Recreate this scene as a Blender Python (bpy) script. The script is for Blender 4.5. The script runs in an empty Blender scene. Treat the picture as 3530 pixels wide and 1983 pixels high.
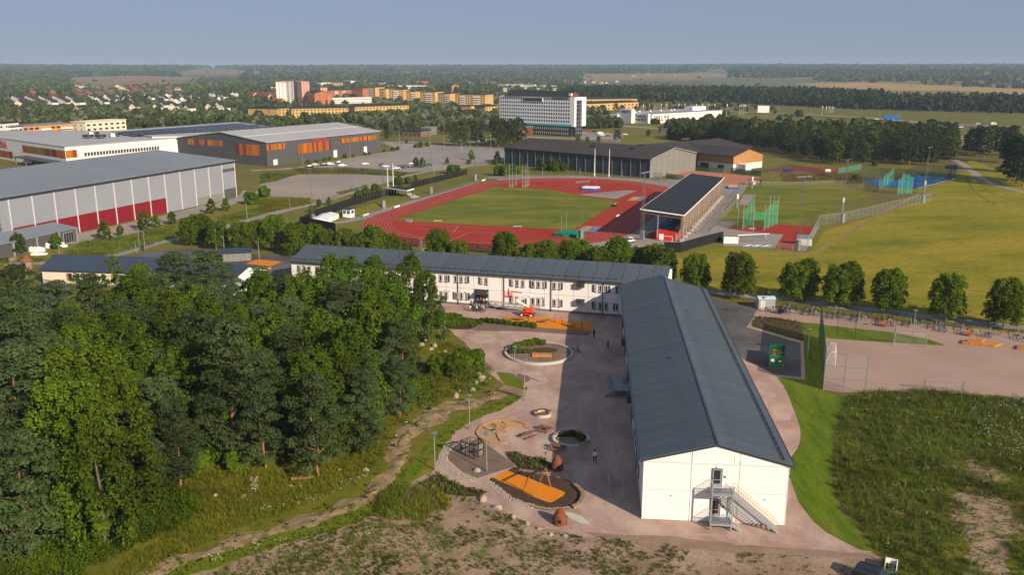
import bpy, math, random
import numpy as np
from math import sin, cos, tan, atan, atan2, pi, radians, hypot
S = bpy.context.scene
COL = S.collection
rnd = random.Random(7)
# ------------------------------------------------------------------ camera, sky, sun, exposure
FPX, PITCH, CH = 2983.0, 0.2487, 52.0            # focal length in photo pixels, downward pitch, drone height
cd = bpy.data.cameras.new('camera'); cam = bpy.data.objects.new('camera', cd); COL.objects.link(cam)
cam.location = (0, 0, CH); cam.rotation_euler = (pi/2 - PITCH, 0, 0)
cd.sensor_width = 36; cd.lens = 36*FPX/3530; cd.clip_start = 1; cd.clip_end = 40000
S.camera = cam
SUN_AZ, SUN_EL = radians(139.5), radians(27.3)   # azimuth clockwise from +Y
W = bpy.data.worlds.new('World'); S.world = W; W.use_nodes = True
wt = W.node_tree; bg = wt.nodes['Background']
sky = wt.nodes.new('ShaderNodeTexSky'); sky.sky_type = 'NISHITA'; sky.sun_disc = False
sky.sun_elevation = SUN_EL; sky.sun_rotation = SUN_AZ; sky.air_density = 1.0; sky.dust_density = 0.3; sky.ozone_density = 8.0
hs = wt.nodes.new('ShaderNodeHueSaturation'); hs.inputs['Saturation'].default_value = 1.0; hs.inputs['Value'].default_value = 1.0
wt.links.new(sky.outputs[0], hs.inputs['Color']); tn = wt.nodes.new('ShaderNodeMix'); tn.data_type = 'RGBA'; tn.blend_type = 'MULTIPLY'; tn.inputs[0].default_value = 1; tn.inputs[7].default_value = (.90, .73, .84, 1)
wt.links.new(hs.outputs[0], tn.inputs[6]); hz_sky = wt.nodes.new('ShaderNodeMix'); hz_sky.data_type = 'RGBA'; hz_sky.inputs[0].default_value = .72; hz_sky.inputs[7].default_value = (3.75, 4.6, 6.15, 1)   # even summer haze over the whole dome
wt.links.new(tn.outputs[2], hz_sky.inputs[6]); wt.links.new(hz_sky.outputs[2], bg.inputs['Color'])
bg.inputs['Strength'].default_value = 0.060
sl = bpy.data.lights.new('sun', 'SUN'); so = bpy.data.objects.new('sun', sl); COL.objects.link(so)
sl.energy = 5.0; sl.angle = radians(.55); sl.color = (1, .84, .64)
from mathutils import Vector, Matrix
sd = Vector((sin(SUN_AZ)*cos(SUN_EL), cos(SUN_AZ)*cos(SUN_EL), sin(SUN_EL)))
so.rotation_euler = (-sd).to_track_quat('-Z', 'Y').to_euler(); so.location = (60, -60, 120)
S.view_settings.view_transform = 'Standard'; S.view_settings.look = 'None'
S.view_settings.exposure = 0.42; S.view_settings.gamma = 1.0; S.view_settings.use_curve_mapping = False
S.render.engine = 'CYCLES'
S.cycles.max_bounces = 4; S.cycles.diffuse_bounces = 2; S.cycles.glossy_bounces = 2
S.cycles.transmission_bounces = 3; S.cycles.volume_bounces = 0; S.cycles.transparent_max_bounces = 6
# ------------------------------------------------------------------ survey: a ground point for a spot seen in the photo
CR = {'A': (0, 200, .34938), 'B': (900, 200, .34938), 'C': (1700, 200, .34938), 'D': (2600, 200, .36102), 'E': (0, 600, .34938),
      'F': (900, 550, .34938), 'G': (1700, 550, .34938), 'H': (2600, 600, .38006), 'I': (1400, 850, .34938), 'J': (1400, 1350, .34938),
      'K': (2100, 1450, .34938), 'L': (2500, 900, .39984), 'M': (2630, 1350, .43753), 'N': (0, 1350, .43753), 'O': (700, 1350, .43753),
      'Q': (0, 900, .34938), 'U': (0, 0, 1.37034), 'V': (1650, 1000, .17275), 'R': (2200, 560, .2073), 'T': (2550, 640, .17971),
      'X': (1500, 1400, .20736), 'Y': (0, 380, .1941)}
def ray(c, x, y):
    a, b, s = CR[c]; u = (a + x*s - 1765)/FPX; v = (b + y*s - 991.5)/FPX
    co, si = cos(PITCH), sin(PITCH)
    return u, co - v*si, -si - v*co
def g(c, x, y, z=0.0):
    dx, dy, dz = ray(c, x, y); t = (z - CH)/dz
    return (dx*t, dy*t)
def hgt(c, xb, yb, yt):
    Yw = g(c, xb, yb)[1]; b, s = CR[c][1:]
    return CH - Yw*tan(PITCH + atan((b + yt*s - 991.5)/FPX))
def G(c, pts, z=0.0): return [g(c, x, y, z) for x, y in pts]
def sm(a, b, x): t = min(1, max(0, (x-a)/(b-a))); return t*t*(3-2*t)
def hz(x, y):                                     # terrain height: flat plain, hills far off
    r = hypot(x, y)
    if r < 2600: return 0.0
    w = .5 + .25*sin(x*.0011 + 1.3) + .25*sin(x*.00047 + y*.0004)
    right = sm(300, 2200, x)*sm(2700, 4300, r)*14
    return sm(2800, 8200, r)*(40 + 18*w) + right
# ------------------------------------------------------------------ mesh helpers
class MB:
    def __init__(s): s.v = []; s.f = []; s.m = []; s.mi = 0
    def add(s, vs, fs):
        o = len(s.v); s.v += [tuple(p) for p in vs]; s.f += [tuple(i + o for i in f) for f in fs]; s.m += [s.mi]*len(fs); return s
    def box(s, x0, y0, z0, x1, y1, z1):
        return s.add([(x0,y0,z0),(x1,y0,z0),(x1,y1,z0),(x0,y1,z0),(x0,y0,z1),(x1,y0,z1),(x1,y1,z1),(x0,y1,z1)],
                     [(3,2,1,0),(4,5,6,7),(0,1,5,4),(1,2,6,5),(2,3,7,6),(3,0,4,7)])
    def cbox(s, c, d, rz=0.0, tilt=0.0):
        m = Matrix.Translation(c) @ Matrix.Rotation(rz, 4, 'Z') @ Matrix.Rotation(tilt, 4, 'X')
        a, b, h = d[0]/2, d[1]/2, d[2]/2; o = len(s.v)
        s.box(-a, -b, -h, a, b, h)
        for i in range(o, len(s.v)): s.v[i] = tuple(m @ Vector(s.v[i]))
        return s
    def frame(s, p, q):
        d = (Vector(q) - Vector(p)); n = d.normalized() if d.length > 1e-9 else Vector((0,0,1))
        u = n.cross(Vector((0,0,1)))
        if u.length < 1e-3: u = Vector((1,0,0))
        u.normalize(); return n, u, n.cross(u)
    def tube(s, p, q, r0, r1=None, n=6, cap=True):
        r1 = r0 if r1 is None else r1; _, u, w = s.frame(p, q); P, Q = Vector(p), Vector(q); o = len(s.v)
        vs = [P + (u*cos(2*pi*i/n) + w*sin(2*pi*i/n))*r0 for i in range(n)] + [Q + (u*cos(2*pi*i/n) + w*sin(2*pi*i/n))*r1 for i in range(n)]
        fs = [(i, (i+1) % n, n + (i+1) % n, n + i) for i in range(n)]
        if cap: fs += [tuple(range(n-1, -1, -1)), tuple(range(n, 2*n))]
        return s.add(vs, fs)
    def beam(s, p, q, w, h):
        _, u, k = s.frame(p, q); P, Q = Vector(p), Vector(q); vs = []
        for X in (P, Q):
            for a, b in ((-1,-1),(1,-1),(1,1),(-1,1)): vs.append(X + u*a*w/2 + k*b*h/2)
        return s.add(vs, [(0,1,2,3),(7,6,5,4),(0,4,5,1),(1,5,6,2),(2,6,7,3),(3,7,4,0)])
    def lathe(s, prof, n=16, c=(0,0,0), closed=False):
        vs = [(c[0]+r*cos(2*pi*i/n), c[1]+r*sin(2*pi*i/n), c[2]+z) for r, z in prof for i in range(n)]; k = len(prof)
        fs = [(j*n+i, j*n+(i+1) % n, (j+1)*n+(i+1) % n, (j+1)*n+i) for j in range(k-1) for i in range(n)]
        if closed: fs += [((k-1)*n+i, (k-1)*n+(i+1) % n, (i+1) % n, i) for i in range(n)]
        return s.add(vs, fs)
    def poly(s, pts, z=0.0): return s.add([(p[0], p[1], p[2] if len(p) > 2 else z) for p in pts], [tuple(range(len(pts)))])
    def prism(s, pts, z0, z1):
        n = len(pts)
        if sum(pts[i][0]*pts[(i+1) % n][1] - pts[(i+1) % n][0]*pts[i][1] for i in range(n)) < 0: pts = pts[::-1]
        vs = [(p[0], p[1], z0) for p in pts] + [(p[0], p[1], z1) for p in pts]
        return s.add(vs, [tuple(range(n-1, -1, -1)), tuple(range(n, 2*n))] + [(i, (i+1) % n, n+(i+1) % n, n+i) for i in range(n)])
    def quad(s, a, b, c, d): return s.add([a, b, c, d], [(0,1,2,3)])
    def slab(s, a, b, c, d, t):                      # a quad given thickness t downwards
        A = [Vector(p) for p in (a, b, c, d)]; nrm = (A[1]-A[0]).cross(A[3]-A[0]).normalized()
        vs = A + [p - nrm*t for p in A]
        return s.add(vs, [(0,1,2,3),(7,6,5,4),(0,4,5,1),(1,5,6,2),(2,6,7,3),(3,7,4,0)])
    def mesh(s, name, mats):
        me = bpy.data.meshes.new(name); me.from_pydata(s.v, [], s.f)
        for m in (mats if isinstance(mats, (list, tuple)) else [mats]): me.materials.append(m)
        if any(s.m): me.polygons.foreach_set('material_index', s.m)
        return me
    def build(s, name, mats, parent=None, smooth=False):
        me = s.mesh(name, mats)
        if smooth: me.polygons.foreach_set('use_smooth', [True]*len(me.polygons))
        return link(name, me, parent)
def link(name, me, parent=None, loc=None, rz=None):
    o = bpy.data.objects.new(name, me); COL.objects.link(o)
    if parent: o.parent = parent
    if loc: o.location = loc
    if rz is not None: o.rotation_euler = (0, 0, rz)
    return o
def tag(o, label=None, cat=None, group=None, kind=None):
    for k, v in (('label', label), ('category', cat), ('group', group), ('kind', kind)):
        if v: o[k] = v
    return o
def thing(name, label, cat, loc=(0,0,0), rz=0.0, group=None):
    o = bpy.data.objects.new(name, None); COL.objects.link(o)
    o.location = loc if len(loc) == 3 else (loc[0], loc[1], 0); o.rotation_euler = (0, 0, rz)
    return tag(o, label, cat, group)
def kids(o):
    return [c for c in KID.get(o.name, ())] if o.name in KID else [c for c in o.children]
KID = {}
def copy_tree(o, parent=None):
    c = o.copy(); COL.objects.link(c)
    if parent: c.parent = parent
    if o.name not in KID: KID[o.name] = list(o.children)
    for ch in KID[o.name]: copy_tree(ch, c)
    return c
def put(o, loc, rz=0.0, label=None, group=None, sc=None):
    o.location = loc if len(loc) == 3 else (loc[0], loc[1], 0); o.rotation_euler = (0, 0, rz)
    if label: o['label'] = label
    if group: o['group'] = group
    if sc: o.scale = (sc, sc, sc) if not isinstance(sc, tuple) else sc
    return o
def ground(name, pts, m, z):
    return tag(MB().poly(pts, z).build(name, m), kind='structure')
def strip(pts, w):                                  # ribbon polygon along a polyline
    L, R = [], []
    for i, p in enumerate(pts):
        a = pts[max(0, i-1)]; b = pts[min(len(pts)-1, i+1)]; d = hypot(b[0]-a[0], b[1]-a[1]) or 1
        nx, ny = -(b[1]-a[1])/d, (b[0]-a[0])/d; ww = w[i] if isinstance(w, (list, tuple)) else w
        L.append((p[0]+nx*ww/2, p[1]+ny*ww/2)); R.append((p[0]-nx*ww/2, p[1]-ny*ww/2))
    return L + R[::-1]
def smoothline(pts, k=4):
    out = []
    n = len(pts)
    for i in range(n-1):
        p0, p1, p2, p3 = pts[max(0, i-1)], pts[i], pts[i+1], pts[min(n-1, i+2)]
        for j in range(k):
            t = j/k; out.append(tuple(.5*((2*p1[a]) + (-p0[a]+p2[a])*t + (2*p0[a]-5*p1[a]+4*p2[a]-p3[a])*t*t + (-p0[a]+3*p1[a]-3*p2[a]+p3[a])*t**3) for a in (0, 1)))
    return out + [tuple(pts[-1])]
def rough(pts, amp, seed=1, step=1.2):               # the same outline with a ragged natural edge
    q = random.Random(seed); out = []
    for i, a in enumerate(pts):
        b = pts[(i+1) % len(pts)]; n = max(1, int(hypot(b[0]-a[0], b[1]-a[1])/step))
        for k in range(n): t = k/n; out.append((a[0]+(b[0]-a[0])*t+q.uniform(-amp, amp), a[1]+(b[1]-a[1])*t+q.uniform(-amp, amp)))
    return out
def inside(p, poly):
    x, y = p; r = False; n = len(poly); j = n-1
    for i in range(n):
        xi, yi = poly[i][:2]; xj, yj = poly[j][:2]
        if (yi > y) != (yj > y) and x < (xj-xi)*(y-yi)/(yj-yi) + xi: r = not r
        j = i
    return r
def scatter(poly, n, r, seed):
    xs = [p[0] for p in poly]; ys = [p[1] for p in poly]; out = []
    q = random.Random(seed); cell = {}
    for _ in range(n):
        p = (q.uniform(min(xs), max(xs)), q.uniform(min(ys), max(ys)))
        if not inside(p, poly): continue
        if r:
            k = (int(p[0]//r), int(p[1]//r))
            if any((p[0]-a)**2 + (p[1]-b)**2 < r*r for i in (-1,0,1) for j in (-1,0,1) for a, b in cell.get((k[0]+i, k[1]+j), ())): continue
            cell.setdefault(k, []).append(p)
        out.append(p)
    return out
# ------------------------------------------------------------------ materials
def mat(name, c1, c2=None, scale=.5, rough=.8, fine=.12, fscale=6, bump=0, metal=0, coord='obj', spec=.1, lo=.35, hi=.65, stretch=None, c3=None, s3=.05, ov=0):
    m = bpy.data.materials.new(name); m.use_nodes = True; nt = m.node_tree; N, Lk = nt.nodes, nt.links
    b = N['Principled BSDF']; b.inputs['Roughness'].default_value = rough; b.inputs['Metallic'].default_value = metal
    b.inputs['Specular IOR Level'].default_value = spec
    if coord == 'pos': src = N.new('ShaderNodeNewGeometry').outputs['Position']
    else: src = N.new('ShaderNodeTexCoord').outputs['Object']
    if stretch:
        mp = N.new('ShaderNodeMapping'); mp.inputs['Scale'].default_value = stretch[:3]
        if len(stretch) > 3: mp.inputs['Rotation'].default_value = (0, 0, stretch[3])
        Lk.new(src, mp.inputs['Vector']); src = mp.outputs[0]
    def noise(sc, det=5, ro=.6):
        n = N.new('ShaderNodeTexNoise'); n.inputs['Scale'].default_value = sc; n.inputs['Detail'].default_value = det; n.inputs['Roughness'].default_value = ro
        Lk.new(src, n.inputs['Vector']); return n.outputs['Fac']
    def mix(f, a, bb, t='MIX'):
        x = N.new('ShaderNodeMix'); x.data_type = 'RGBA'; x.blend_type = t
        for inp, val in ((x.inputs[0], f), (x.inputs[6], a), (x.inputs[7], bb)):
            if isinstance(val, (int, float)): inp.default_value = val
            elif isinstance(val, tuple): inp.default_value = (*val[:3], 1)
            else: Lk.new(val, inp)
        return x.outputs[2]
    def ramp(f, a, bb):
        r = N.new('ShaderNodeMapRange'); r.inputs[1].default_value = a; r.inputs[2].default_value = bb
        Lk.new(f, r.inputs[0]); return r.outputs[0]
    col = c1
    if c2: col = mix(ramp(noise(scale), lo, hi), c1, c2)
    if c3: col = mix(ramp(noise(s3, 6, .65), .42, .62), col, c3)
    if fine:
        fr = N.new('ShaderNodeMapRange'); fr.inputs[1].default_value = .3; fr.inputs[2].default_value = .7
        fr.inputs[3].default_value = 1-fine; fr.inputs[4].default_value = 1+fine
        Lk.new(noise(fscale, 4, .7), fr.inputs[0])
        vm = N.new('ShaderNodeVectorMath'); vm.operation = 'SCALE'
        if isinstance(col, tuple): vm.inputs[0].default_value = col
        else: Lk.new(col, vm.inputs[0])
        Lk.new(fr.outputs[0], vm.inputs['Scale']); col = vm.outputs[0]
    if ov:
        oi = N.new('ShaderNodeObjectInfo'); orr = N.new('ShaderNodeMapRange'); orr.inputs[3].default_value = 1-ov; orr.inputs[4].default_value = 1+ov; Lk.new(oi.outputs['Random'], orr.inputs[0])
        vo = N.new('ShaderNodeVectorMath'); vo.operation = 'SCALE'; Lk.new(col, vo.inputs[0]); Lk.new(orr.outputs[0], vo.inputs['Scale']); col = vo.outputs[0]
    if isinstance(col, tuple): b.inputs['Base Color'].default_value = (*col, 1)
    else: Lk.new(col, b.inputs['Base Color'])
    if bump:
        bp = N.new('ShaderNodeBump'); bp.inputs['Strength'].default_value = bump; bp.inputs['Distance'].default_value = .1
        Lk.new(noise(fscale, 4), bp.inputs['Height']); Lk.new(bp.outputs[0], b.inputs['Normal'])
    return m
def leafmat(name, c1, c2, var=.35, trans=.25, ns=.11):
    m = bpy.data.materials.new(name); m.use_nodes = True; nt = m.node_tree; N, Lk = nt.nodes, nt.links
    b = N['Principled BSDF']; b.inputs['Roughness'].default_value = .75; b.inputs['Specular IOR Level'].default_value = .04
    ge = N.new('ShaderNodeNewGeometry'); oi = N.new('ShaderNodeObjectInfo')
    x = N.new('ShaderNodeMix'); x.data_type = 'RGBA'; x.inputs[6].default_value = (*c1, 1); x.inputs[7].default_value = (*c2, 1)
    Lk.new(ge.outputs['Random Per Island'], x.inputs[0])
    no = N.new('ShaderNodeTexNoise'); no.inputs['Scale'].default_value = ns; no.inputs['Detail'].default_value = 2
    Lk.new(ge.outputs['Position'], no.inputs['Vector'])
    mr = N.new('ShaderNodeMapRange'); mr.inputs[1].default_value = .3; mr.inputs[2].default_value = .7
    mr.inputs[3].default_value = 1-var; mr.inputs[4].default_value = 1+var; Lk.new(no.outputs['Fac'], mr.inputs[0])
    ad = N.new('ShaderNodeMath'); ad.operation = 'MULTIPLY_ADD'; Lk.new(oi.outputs['Random'], ad.inputs[0]); ad.inputs[1].default_value = var; Lk.new(mr.outputs[0], ad.inputs[2])
    sb = N.new('ShaderNodeMath'); sb.operation = 'SUBTRACT'; Lk.new(ad.outputs[0], sb.inputs[0]); sb.inputs[1].default_value = var*.5
    vm = N.new('ShaderNodeVectorMath'); vm.operation = 'SCALE'; Lk.new(x.outputs[2], vm.inputs[0]); Lk.new(sb.outputs[0], vm.inputs['Scale'])
    hs_ = N.new('ShaderNodeHueSaturation'); Lk.new(vm.outputs[0], hs_.inputs['Color'])
    hm = N.new('ShaderNodeMapRange'); hm.inputs[3].default_value = .487; hm.inputs[4].default_value = .518; Lk.new(oi.outputs['Random'], hm.inputs[0]); Lk.new(hm.outputs[0], hs_.inputs['Hue'])
    Lk.new(hs_.outputs[0], b.inputs['Base Color'])
    if trans:
        t = N.new('ShaderNodeBsdfTranslucent'); Lk.new(hs_.outputs[0], t.inputs['Color'])
        ms = N.new('ShaderNodeMixShader'); ms.inputs[0].default_value = trans
        Lk.new(b.outputs[0], ms.inputs[1]); Lk.new(t.outputs[0], ms.inputs[2]); Lk.new(ms.outputs[0], N['Material Output'].inputs['Surface'])
    return m
def netmat(name, c, alpha):
    m = mat(name, c, fine=0); m.node_tree.nodes['Principled BSDF'].inputs['Alpha'].default_value = alpha; return m
def paint(name, c, rough=.6, metal=0, fine=.06, fs=3, spec=.3): return mat(name, c, None, rough=rough, metal=metal, fine=fine, fscale=fs, spec=spec)
M = {}
M['base'] = mat('meadow_base', (.18,.16,.018), (.115,.12,.012), scale=.03, coord='pos', fscale=.5, fine=.25, c3=(.11,.09,.035), s3=.006)
M['farm'] = mat('farmland', (.10,.10,.03), (.075,.085,.026), scale=.004, coord='pos', fscale=.05, fine=.2, c3=(.22,.155,.07), s3=.0012)
M['gravel'] = mat('pink_gravel', (.365,.24,.20), (.28,.18,.152), scale=.12, coord='pos', fscale=9, fine=.26, c3=(.42,.315,.255), s3=.22, bump=.25, stretch=(1,.55,1,.5))
M['gravel2'] = mat('ball_gravel', (.36,.25,.20), (.315,.215,.175), scale=.08, coord='pos', fscale=4, fine=.14)
M['weedy'] = mat('weedy_soil', (.265,.18,.12), (.095,.115,.02), scale=.5, coord='pos', fscale=3, fine=.35, c3=(.31,.215,.15), s3=.2, bump=.5, lo=.46, hi=.62)
M['dirt'] = mat('bare_soil', (.27,.185,.13), (.175,.12,.082), scale=.25, coord='pos', fscale=3, fine=.3, c3=(.33,.24,.17), s3=.12, bump=.5)
M['sand'] = mat('sandy_bank', (.43,.30,.18), (.33,.225,.13), scale=.4, coord='pos', fscale=3, fine=.3, bump=.6)
M['sandweed'] = mat('weedy_sand', (.31,.215,.13), (.10,.115,.018), scale=.6, coord='pos', fscale=3, fine=.35, c3=(.24,.165,.10), s3=.5, bump=.8, lo=.47, hi=.58)
M['soil'] = mat('dark_soil', (.085,.052,.035), (.055,.034,.024), scale=1.2, coord='pos', fscale=6, fine=.35, bump=.5)
M['mulch'] = mat('brown_fine_gravel', (.185,.13,.10), (.14,.10,.08), scale=.4, coord='pos', fscale=6, fine=.25)
M['asph'] = mat('asphalt', (.085,.082,.085), (.06,.06,.064), scale=.1, coord='pos', fscale=5, fine=.2, c3=(.12,.115,.115), s3=.06)
M['asph2'] = mat('pale_asphalt', (.25,.225,.21), (.2,.185,.175), scale=.05, coord='pos', fscale=1.5, fine=.12, c3=(.29,.26,.235), s3=.02)
M['gravlot'] = mat('grey_gravel', (.27,.235,.205), (.215,.185,.165), scale=.06, coord='pos', fscale=1.5, fine=.16, c3=(.31,.26,.21), s3=.03)
M['lawn'] = mat('new_lawn', (.095,.150,.004), (.054,.100,.004), scale=.7, coord='pos', fscale=8, fine=.4, stretch=(1,.14,1,.1), c3=(.125,.15,.012), s3=.3, bump=.3)
M['ditch'] = mat('ditch_grass', (.085,.13,.006), (.13,.14,.010), scale=.3, coord='pos', fscale=5, fine=.3, bump=.5)
M['meadow'] = mat('dry_meadow', (.20,.18,.006), (.13,.135,.006), scale=.09, coord='pos', fscale=.9, fine=.34, c3=(.25,.20,.02), s3=.05, stretch=(.45,1.0,1), bump=.6, lo=.4, hi=.6)
M['verge'] = mat('verge_grass', (.135,.135,.010), (.088,.10,.008), scale=.1, coord='pos', fscale=2, fine=.3, c3=(.13,.11,.03), s3=.08)
M['pitch'] = mat('pitch_grass', (.125,.135,.010), (.205,.18,.026), scale=.04, coord='pos', fscale=1.5, fine=.14, stretch=(1,2.2,1), c3=(.085,.115,.008), s3=.03)
M['track'] = mat('red_rubber', (.31,.036,.019), (.275,.032,.017), scale=.05, coord='pos', fscale=2, fine=.06)
M['clay'] = mat('red_clay', (.42,.17,.10), (.36,.14,.085), scale=.08, coord='pos', fscale=2, fine=.1)
M['tennis'] = mat('tennis_surface', (.23,.06,.045), (.2,.055,.042), scale=.1, coord='pos', fscale=2, fine=.08)
M['blue'] = mat('blue_court', (.015,.15,.46), (.014,.13,.40), scale=.1, coord='pos', fscale=2, fine=.06)
M['orange'] = mat('orange_rubber', (.62,.21,.012), (.56,.185,.012), scale=1.5, coord='pos', fscale=9, fine=.14)
M['gold'] = mat('grain_field', (.36,.235,.075), (.31,.2,.07), scale=.01, coord='pos', fscale=.1, fine=.12)
M['tan'] = mat('dry_field', (.25,.17,.075), (.19,.135,.06), scale=.008, coord='pos', fscale=.08, fine=.2)
M['greenf'] = mat('green_field', (.10,.14,.06), (.085,.12,.05), scale=.01, coord='pos', fscale=.1, fine=.1)
M['line'] = paint('line_paint', (.50,.42,.38))
M['white'] = mat('white_cladding', (.80,.785,.765), (.77,.755,.735), scale=.4, fscale=2, fine=.03, rough=.7, ov=.02)
M['joint'] = paint('joint_grey', (.60,.58,.57))
M['roof'] = mat('roof_felt', (.068,.090,.112), (.060,.080,.10), scale=.35, fscale=8, fine=.14, rough=.85, ov=.06, c3=(.076,.099,.122), s3=.25)
M['roofb'] = mat('roof_navy', (.042,.062,.098), (.037,.055,.086), scale=.3, fscale=3, fine=.1)
M['dark'] = paint('dark_trim', (.03,.034,.04))
M['frame'] = paint('window_frame_grey', (.055,.06,.07))
M['whitef'] = paint('white_frame', (.78,.77,.75))
M['glass'] = mat('dark_glass', (.028,.03,.034), fine=.3, fscale=1.3, rough=.1, spec=.6)
M['plinth'] = mat('grey_plinth', (.2,.175,.16), (.16,.14,.13), scale=2, fscale=6, fine=.2)
M['galv'] = paint('galvanised_steel', (.42,.44,.46), .45, .5, .15, 4)
M['galvd'] = paint('steel_grating', (.24,.26,.28), .5, .4, .2, 6)
M['orail'] = paint('orange_handrail', (.7,.33,.05))
M['wood'] = mat('larch_wood', (.48,.22,.06), (.40,.17,.045), scale=1, fscale=7, fine=.2, ov=.14, stretch=(1,6,1))
M['deck'] = mat('grey_deck_wood', (.27,.19,.13), (.22,.155,.11), scale=1, fscale=5, fine=.2, ov=.14)
M['tablew'] = mat('brown_table_wood', (.22,.095,.045), (.18,.075,.04), scale=2, fscale=8, fine=.2)
M['post'] = mat('debarked_post', (.42,.16,.06), (.34,.12,.045), scale=2, fscale=6, fine=.2)
M['wicker'] = mat('woven_willow', (.25,.09,.045), (.17,.06,.03), scale=2, fscale=9, fine=.35, bump=.6)
M['black'] = paint('black_paint', (.012,.012,.013), .4)
M['rubber'] = paint('tyre_rubber', (.018,.018,.019), .8)
M['conc'] = mat('pale_concrete', (.50,.47,.42), (.43,.40,.36), scale=1, fscale=5, fine=.1)
M['stone'] = mat('boulder_granite', (.36,.285,.22), (.25,.20,.16), scale=.9, fscale=5, fine=.25, bump=.4, ov=.14)
M['cobble'] = mat('cobble_stone', (.45,.38,.32), (.3,.26,.23), scale=2.5, fscale=9, fine=.2)
M['red'] = paint('red_paint', (.56,.03,.015), .4)
M['ored'] = paint('orange_red_paint', (.62,.075,.018), .4)
M['wpaint'] = paint('white_paint', (.8,.8,.8), .45)
M['greenc'] = mat('green_container_paint', (.016,.155,.075), (.013,.125,.062), scale=1.2, fscale=5, fine=.12, rough=.5)
M['rust'] = paint('rusty_steel', (.16,.07,.035))
M['bark'] = mat('grey_bark', (.17,.135,.105), (.1,.08,.065), scale=2, fscale=7, fine=.3, bump=.5)
M['pbark'] = mat('pine_bark', (.36,.155,.075), (.2,.105,.065), scale=1.2, fscale=6, fine=.3, bump=.5)
M['deadw'] = paint('dead_wood', (.42,.36,.3), .8, 0, .2, 6)
M['aspen'] = leafmat('aspen_leaves', (.052,.100,.006), (.120,.172,.014), .42, .36)
M['maple'] = leafmat('maple_leaves', (.060,.104,.005), (.135,.178,.010), .4, .34)
M['pine'] = leafmat('pine_needles', (.038,.066,.020), (.080,.112,.038), .38, .18)
M['spruce'] = leafmat('spruce_needles', (.022,.038,.010), (.044,.066,.018), .4, .05, .008)
M['wood_far'] = leafmat('far_foliage', (.034,.052,.010), (.075,.096,.02), .5, .1, .012)
M['willow'] = leafmat('silver_leaves', (.10,.115,.07), (.16,.175,.11), .2, .2)
M['shrub'] = leafmat('shrub_leaves', (.05,.095,.005), (.11,.155,.009), .35, .25)
M['weed'] = leafmat('weed_leaves', (.064,.102,.010), (.150,.165,.024), .45, .3)
M['willowb'] = leafmat('bank_shrub_leaves', (.066,.092,.014), (.135,.155,.032), .35, .3)
M['hay'] = leafmat('tall_grass', (.105,.125,.006), (.19,.175,.014), .3, .3)
M['flower'] = leafmat('white_flowers', (.62,.6,.5), (.5,.5,.4), .05, .1)
# ------------------------------------------------------------------ the ground, near to far
def gt(c, x, y):
    z = 0.0
    for _ in range(40):
        dx, dy, dz = ray(c, x, y)
        t = (z - CH)/min(dz, -.0016); p = (dx*t, dy*t)
        if hypot(*p) > 9800: p = (p[0]*9800/hypot(*p), p[1]*9800/hypot(*p))
        z = .5*z + .5*min(hz(*p), CH - 3)
    return p
def GT(c, pts): return [gt(c, x, y) for x, y in pts]
def base_ground():
    ys = [-160, -60, 30, 120, 300, 600, 1000, 1500, 2100, 2600] + [2600 + 200*k for k in range(1, 39)]
    vs, fs = [], []; nx = 60
    for y in ys:
        for i in range(nx+1):
            x = (i/nx - .5)*2*(.85*max(y, 0) + 400); vs.append((x, y, hz(x, y)))
    for j in range(len(ys)-1):
        for i in range(nx): a = j*(nx+1)+i; fs.append((a, a+1, a+nx+2, a+nx+1))
    tag(MB().add(vs, fs).build('ground', M['farm']), kind='structure')
base_ground()
def field(name, c, pts, m, dz=.4):
    P = GT(c, pts); return tag(MB().poly([(x, y, hz(x, y)+dz) for x, y in P]).build(name, m), kind='structure'), P
FIELDS = []
for nm, c, pts, m in [
    ('tan_field', 'A', [(640,190),(900,182),(1400,172),(1900,192),(2120,185),(1850,215),(1300,228),(1100,250),(780,238)], 'tan'),
    ('tan_field', 'A', [(1770,95),(2100,102),(2576,112),(2576,140),(2100,160),(1800,150)], 'tan'),
    ('tan_field', 'C', [(870,150),(1050,155),(1500,148),(1900,150),(2300,140),(2360,185),(2000,215),(1600,200),(1000,235),(870,220)], 'tan'),
    ('green_field', 'C', [(1920,215),(2100,190),(2576,195),(3200,195),(3200,245),(2576,265),(2200,265)], 'greenf'),
    ('tan_field', 'D', [(300,188),(600,180),(640,200),(520,222),(300,215)], 'tan'),
    ('tan_field', 'B', [(1250,55+68),(1900,60+64),(2576,60+66),(2576,130),(1900,130)], 'tan'),
    ('grain_field', 'D', [(340,238),(700,240),(1100,232),(1500,252),(1930,272),(2700,300),(2700,375),(2300,335),(1900,312),(1200,312),(950,325),(700,292),(520,258)], 'gold'),
    ('verge_field', 'D', [(-100,445),(160,440),(800,500),(1400,495),(2700,525),(2700,660),(1900,660),(1300,600),(600,560),(-100,530)], 'verge')]:
    o, P = field(nm, c, pts, M[m]); FIELDS.append(P)
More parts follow.
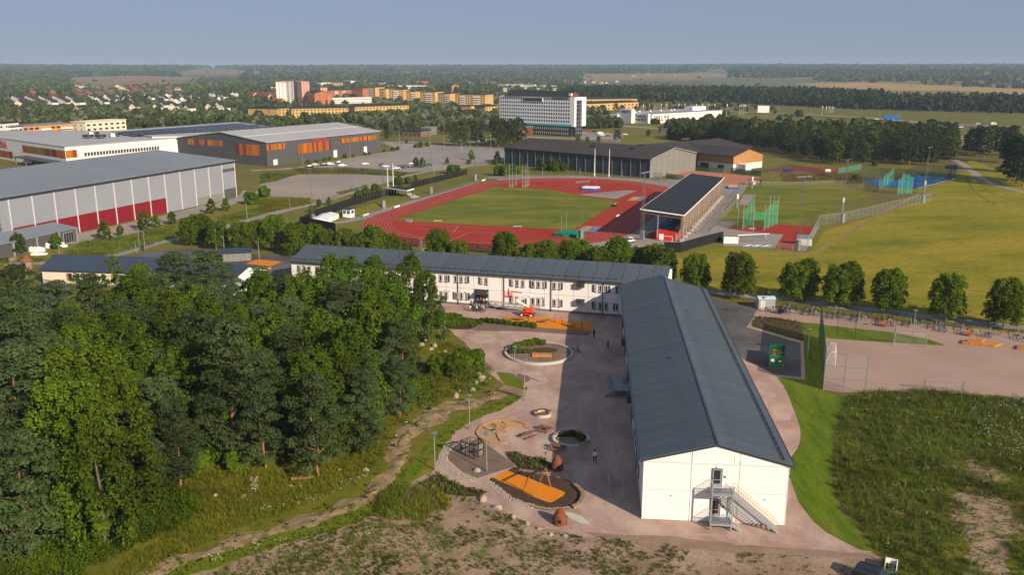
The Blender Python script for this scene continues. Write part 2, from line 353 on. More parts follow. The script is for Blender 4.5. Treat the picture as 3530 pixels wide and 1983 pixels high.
# near sheets; each a little above the one below
ground('rough_grass', [(-130,20),(70,20),(190,180),(420,560),(640,900),(560,1100),(-300,1100),(-480,760),(-260,330),(-150,120)], M['base'], .004)
ground('meadow', G('U', [(1690,640),(1830,622),(2035,636),(2078,580),(2350,496),(2290,479),(2405,452),(2440,400),(2640,480),(2720,830),(2576,845),(1950,760),(1700,745)]), M['meadow'], .02)
ground('verge', G('U', [(1690,745),(1790,738),(2576,815),(2700,830),(2700,855),(2576,838),(1890,770),(1790,760)]), M['verge'], .03)
ground('foot_path', strip(smoothline(G('L', [(-260,250),(0,282),(400,322),(700,358),(1000,398),(1350,432),(1700,478),(2150,535),(2700,590)])), 3.6), M['asph2'], .042)
ground('dirt_track', strip(smoothline(G('U', [(1700,655),(1800,645),(2020,640),(2100,605),(2170,565),(2250,520),(2330,478)])), [1.6]*4*6+[1.6]), M['tan'], .035)
ground('wheel_track', strip(smoothline(G('D', [(2020,1130),(2100,1270),(2200,1340),(2300,1400)])), .9), M['verge'], .035)
ground('wheel_track', strip(smoothline(G('D', [(2140,1180),(2230,1270),(2400,1340),(2560,1380)])), .9), M['verge'], .036)
ground('cycle_path', strip(smoothline(G('D', [(1910,970),(2000,1020),(2090,1090),(2200,1165),(2400,1235),(2620,1290)])), 4), M['asph2'], .03)
ground('bare_ground', G('U', [(380,1470),(900,1290),(1010,1225),(1080,1190),(1400,1330),(1600,1350),(2000,1400),(2190,1390),(2240,1410),(2330,1300),(2576,1180),(2800,1180),(2800,1700),(380,1700)]), M['dirt'], .012)
YARD = [(1040,775),(1080,745),(1700,745),(1890,900),(1960,950),(2010,1045),(2017,1110),(1993,1150),(1985,1200),(2010,1250),(2060,1310),(2110,1350),(2195,1392),(2000,1398),(1600,1362),(1470,1352),(1330,1318),(1200,1252),(1080,1198),(1092,1175),(1130,1092),(1192,1058),(1290,1012),(1312,985),(1262,962),(1222,932),(1205,895),(1130,830),(1060,840)]
ground('weedy_ground', rough(G('U', [(380,1472),(640,1388),(900,1312),(1010,1245),(1085,1200),(1180,1260),(1120,1300),(1260,1330),(1240,1400),(1330,1447),(1300,1600),(300,1600)]), .35, 9), M['weedy'], .016)
ground('gravel_yard', rough(G('U', YARD), .16, 3, .9), M['gravel'], .02)
ground('asphalt_yard', G('L', [(-250,270),(0,355),(190,378),(290,325),(275,420),(195,560),(665,700),(665,1010),(430,985),(160,850),(-260,420)]), M['asph'], .045)
ground('paved_edge', G('L', [(195,560),(178,572),(650,712),(655,1005),(430,985),(450,1005),(690,1028),(685,700)]), M['gravel2'], .05)
ground('cycle_yard', G('L', [(195,560),(275,420),(430,402),(1000,470),(1700,545),(2190,590),(2700,640),(2700,1260),(2380,1160),(1500,1130),(1000,1135),(840,1112),(860,662),(820,545),(660,530),(260,480),(230,570)]), M['gravel2'], .03)
ground('lawn', G('L', [(660,530),(1000,570),(1480,622),(1760,680),(1905,732),(1700,722),(1180,690),(870,668),(812,655),(830,850),(846,1118),(930,1150),(1080,1225),(1060,1300),(600,1300),(566,1215),(522,1100),(450,1008),(690,1030),(675,700)]), M['lawn'], .055)
ground('lawn', G('M', [(178,-30),(240,120),(297,290),(300,350),(290,440),(235,525),(205,600),(228,720),(285,880),(400,1030),(500,1112),(640,1190),(760,1250),(880,1272),(845,1190),(700,1040),(610,950),(560,800),(535,600),(555,300),(620,120),(655,60),(520,20),(440,-30)]), M['lawn'], .052)
ground('planting_bed', G('L', [(262,485),(440,490),(660,535),(672,695),(400,610),(225,560)]), M['soil'], .06)
# courtyard sheets
ground('brown_gravel_strip', G('I', [(700,800),(745,750),(900,740),(1120,790),(1600,822),(1840,835),(1800,885),(1580,868),(1200,838),(640,832)]), M['mulch'], .03)
ground('hedge_bed', G('I', [(180,690),(500,705),(740,742),(690,800),(620,822),(250,815),(100,780)]), M['soil'], .033)
ground('rubber_surface', G('I', [(1060,690),(1400,702),(1600,735),(1848,757),(1815,835),(1590,822),(1290,800),(890,738),(960,708)]), M['orange'], .04)
ground('play_gravel', G('J', [(470,500),(600,470),(760,500),(900,600),(1060,720),(1070,740),(700,860),(560,800),(420,680),(390,600)]), M['mulch'], .03)
BARK = [(1010,780),(1060,750),(1200,740),(1400,830),(1600,880),(1690,960),(1715,1040),(1680,1120),(1600,1160),(1420,1165),(1250,1120),(1080,1080),(940,960),(810,875),(850,855)]
ground('bark_mulch', G('J', BARK), M['soil'], .035)
ground('rubber_surface', G('J', [(995,785),(1100,822),(1290,888),(1570,1000),(1550,1035),(1440,1100),(1400,1100),(1250,1042),(1060,945),(850,855)]), M['orange'], .045)
ground('sand_play', G('X', [(690,440),(760,350),(900,280),(1060,250),(1250,255),(1400,290),(1520,340),(1570,392),(1400,358),(1250,375),(1060,420),(1030,480),(1060,570),(1090,610),(1210,625),(1050,628),(880,600),(760,540),(700,480)]), M['sand'], .04)
ground('gravel_bed', G('J', [(975,600),(1060,595),(1200,640),(1380,680),(1450,740),(1420,800),(1280,800),(1100,745),(1000,660)]), M['soil'], .036)
ground('pale_gravel_patch', G('J', [(1545,1190),(1640,1200),(1740,1240),(1820,1310),(1740,1310),(1640,1270)]), M['conc'], .034)
ground('soil_patch', G('J', [(110,920),(230,850),(330,810),(420,880),(600,950),(810,990),(720,1040),(560,1040),(300,1000)]), M['soil'], .03)
ground('soil_patch', rough(G('U', [(1470,1342),(1700,1352),(1900,1376),(2120,1390),(2195,1400),(2100,1403),(1900,1397),(1700,1380),(1560,1368)]), .25, 8, 1.5), mat('damp_soil', (.27,.185,.135), (.215,.145,.105), scale=.5, coord='pos', fscale=4, fine=.3), .038)
tyre = mat('worn_gravel', (.43,.31,.255), (.33,.225,.185), scale=.5, coord='pos', fscale=6, fine=.3); dust = mat('dusty_gravel', (.44,.325,.27), (.37,.255,.205), scale=.4, coord='pos', fscale=5, fine=.2)
for c, pts in (('J', [(1320,1400),(1800,1330),(2060,1080),(2040,700),(1960,300),(1900,-200)]), ('K', [(-100,1130),(300,1180),(900,1170),(1500,1210),(2100,1280)]), ('I', [(300,640),(900,900),(1500,880),(1900,760)]), ('J', [(1000,250),(1500,60),(1800,-200),(1850,-500)])):
    L_ = smoothline(G(c, pts), 6)
    for off in (-.85, .85):
        Q = []
        for i, p in enumerate(L_): a = L_[max(0, i-1)]; b = L_[min(len(L_)-1, i+1)]; d = hypot(b[0]-a[0], b[1]-a[1]); Q.append((p[0]-(b[1]-a[1])/d*off, p[1]+(b[0]-a[0])/d*off))
        ground('tyre_track', strip(Q, [.26+.1*sin(i*1.7) for i in range(len(Q))]), tyre, .0245)
for k, (c, pts) in enumerate((('M', [(60,130),(170,110),(230,170),(200,230),(90,220)]), ('J', [(1840,20),(1930,5),(2030,40),(2040,110),(1960,135),(1870,100)]), ('K', [(1180,1090),(1300,1080),(1420,1150),(1330,1180),(1150,1150)]), ('I', [(560,880),(760,860),(900,920),(700,960)]), ('I', [(1100,1260),(1300,1230),(1400,1330),(1200,1380)]), ('J', [(1380,610),(1450,660),(1340,640),(1330,600)]))):
    ground('dusty_patch', rough(smoothline(G(c, pts + pts[:1]), 4), .25, k), dust, .0262 + k*.0003)
for k, pts in enumerate(([(1030,1060),(1090,1035),(1150,1030),(1120,1060),(1060,1085)], [(980,1120),(1010,1090),(1035,1110),(1015,1150),(985,1160)], [(1050,1040),(1130,1010),(1210,1000),(1180,1020),(1100,1040)], [(900,1255),(960,1215),(985,1225),(930,1275)], [(700,1330),(800,1290),(830,1300),(740,1345)], [(560,1375),(620,1350),(640,1362),(590,1390)])): ground('sandy_patch', rough(G('U', pts), .5, k+3, .7), M['sandweed'], .0135+k*.0002)
DITCH = smoothline(G('U', [(330,1480),(520,1418),(700,1360),(900,1300),(985,1245),(1040,1180),(1090,1130),(1130,1085),(1180,1052),(1250,1028),(1300,995),(1312,975)]))
ground('ditch', rough(strip(DITCH, [2.9 - 1.1*i/(len(DITCH)-1) for i in range(len(DITCH))]), .3, 4, .7), M['ditch'], .05)
ground('lawn', G('I', [(890,1240),(1000,1250),(1110,1290),(1165,1340),(1150,1430),(1040,1400),(940,1330)]), M['ditch'], .04)
ground('heather_patch', G('I', [(1085,1265),(1180,1270),(1225,1300),(1215,1330),(1165,1350),(1110,1300)]), M['mulch'], .045)
# sandy bank with relief between grove and ditch
def bank(name, line, w, h, m, seed):
    q = random.Random(seed); vs, fs = [], []; n = len(line); k = 9
    for i, p in enumerate(line):
        a = line[max(0, i-1)]; b = line[min(n-1, i+1)]; d = hypot(b[0]-a[0], b[1]-a[1]); nx, ny = -(b[1]-a[1])/d, (b[0]-a[0])/d
        ww = w*(.75 + .35*sin(i*.7+seed)) ; hh = h*(.6 + .4*sin(i*.55)) * min(1, i/2, (n-1-i)/2)
        for j in range(k):
            t = j/(k-1); u = (t-.5)*ww + q.uniform(-.2, .2)*(0 < j < k-1)
            vs.append((p[0]+nx*u+q.uniform(-.15, .15), p[1]+ny*u, .015 + max(0, hh*sin(pi*t)**1.4*(1+q.uniform(-.6, .6)))))
    for i in range(n-1):
        for j in range(k-1): a = i*k+j; fs.append((a, a+k, a+k+1, a+1))
    return tag(MB().add(vs, fs).build(name, m, smooth=True), kind='structure')
BANK = smoothline(G('U', [(300,1465),(480,1408),(640,1352),(800,1305),(900,1262),(985,1195),(1005,1130),(1040,1075),(1110,1040),(1200,1012),(1262,990)]), 9)
bank('sandy_bank', BANK, 3.6, .16, M['sandweed'], 3)
ground('grove_floor', G('U', [(-200,1500),(-200,740),(60,760),(250,860),(560,790),(900,790),(1090,830),(1200,900),(1255,960),(1180,1005),(1040,1065),(1000,1120),(975,1190),(880,1262),(640,1345),(300,1462)]), mat('wild_grass', (.17,.145,.016), (.062,.085,.008), scale=.35, coord='pos', fscale=3, fine=.4, c3=(.11,.125,.010), s3=.5, bump=.6), .008)
# west side: roads and lots
ground('school_road', strip(smoothline(G('U', [(-60,760),(70,745),(180,730),(300,700),(420,690)])), 5.5), M['asph'], .03)
ground('asphalt_yard', G('E', [(190,1180),(640,1090),(640,1140),(660,1260),(400,1350),(270,1350),(280,1290)]), M['asph'], .034)
ground('cycle_path', strip(smoothline(G('E', [(60,890),(400,880),(800,850),(1130,800),(1300,760),(1560,680),(1760,640),(2200,530),(2576,420),(2900,330)])), 4.2), M['asph2'], .028)
ground('bus_turn_asphalt', G('E', [(1330,810),(1500,760),(1880,735),(2300,760),(2576,800),(2700,850),(2700,1000),(2200,960),(2300,830),(1900,800),(1600,830)]), M['asph'], .03)
ground('asphalt_court', G('F', [(-250,930),(120,940),(330,960),(330,1140),(60,1150),(-100,1080)]), M['asph'], .036)
ground('rubber_surface', G('F', [(-150,1030),(-40,985),(210,1010),(90,1055)]), M['orange'], .05)
ground('hall_apron', G('E', [(700,580),(770,585),(1600,410),(2340,230),(2400,160),(2576,190),(2400,270),(1980,390),(1700,460),(1280,610),(900,660),(700,700)]), M['gravlot'], .024)
ground('gravel_lot', G('B', [(-60,1340),(0,1240),(370,1150),(900,1145),(1400,1170),(1430,1165),(1330,1200),(1050,1290),(720,1395),(560,1400),(300,1370),(80,1365)]), M['gravlot'], .026)
ground('lot_road', strip(smoothline(G('B', [(-100,1110),(150,1100),(420,1085),(1000,1110),(1400,1120),(1800,1090),(2240,1045)])), 7), M['asph2'], .03)
ground('path', strip(smoothline(G('B', [(-60,1590),(300,1490),(560,1430),(860,1320),(1100,1260),(1350,1180),(1500,1150),(1700,1110),(2000,1080)])), 4), M['asph2'], .034)
ground('car_park', G('B', [(330,1080),(640,1030),(1000,960),(1390,905),(1250,860),(1190,830),(1900,870),(2430,890),(2430,1010),(2230,1030),(1980,1060),(1780,1085),(1440,1115),(1000,1105)]), M['asph2'], .024)
ground('station_road', strip(smoothline(G('B', [(1180,830),(1400,830),(1750,835),(2000,840),(2350,790),(2576,800)])), 8), M['asph2'], .028)
ground('hotel_forecourt', G('C', [(250,770),(800,790),(900,720),(1100,735),(1290,760),(1250,830),(900,800),(280,790)]), M['asph2'], .03)
ground('store_road', strip(smoothline(G('C', [(870,570),(1000,575),(1130,600),(1200,660),(1600,690),(1900,700)])), 12), M['asph2'], .03)
ground('motorway', strip([gt('D', x, y) for x, y in [(-700,470),(-100,520),(500,545),(1100,575),(1700,630),(2300,655),(2800,665)]], 16), M['asph2'], .5)
ground('gravel_lot', G('D', [(1720,770),(1870,735),(2010,745),(2000,830),(1880,820)]), M['gravlot'], .03)
# sports ground surroundings
ground('stadium_apron', G('G', [(-450,1070),(0,170),(800,160),(1700,200),(2050,150),(2500,170),(2520,230),(2340,420),(2120,700),(2260,770),(1850,880),(1300,870),(900,900)][1:]), M['asph2'], .016)
ground('apron_path', strip(smoothline(G('F', [(560,640),(900,600),(1300,480),(1700,360),(2050,240),(2250,180),(2576,170)])), 4), M['asph2'], .03)
ground('throwing_field', G('R', [(1400,970),(1750,560),(1850,380),(2412,390),(3300,380),(3900,560),(2900,880),(2480,1020),(2060,1035),(1700,1000)]), M['pitch'], .024)
ground('throw_asphalt', G('R', [(1180,1130),(1400,975),(1700,980),(1490,1105),(2412,1200),(2270,1430),(1420,1390),(1400,1240),(1200,1250)]), M['asph2'], .03)
ground('throwing_apron', G('T', [(-330,800),(0,810),(450,790),(750,745),(1440,790),(1290,1010),(1130,1240),(660,1210),(860,945),(0,865)]), M['track'], .04)
ground('throw_asphalt', G('T', [(1440,790),(1530,790),(1250,1270),(1130,1240)]), M['asph2'], .035)
ground('hammer_circle', G('T', [(160,820),(200,808),(280,808),(315,822),(280,838),(200,836)]), M['conc'], .05)
ground('concrete_pad', G('R', [(1655,705),(1760,530),(1930,535),(1830,715)]), M['asph2'], .04)
ground('clay_court', G('C', [(1700,1150),(1980,1110),(2260,1135),(2640,1180),(2620,1250),(2300,1240),(1900,1190)]), M['clay'], .03)
ground('tennis_court', G('D', [(100,1075),(330,1020),(620,1040),(870,1060),(760,1110),(480,1090),(240,1095)]), M['tennis'], .034)
ground('padel_court', G('D', [(1040,1195),(1150,1165),(1460,1180),(1730,1195),(1560,1245),(1300,1225)]), M['blue'], .04)
ground('padel_court', G('D', [(1400,1165),(1500,1118),(1720,1135),(1920,1148),(1740,1195)]), M['blue'], .042)
ground('court_kerb', strip(G('D', [(1560,1245),(1740,1198),(1920,1150)]), .8), M['conc'], .06)
# ------------------------------------------------------------------ vegetation library
def quads(name, V, m):
    n = len(V)//4; me = bpy.data.meshes.new(name)
    me.vertices.add(len(V)); me.vertices.foreach_set('co', V.astype(np.float32).ravel())
    me.loops.add(4*n); me.loops.foreach_set('vertex_index', np.arange(4*n, dtype=np.int32))
    me.polygons.add(n); me.polygons.foreach_set('loop_start', np.arange(0, 4*n, 4, dtype=np.int32))
    me.materials.append(m); me.update(calc_edges=True); return me
def unit(a): return a/np.maximum(np.linalg.norm(a, axis=-1, keepdims=True), 1e-9)
def leaves(C, Nn, s, R, asp=.62):
    Nn = unit(Nn); t = unit(np.cross(Nn, unit(R.normal(size=C.shape)))); b = np.cross(Nn, t); s = s[:, None]
    return np.stack([C+t*s, C+b*s*asp, C-t*s, C-b*s*asp], 1).reshape(-1, 3)
def crown(kind, seed, H, R_, full=1.0):
    R = np.random.default_rng(seed); Cs, Ns, Ss = [], [], []; asp = .62
    cfg = {'aspen': (46, 235, .07, .985), 'pine': (46, 235, .13, .98), 'maple': (60, 150, .15, .95), 'birch': (26, 130, .12, .97), 'spruce': (30, 120, .06, .98), 'low': (26, 80, .12, .95)}[kind]
    nb, nl, z0, z1 = cfg; nl = int(nl*full)
    for k in range(nb):
        f = (k + .5)/nb; zz = z0 + (z1-z0)*f; a = k*2.39996 + R.uniform(-.4, .4)
        if kind == 'maple': pr = max(.05, 1 - abs((zz-.47)/.56)**2.1)**.5; rr = pr*R.uniform(.45, .85); rb = R_*R.uniform(.2, .3); st = 1.1; asp = .7
        elif kind == 'pine': pr = max(.05, 1 - abs((zz-.50)/.54)**2.3)**.5*(1-.25*zz); rr = pr*R.uniform(.25, .95); rb = R_*R.uniform(.24, .38); st = .42; asp = .42
        elif kind == 'spruce': pr = 1.05 - zz; rr = pr*.55; rb = R_*(.16 + .5*pr); st = .4; asp = .4
        elif kind == 'low': pr = max(.06, 1 - abs((zz-.42)/.6)**2)**.5; rr = pr*R.uniform(.35, .8); rb = R_*R.uniform(.24, .36); st = 1.0
        else: pr = max(.04, 1 - abs((zz-.33)/.69)**2.1)**.68; rr = pr*R.uniform(.3, .92); rb = R_*R.uniform(.17, .29)*(1.15-.4*zz); st = 1.25
        c = np.array([cos(a)*rr*R_, sin(a)*rr*R_, zz*H])
        d = unit(R.normal(size=(nl, 3))); d[:, 2] = np.where(d[:, 2] < -.45, -d[:, 2], d[:, 2])
        rad = rb*(R.uniform(.35, 1, nl)**.4)*(1 + .18*np.sin(d[:, 0]*7 + k)*np.cos(d[:, 1]*6+k*2)); P = c + d*rad[:, None]*np.array([1, 1, st])
        P[:, 2] = np.maximum(P[:, 2], .06*H)
        if kind in ('aspen', 'birch') and zz > .45: P[:, 2] += np.maximum(0, R.normal(size=nl))*(R.random(nl) < .25)*.05*H   # loose upright shoots
        Cs.append(P); Ns.append(d*.6 + R.normal(size=(nl, 3))*.4 + np.array([0, 0, .38])); Ss.append(R.uniform(.6, 1.15, nl))
    C, Nn, s = np.concatenate(Cs), np.concatenate(Ns), np.concatenate(Ss)
    base = {'aspen': .225, 'pine': .25, 'maple': .21, 'birch': .20, 'spruce': .42, 'low': .42}[kind]/full**.5
    return leaves(C, Nn, s*base, R, asp)
def trunk_mb(seed, H, r, top=.9, limbs=7, lo=.25, spread=.2, bend=.02):
    q = random.Random(seed); mb = MB(); P = [(0, 0, -.1)]; n = 5
    for i in range(1, n+1): P.append((P[-1][0]+q.uniform(-bend, bend)*H, P[-1][1]+q.uniform(-bend, bend)*H, H*top*i/n))
    for i in range(n): mb.tube(P[i], P[i+1], r*(1-.85*i/n), r*(1-.85*(i+1)/n), 7, i in (0, n-1))
    for k in range(limbs):
        z = lo + (top-lo)*.85*(k+.5)/limbs; i = min(n-1, int(z/top*n)); f = z/top*n - i
        p = [P[i][j] + (P[i+1][j]-P[i][j])*f for j in range(3)]; a = k*2.4 + q.random(); L = H*spread*(1.15-z)
        e = (p[0]+cos(a)*L, p[1]+sin(a)*L, p[2]+L*q.uniform(.2, .9)); mid = tuple((p[j]+e[j])/2 + (0, 0, -.12*L)[j] for j in range(3))
        rr = r*(1-.8*z)*.45; mb.tube(p, mid, rr, rr*.7, 5, False); mb.tube(mid, e, rr*.7, rr*.25, 5, False)
    return mb
LIB = {}
def species(key, name, kind, n, H, R_, leaf, bark, tr, full=1.0, **kw):
    L = []
    for i in range(n):
        cm = quads(name + '_crown', crown(kind, 100*len(LIB)+i+5, H, R_, full), M[leaf])
        tm = trunk_mb(i+50, H, tr, **kw).mesh(name + '_trunk', M[bark]); L.append((cm, tm))
    LIB[key] = (name, H, L)
species('aspen', 'aspen_tree', 'aspen', 6, 15, 4.7, 'aspen', 'bark', .2, limbs=8)
species('pine', 'pine_tree', 'pine', 6, 15, 4.5, 'pine', 'pbark', .22, limbs=11, lo=.1, spread=.2)
species('maple', 'maple_tree', 'maple', 7, 8.5, 3.5, 'maple', 'bark', .16, limbs=6)
species('birch', 'birch_tree', 'birch', 3, 11, 2.2, 'aspen', 'bark', .12, limbs=6)
species('spruce', 'spruce_tree', 'spruce', 3, 16, 3.6, 'spruce', 'bark', .2, .5, limbs=3)
species('leafy', 'broadleaf_tree', 'low', 4, 12, 5.0, 'wood_far', 'bark', .25, limbs=4)
species('silver', 'willow_tree', 'low', 3, 12, 4.2, 'willow', 'bark', .25, limbs=4)
species('farpine', 'pine_tree', 'pine', 4, 17, 4.2, 'spruce', 'pbark', .25, .3, limbs=4)
species('small', 'young_tree', 'birch', 3, 5, 1.5, 'aspen', 'bark', .06, .6, limbs=3)
species('shrub', 'shrub', 'low', 3, 2.4, 1.6, 'shrub', 'bark', .05, 2.6, limbs=3)
TREES = {}
def tree(key, x, y, h, label, group=None, w=1.0, i=None, cat='tree', z=0.0):
    nm, H, L = LIB[key]; cm, tm = L[rnd.randrange(len(L)) if i is None else i % len(L)]; s = h/H
    o = thing(nm, label, cat, (x, y, z), rnd.uniform(0, 6.28), group); o.scale = (s*w, s*w, s)
    link('crown', cm, o); link('trunk', tm, o); TREES[nm] = TREES.get(nm, 0) + 1; return o
def tufts(name, pts, m, hgts, nb, seed, lean=.45, wid=.16, kind='stuff', mb0=None):
    R = np.random.default_rng(seed); n = len(pts)
    if n == 0: return
    P = np.repeat(np.array([(p[0], p[1], p[2] if len(p) > 2 else 0) for p in pts], float), nb, 0); N = len(P)
    h = np.repeat(R.uniform(hgts[0], hgts[1], n), nb)*R.uniform(.6, 1.1, N); a = R.uniform(0, 2*pi, N)
    off = np.stack([np.cos(a), np.sin(a), np.zeros(N)], 1)
    B = P + off*(h*R.uniform(.02, .30, N))[:, None]; T = B + off*(h*lean*R.uniform(.3, 1.2, N))[:, None] + np.array([0, 0, 1])*h[:, None]
    side = np.stack([-np.sin(a+.6), np.cos(a+.6), np.zeros(N)], 1)*(h*wid)[:, None]; mid = (B*.45 + T*.55)
    V = np.stack([B, mid + side, T, mid - side], 1).reshape(-1, 3)
    o = link(name, quads(name, V, m)); return tag(o, kind=kind)
def leafclump(name, pts, m, rad, nl, seed, size, asp=.6, zs=1.0):
    R = np.random.default_rng(seed); n = len(pts)
    P = np.repeat(np.array([(p[0], p[1], p[2] if len(p) > 2 else 0) for p in pts], float), nl, 0)
    rr = np.repeat(np.array([p[3] if len(p) > 3 else 1.0 for p in pts])*R.uniform(rad[0], rad[1], n), nl)
    d = unit(R.normal(size=P.shape)); d[:, 2] = np.abs(d[:, 2]); C = P + d*(rr*(R.uniform(.3, 1, len(P))**.4))[:, None]*np.array([1, 1, zs])
    V = leaves(C, d*.5 + R.normal(size=C.shape)*.5 + np.array([0, 0, .3]), R.uniform(.6, 1.2, len(P))*size*np.sqrt(rr), R, asp)
    return tag(link(name, quads(name, V, m)), kind='stuff')
def forest(name, pts, m, seed, nq, conifer=.3, size=.34):
    R = np.random.default_rng(seed); n = len(pts); A = np.array(pts, float)     # x, y, z, height, width
    P = np.repeat(A, nq, 0); N = len(P); con = np.repeat(R.random(n) < conifer, nq)
    f = R.random(N)**.75; a = R.uniform(0, 2*pi, N)
    pr = np.where(con, .95*(1.03 - f), np.sqrt(np.maximum(.05, 1 - np.abs((f-.45)/.57)**2)))
    rr = P[:, 4]/2*pr*R.uniform(.55, 1.05, N)
    d = np.stack([np.cos(a), np.sin(a), f*1.2-.3], 1); C = np.stack([P[:, 0]+np.cos(a)*rr, P[:, 1]+np.sin(a)*rr, P[:, 2]+P[:, 3]*(.04+.94*f)], 1)
    V = leaves(C, d + R.normal(size=C.shape)*.4, P[:, 4]*size*R.uniform(.55, 1.1, N)*np.where(con, .5+.6*(1-f), 1), R, .7)
    return tag(link(name, quads(name, V, m)), kind='stuff')
# ------------------------------------------------------------------ far buildings
FOOT = []                                           # footprints that trees keep clear of
def foot(pts): FOOT.append(pts)
def fr(p0, p1):                                     # local frame: origin, heading, length from two ground points
    return (p0[0], p0[1], 0), atan2(p1[1]-p0[1], p1[0]-p0[0]), hypot(p1[0]-p0[0], p1[1]-p0[1])
def w2(o, x, y):
    a = o.rotation_euler[2]; return (o.location[0] + x*cos(a) - y*sin(a), o.location[1] + x*sin(a) + y*cos(a))
def footo(o, x0, y0, x1, y1): foot([w2(o, x0, y0), w2(o, x1, y0), w2(o, x1, y1), w2(o, x0, y1)])
def text(s, size, m, parent, loc, rot, ext=.06, name='lettering', align='LEFT'):
    c = bpy.data.curves.new(name, 'FONT'); c.body = s; c.size = size; c.offset = .018*size; c.extrude = ext; c.align_x = align; c.materials.append(m); c.resolution_u = 2
    t = bpy.data.objects.new(name, c); COL.objects.link(t); me = bpy.data.meshes.new_from_object(t.evaluated_get(bpy.context.evaluated_depsgraph_get())); bpy.data.objects.remove(t)
    o = bpy.data.objects.new(name, me); COL.objects.link(o); o.parent = parent; o.location = loc; o.rotation_euler = rot; return o
VERT = (pi/2, 0, 0)
C = dict(ochre=mat('ochre_render', (.56,.37,.14), (.5,.33,.12), scale=.1, fscale=1, fine=.06), brick=mat('orange_brick', (.46,.17,.08), (.4,.14,.07), scale=.2, fscale=1),
  pink=mat('pink_render', (.58,.33,.26), (.52,.29,.23), scale=.2, fscale=1), cream=mat('cream_render', (.72,.64,.48), (.66,.58,.44), scale=.1, fscale=1, fine=.05),
  orng=mat('orange_render', (.62,.27,.10), (.56,.24,.09), scale=.1, fscale=1, fine=.05), wht=mat('white_render', (.74,.72,.68), (.68,.66,.62), scale=.1, fscale=1, fine=.05),
  yel=mat('yellow_wood', (.66,.40,.08), (.6,.36,.07), scale=.2, fscale=1), redh=mat('falu_red', (.22,.05,.04), (.19,.043,.034), scale=.2, fscale=1),
  rtile=mat('red_tiles', (.27,.10,.065), (.23,.085,.055), scale=.2, fscale=1), droof=mat('dark_roof_sheet', (.035,.036,.042), (.028,.03,.034), scale=.05, fscale=.6, fine=.1),
  groof=mat('pale_metal_roof', (.36,.36,.37), (.33,.33,.345), scale=.03, fscale=.4, fine=.07, stretch=(1,.2,1)), bgroof=mat('blue_grey_metal_roof', (.19,.215,.25), (.17,.195,.23), scale=.03, fscale=.4, fine=.08),
  broof=mat('charcoal_felt_roof', (.058,.05,.048), (.05,.043,.042), scale=.05, fscale=.6, fine=.12), gwall=mat('grey_sheet_wall', (.245,.262,.295), (.228,.245,.276), scale=.06, fscale=.6, fine=.05),
  dwall=mat('dark_grey_wall', (.085,.085,.092), (.075,.075,.082), scale=.05, fscale=.6, fine=.06), teal=mat('dark_teal_wall', (.045,.06,.066), (.04,.053,.058), scale=.05, fscale=.5, fine=.08),
  tgrey=mat('grey_green_wall', (.20,.20,.175), (.18,.18,.16), scale=.05, fscale=.5, fine=.08), tan=mat('tan_brown_wall', (.40,.215,.075), (.36,.19,.07), scale=.06, fscale=.5, fine=.07),
  maroon=mat('dark_red_wall', (.19,.012,.020), (.17,.011,.018), scale=.05, fscale=.5, fine=.08), solar=mat('solar_cells', (.02,.045,.10), (.016,.035,.08), scale=.3, rough=.25, fine=.15, fscale=1),
  bbrick=mat('brown_brick', (.20,.125,.095), (.165,.10,.078), scale=.3, fscale=2), rbrick=mat('dark_red_brick', (.15,.055,.04), (.125,.045,.034), scale=.3, fscale=2), tq=paint('turquoise_band', (.06,.42,.42)), sdark=paint('dark_slate_wall', (.025,.026,.03)),
  o1=paint('orange_pane', (.44,.14,.008), .3), o2=paint('olive_pane', (.19,.125,.012), .3), o3=paint('wine_pane', (.12,.010,.022), .3), o4=paint('amber_pane', (.36,.085,.008), .3), o5=paint('red_pane', (.26,.022,.012), .3), blet=paint('black_letters', (.02,.02,.02)), rlet=paint('red_letters', (.5,.015,.02)))
def gable(o, W_, L_, e, r, wall, roof, ov=.6, th=.35, axis='x', rx=None):
    """box L_ long (local x) and W_ deep (local y) with a ridge along x"""
    rx = W_/2 if rx is None else rx
    w = MB(); P = [(0, e), (rx, r), (W_, e)]
    w.add([(0,0,0),(L_,0,0),(L_,W_,0),(0,W_,0),(0,0,e),(L_,0,e),(L_,W_,e),(0,W_,e),(0,rx,r-.02),(L_,rx,r-.02)],
          [(0,1,5,4),(2,3,7,6),(1,2,6,9,5),(3,0,4,8,7)])
    w.build('wall', wall, o)
    a = MB(); s = (r-e)/rx
    a.slab((-ov,-ov,e-ov*s+th),(L_+ov,-ov,e-ov*s+th),(L_+ov,rx,r+th),(-ov,rx,r+th), th); a.build('roof', roof, o)
    s2 = (r-e)/(W_-rx)
    b = MB(); b.slab((-ov,rx+.002,r+th),(L_+ov,rx+.002,r+th),(L_+ov,W_+ov,e-ov*s2+th),(-ov,W_+ov,e-ov*s2+th), th); b.build('roof', roof, o)
def winset(o, rects, m, name='windows', y=-.06, d=.1):   # many small panes on the local front wall, too small to pick apart
    mb = MB()
    for x0, z0, x1, z1 in rects: mb.box(x0, y, z0, x1, y+d-.05, z1)
    return tag(mb.build(name, m, o), kind='stuff')
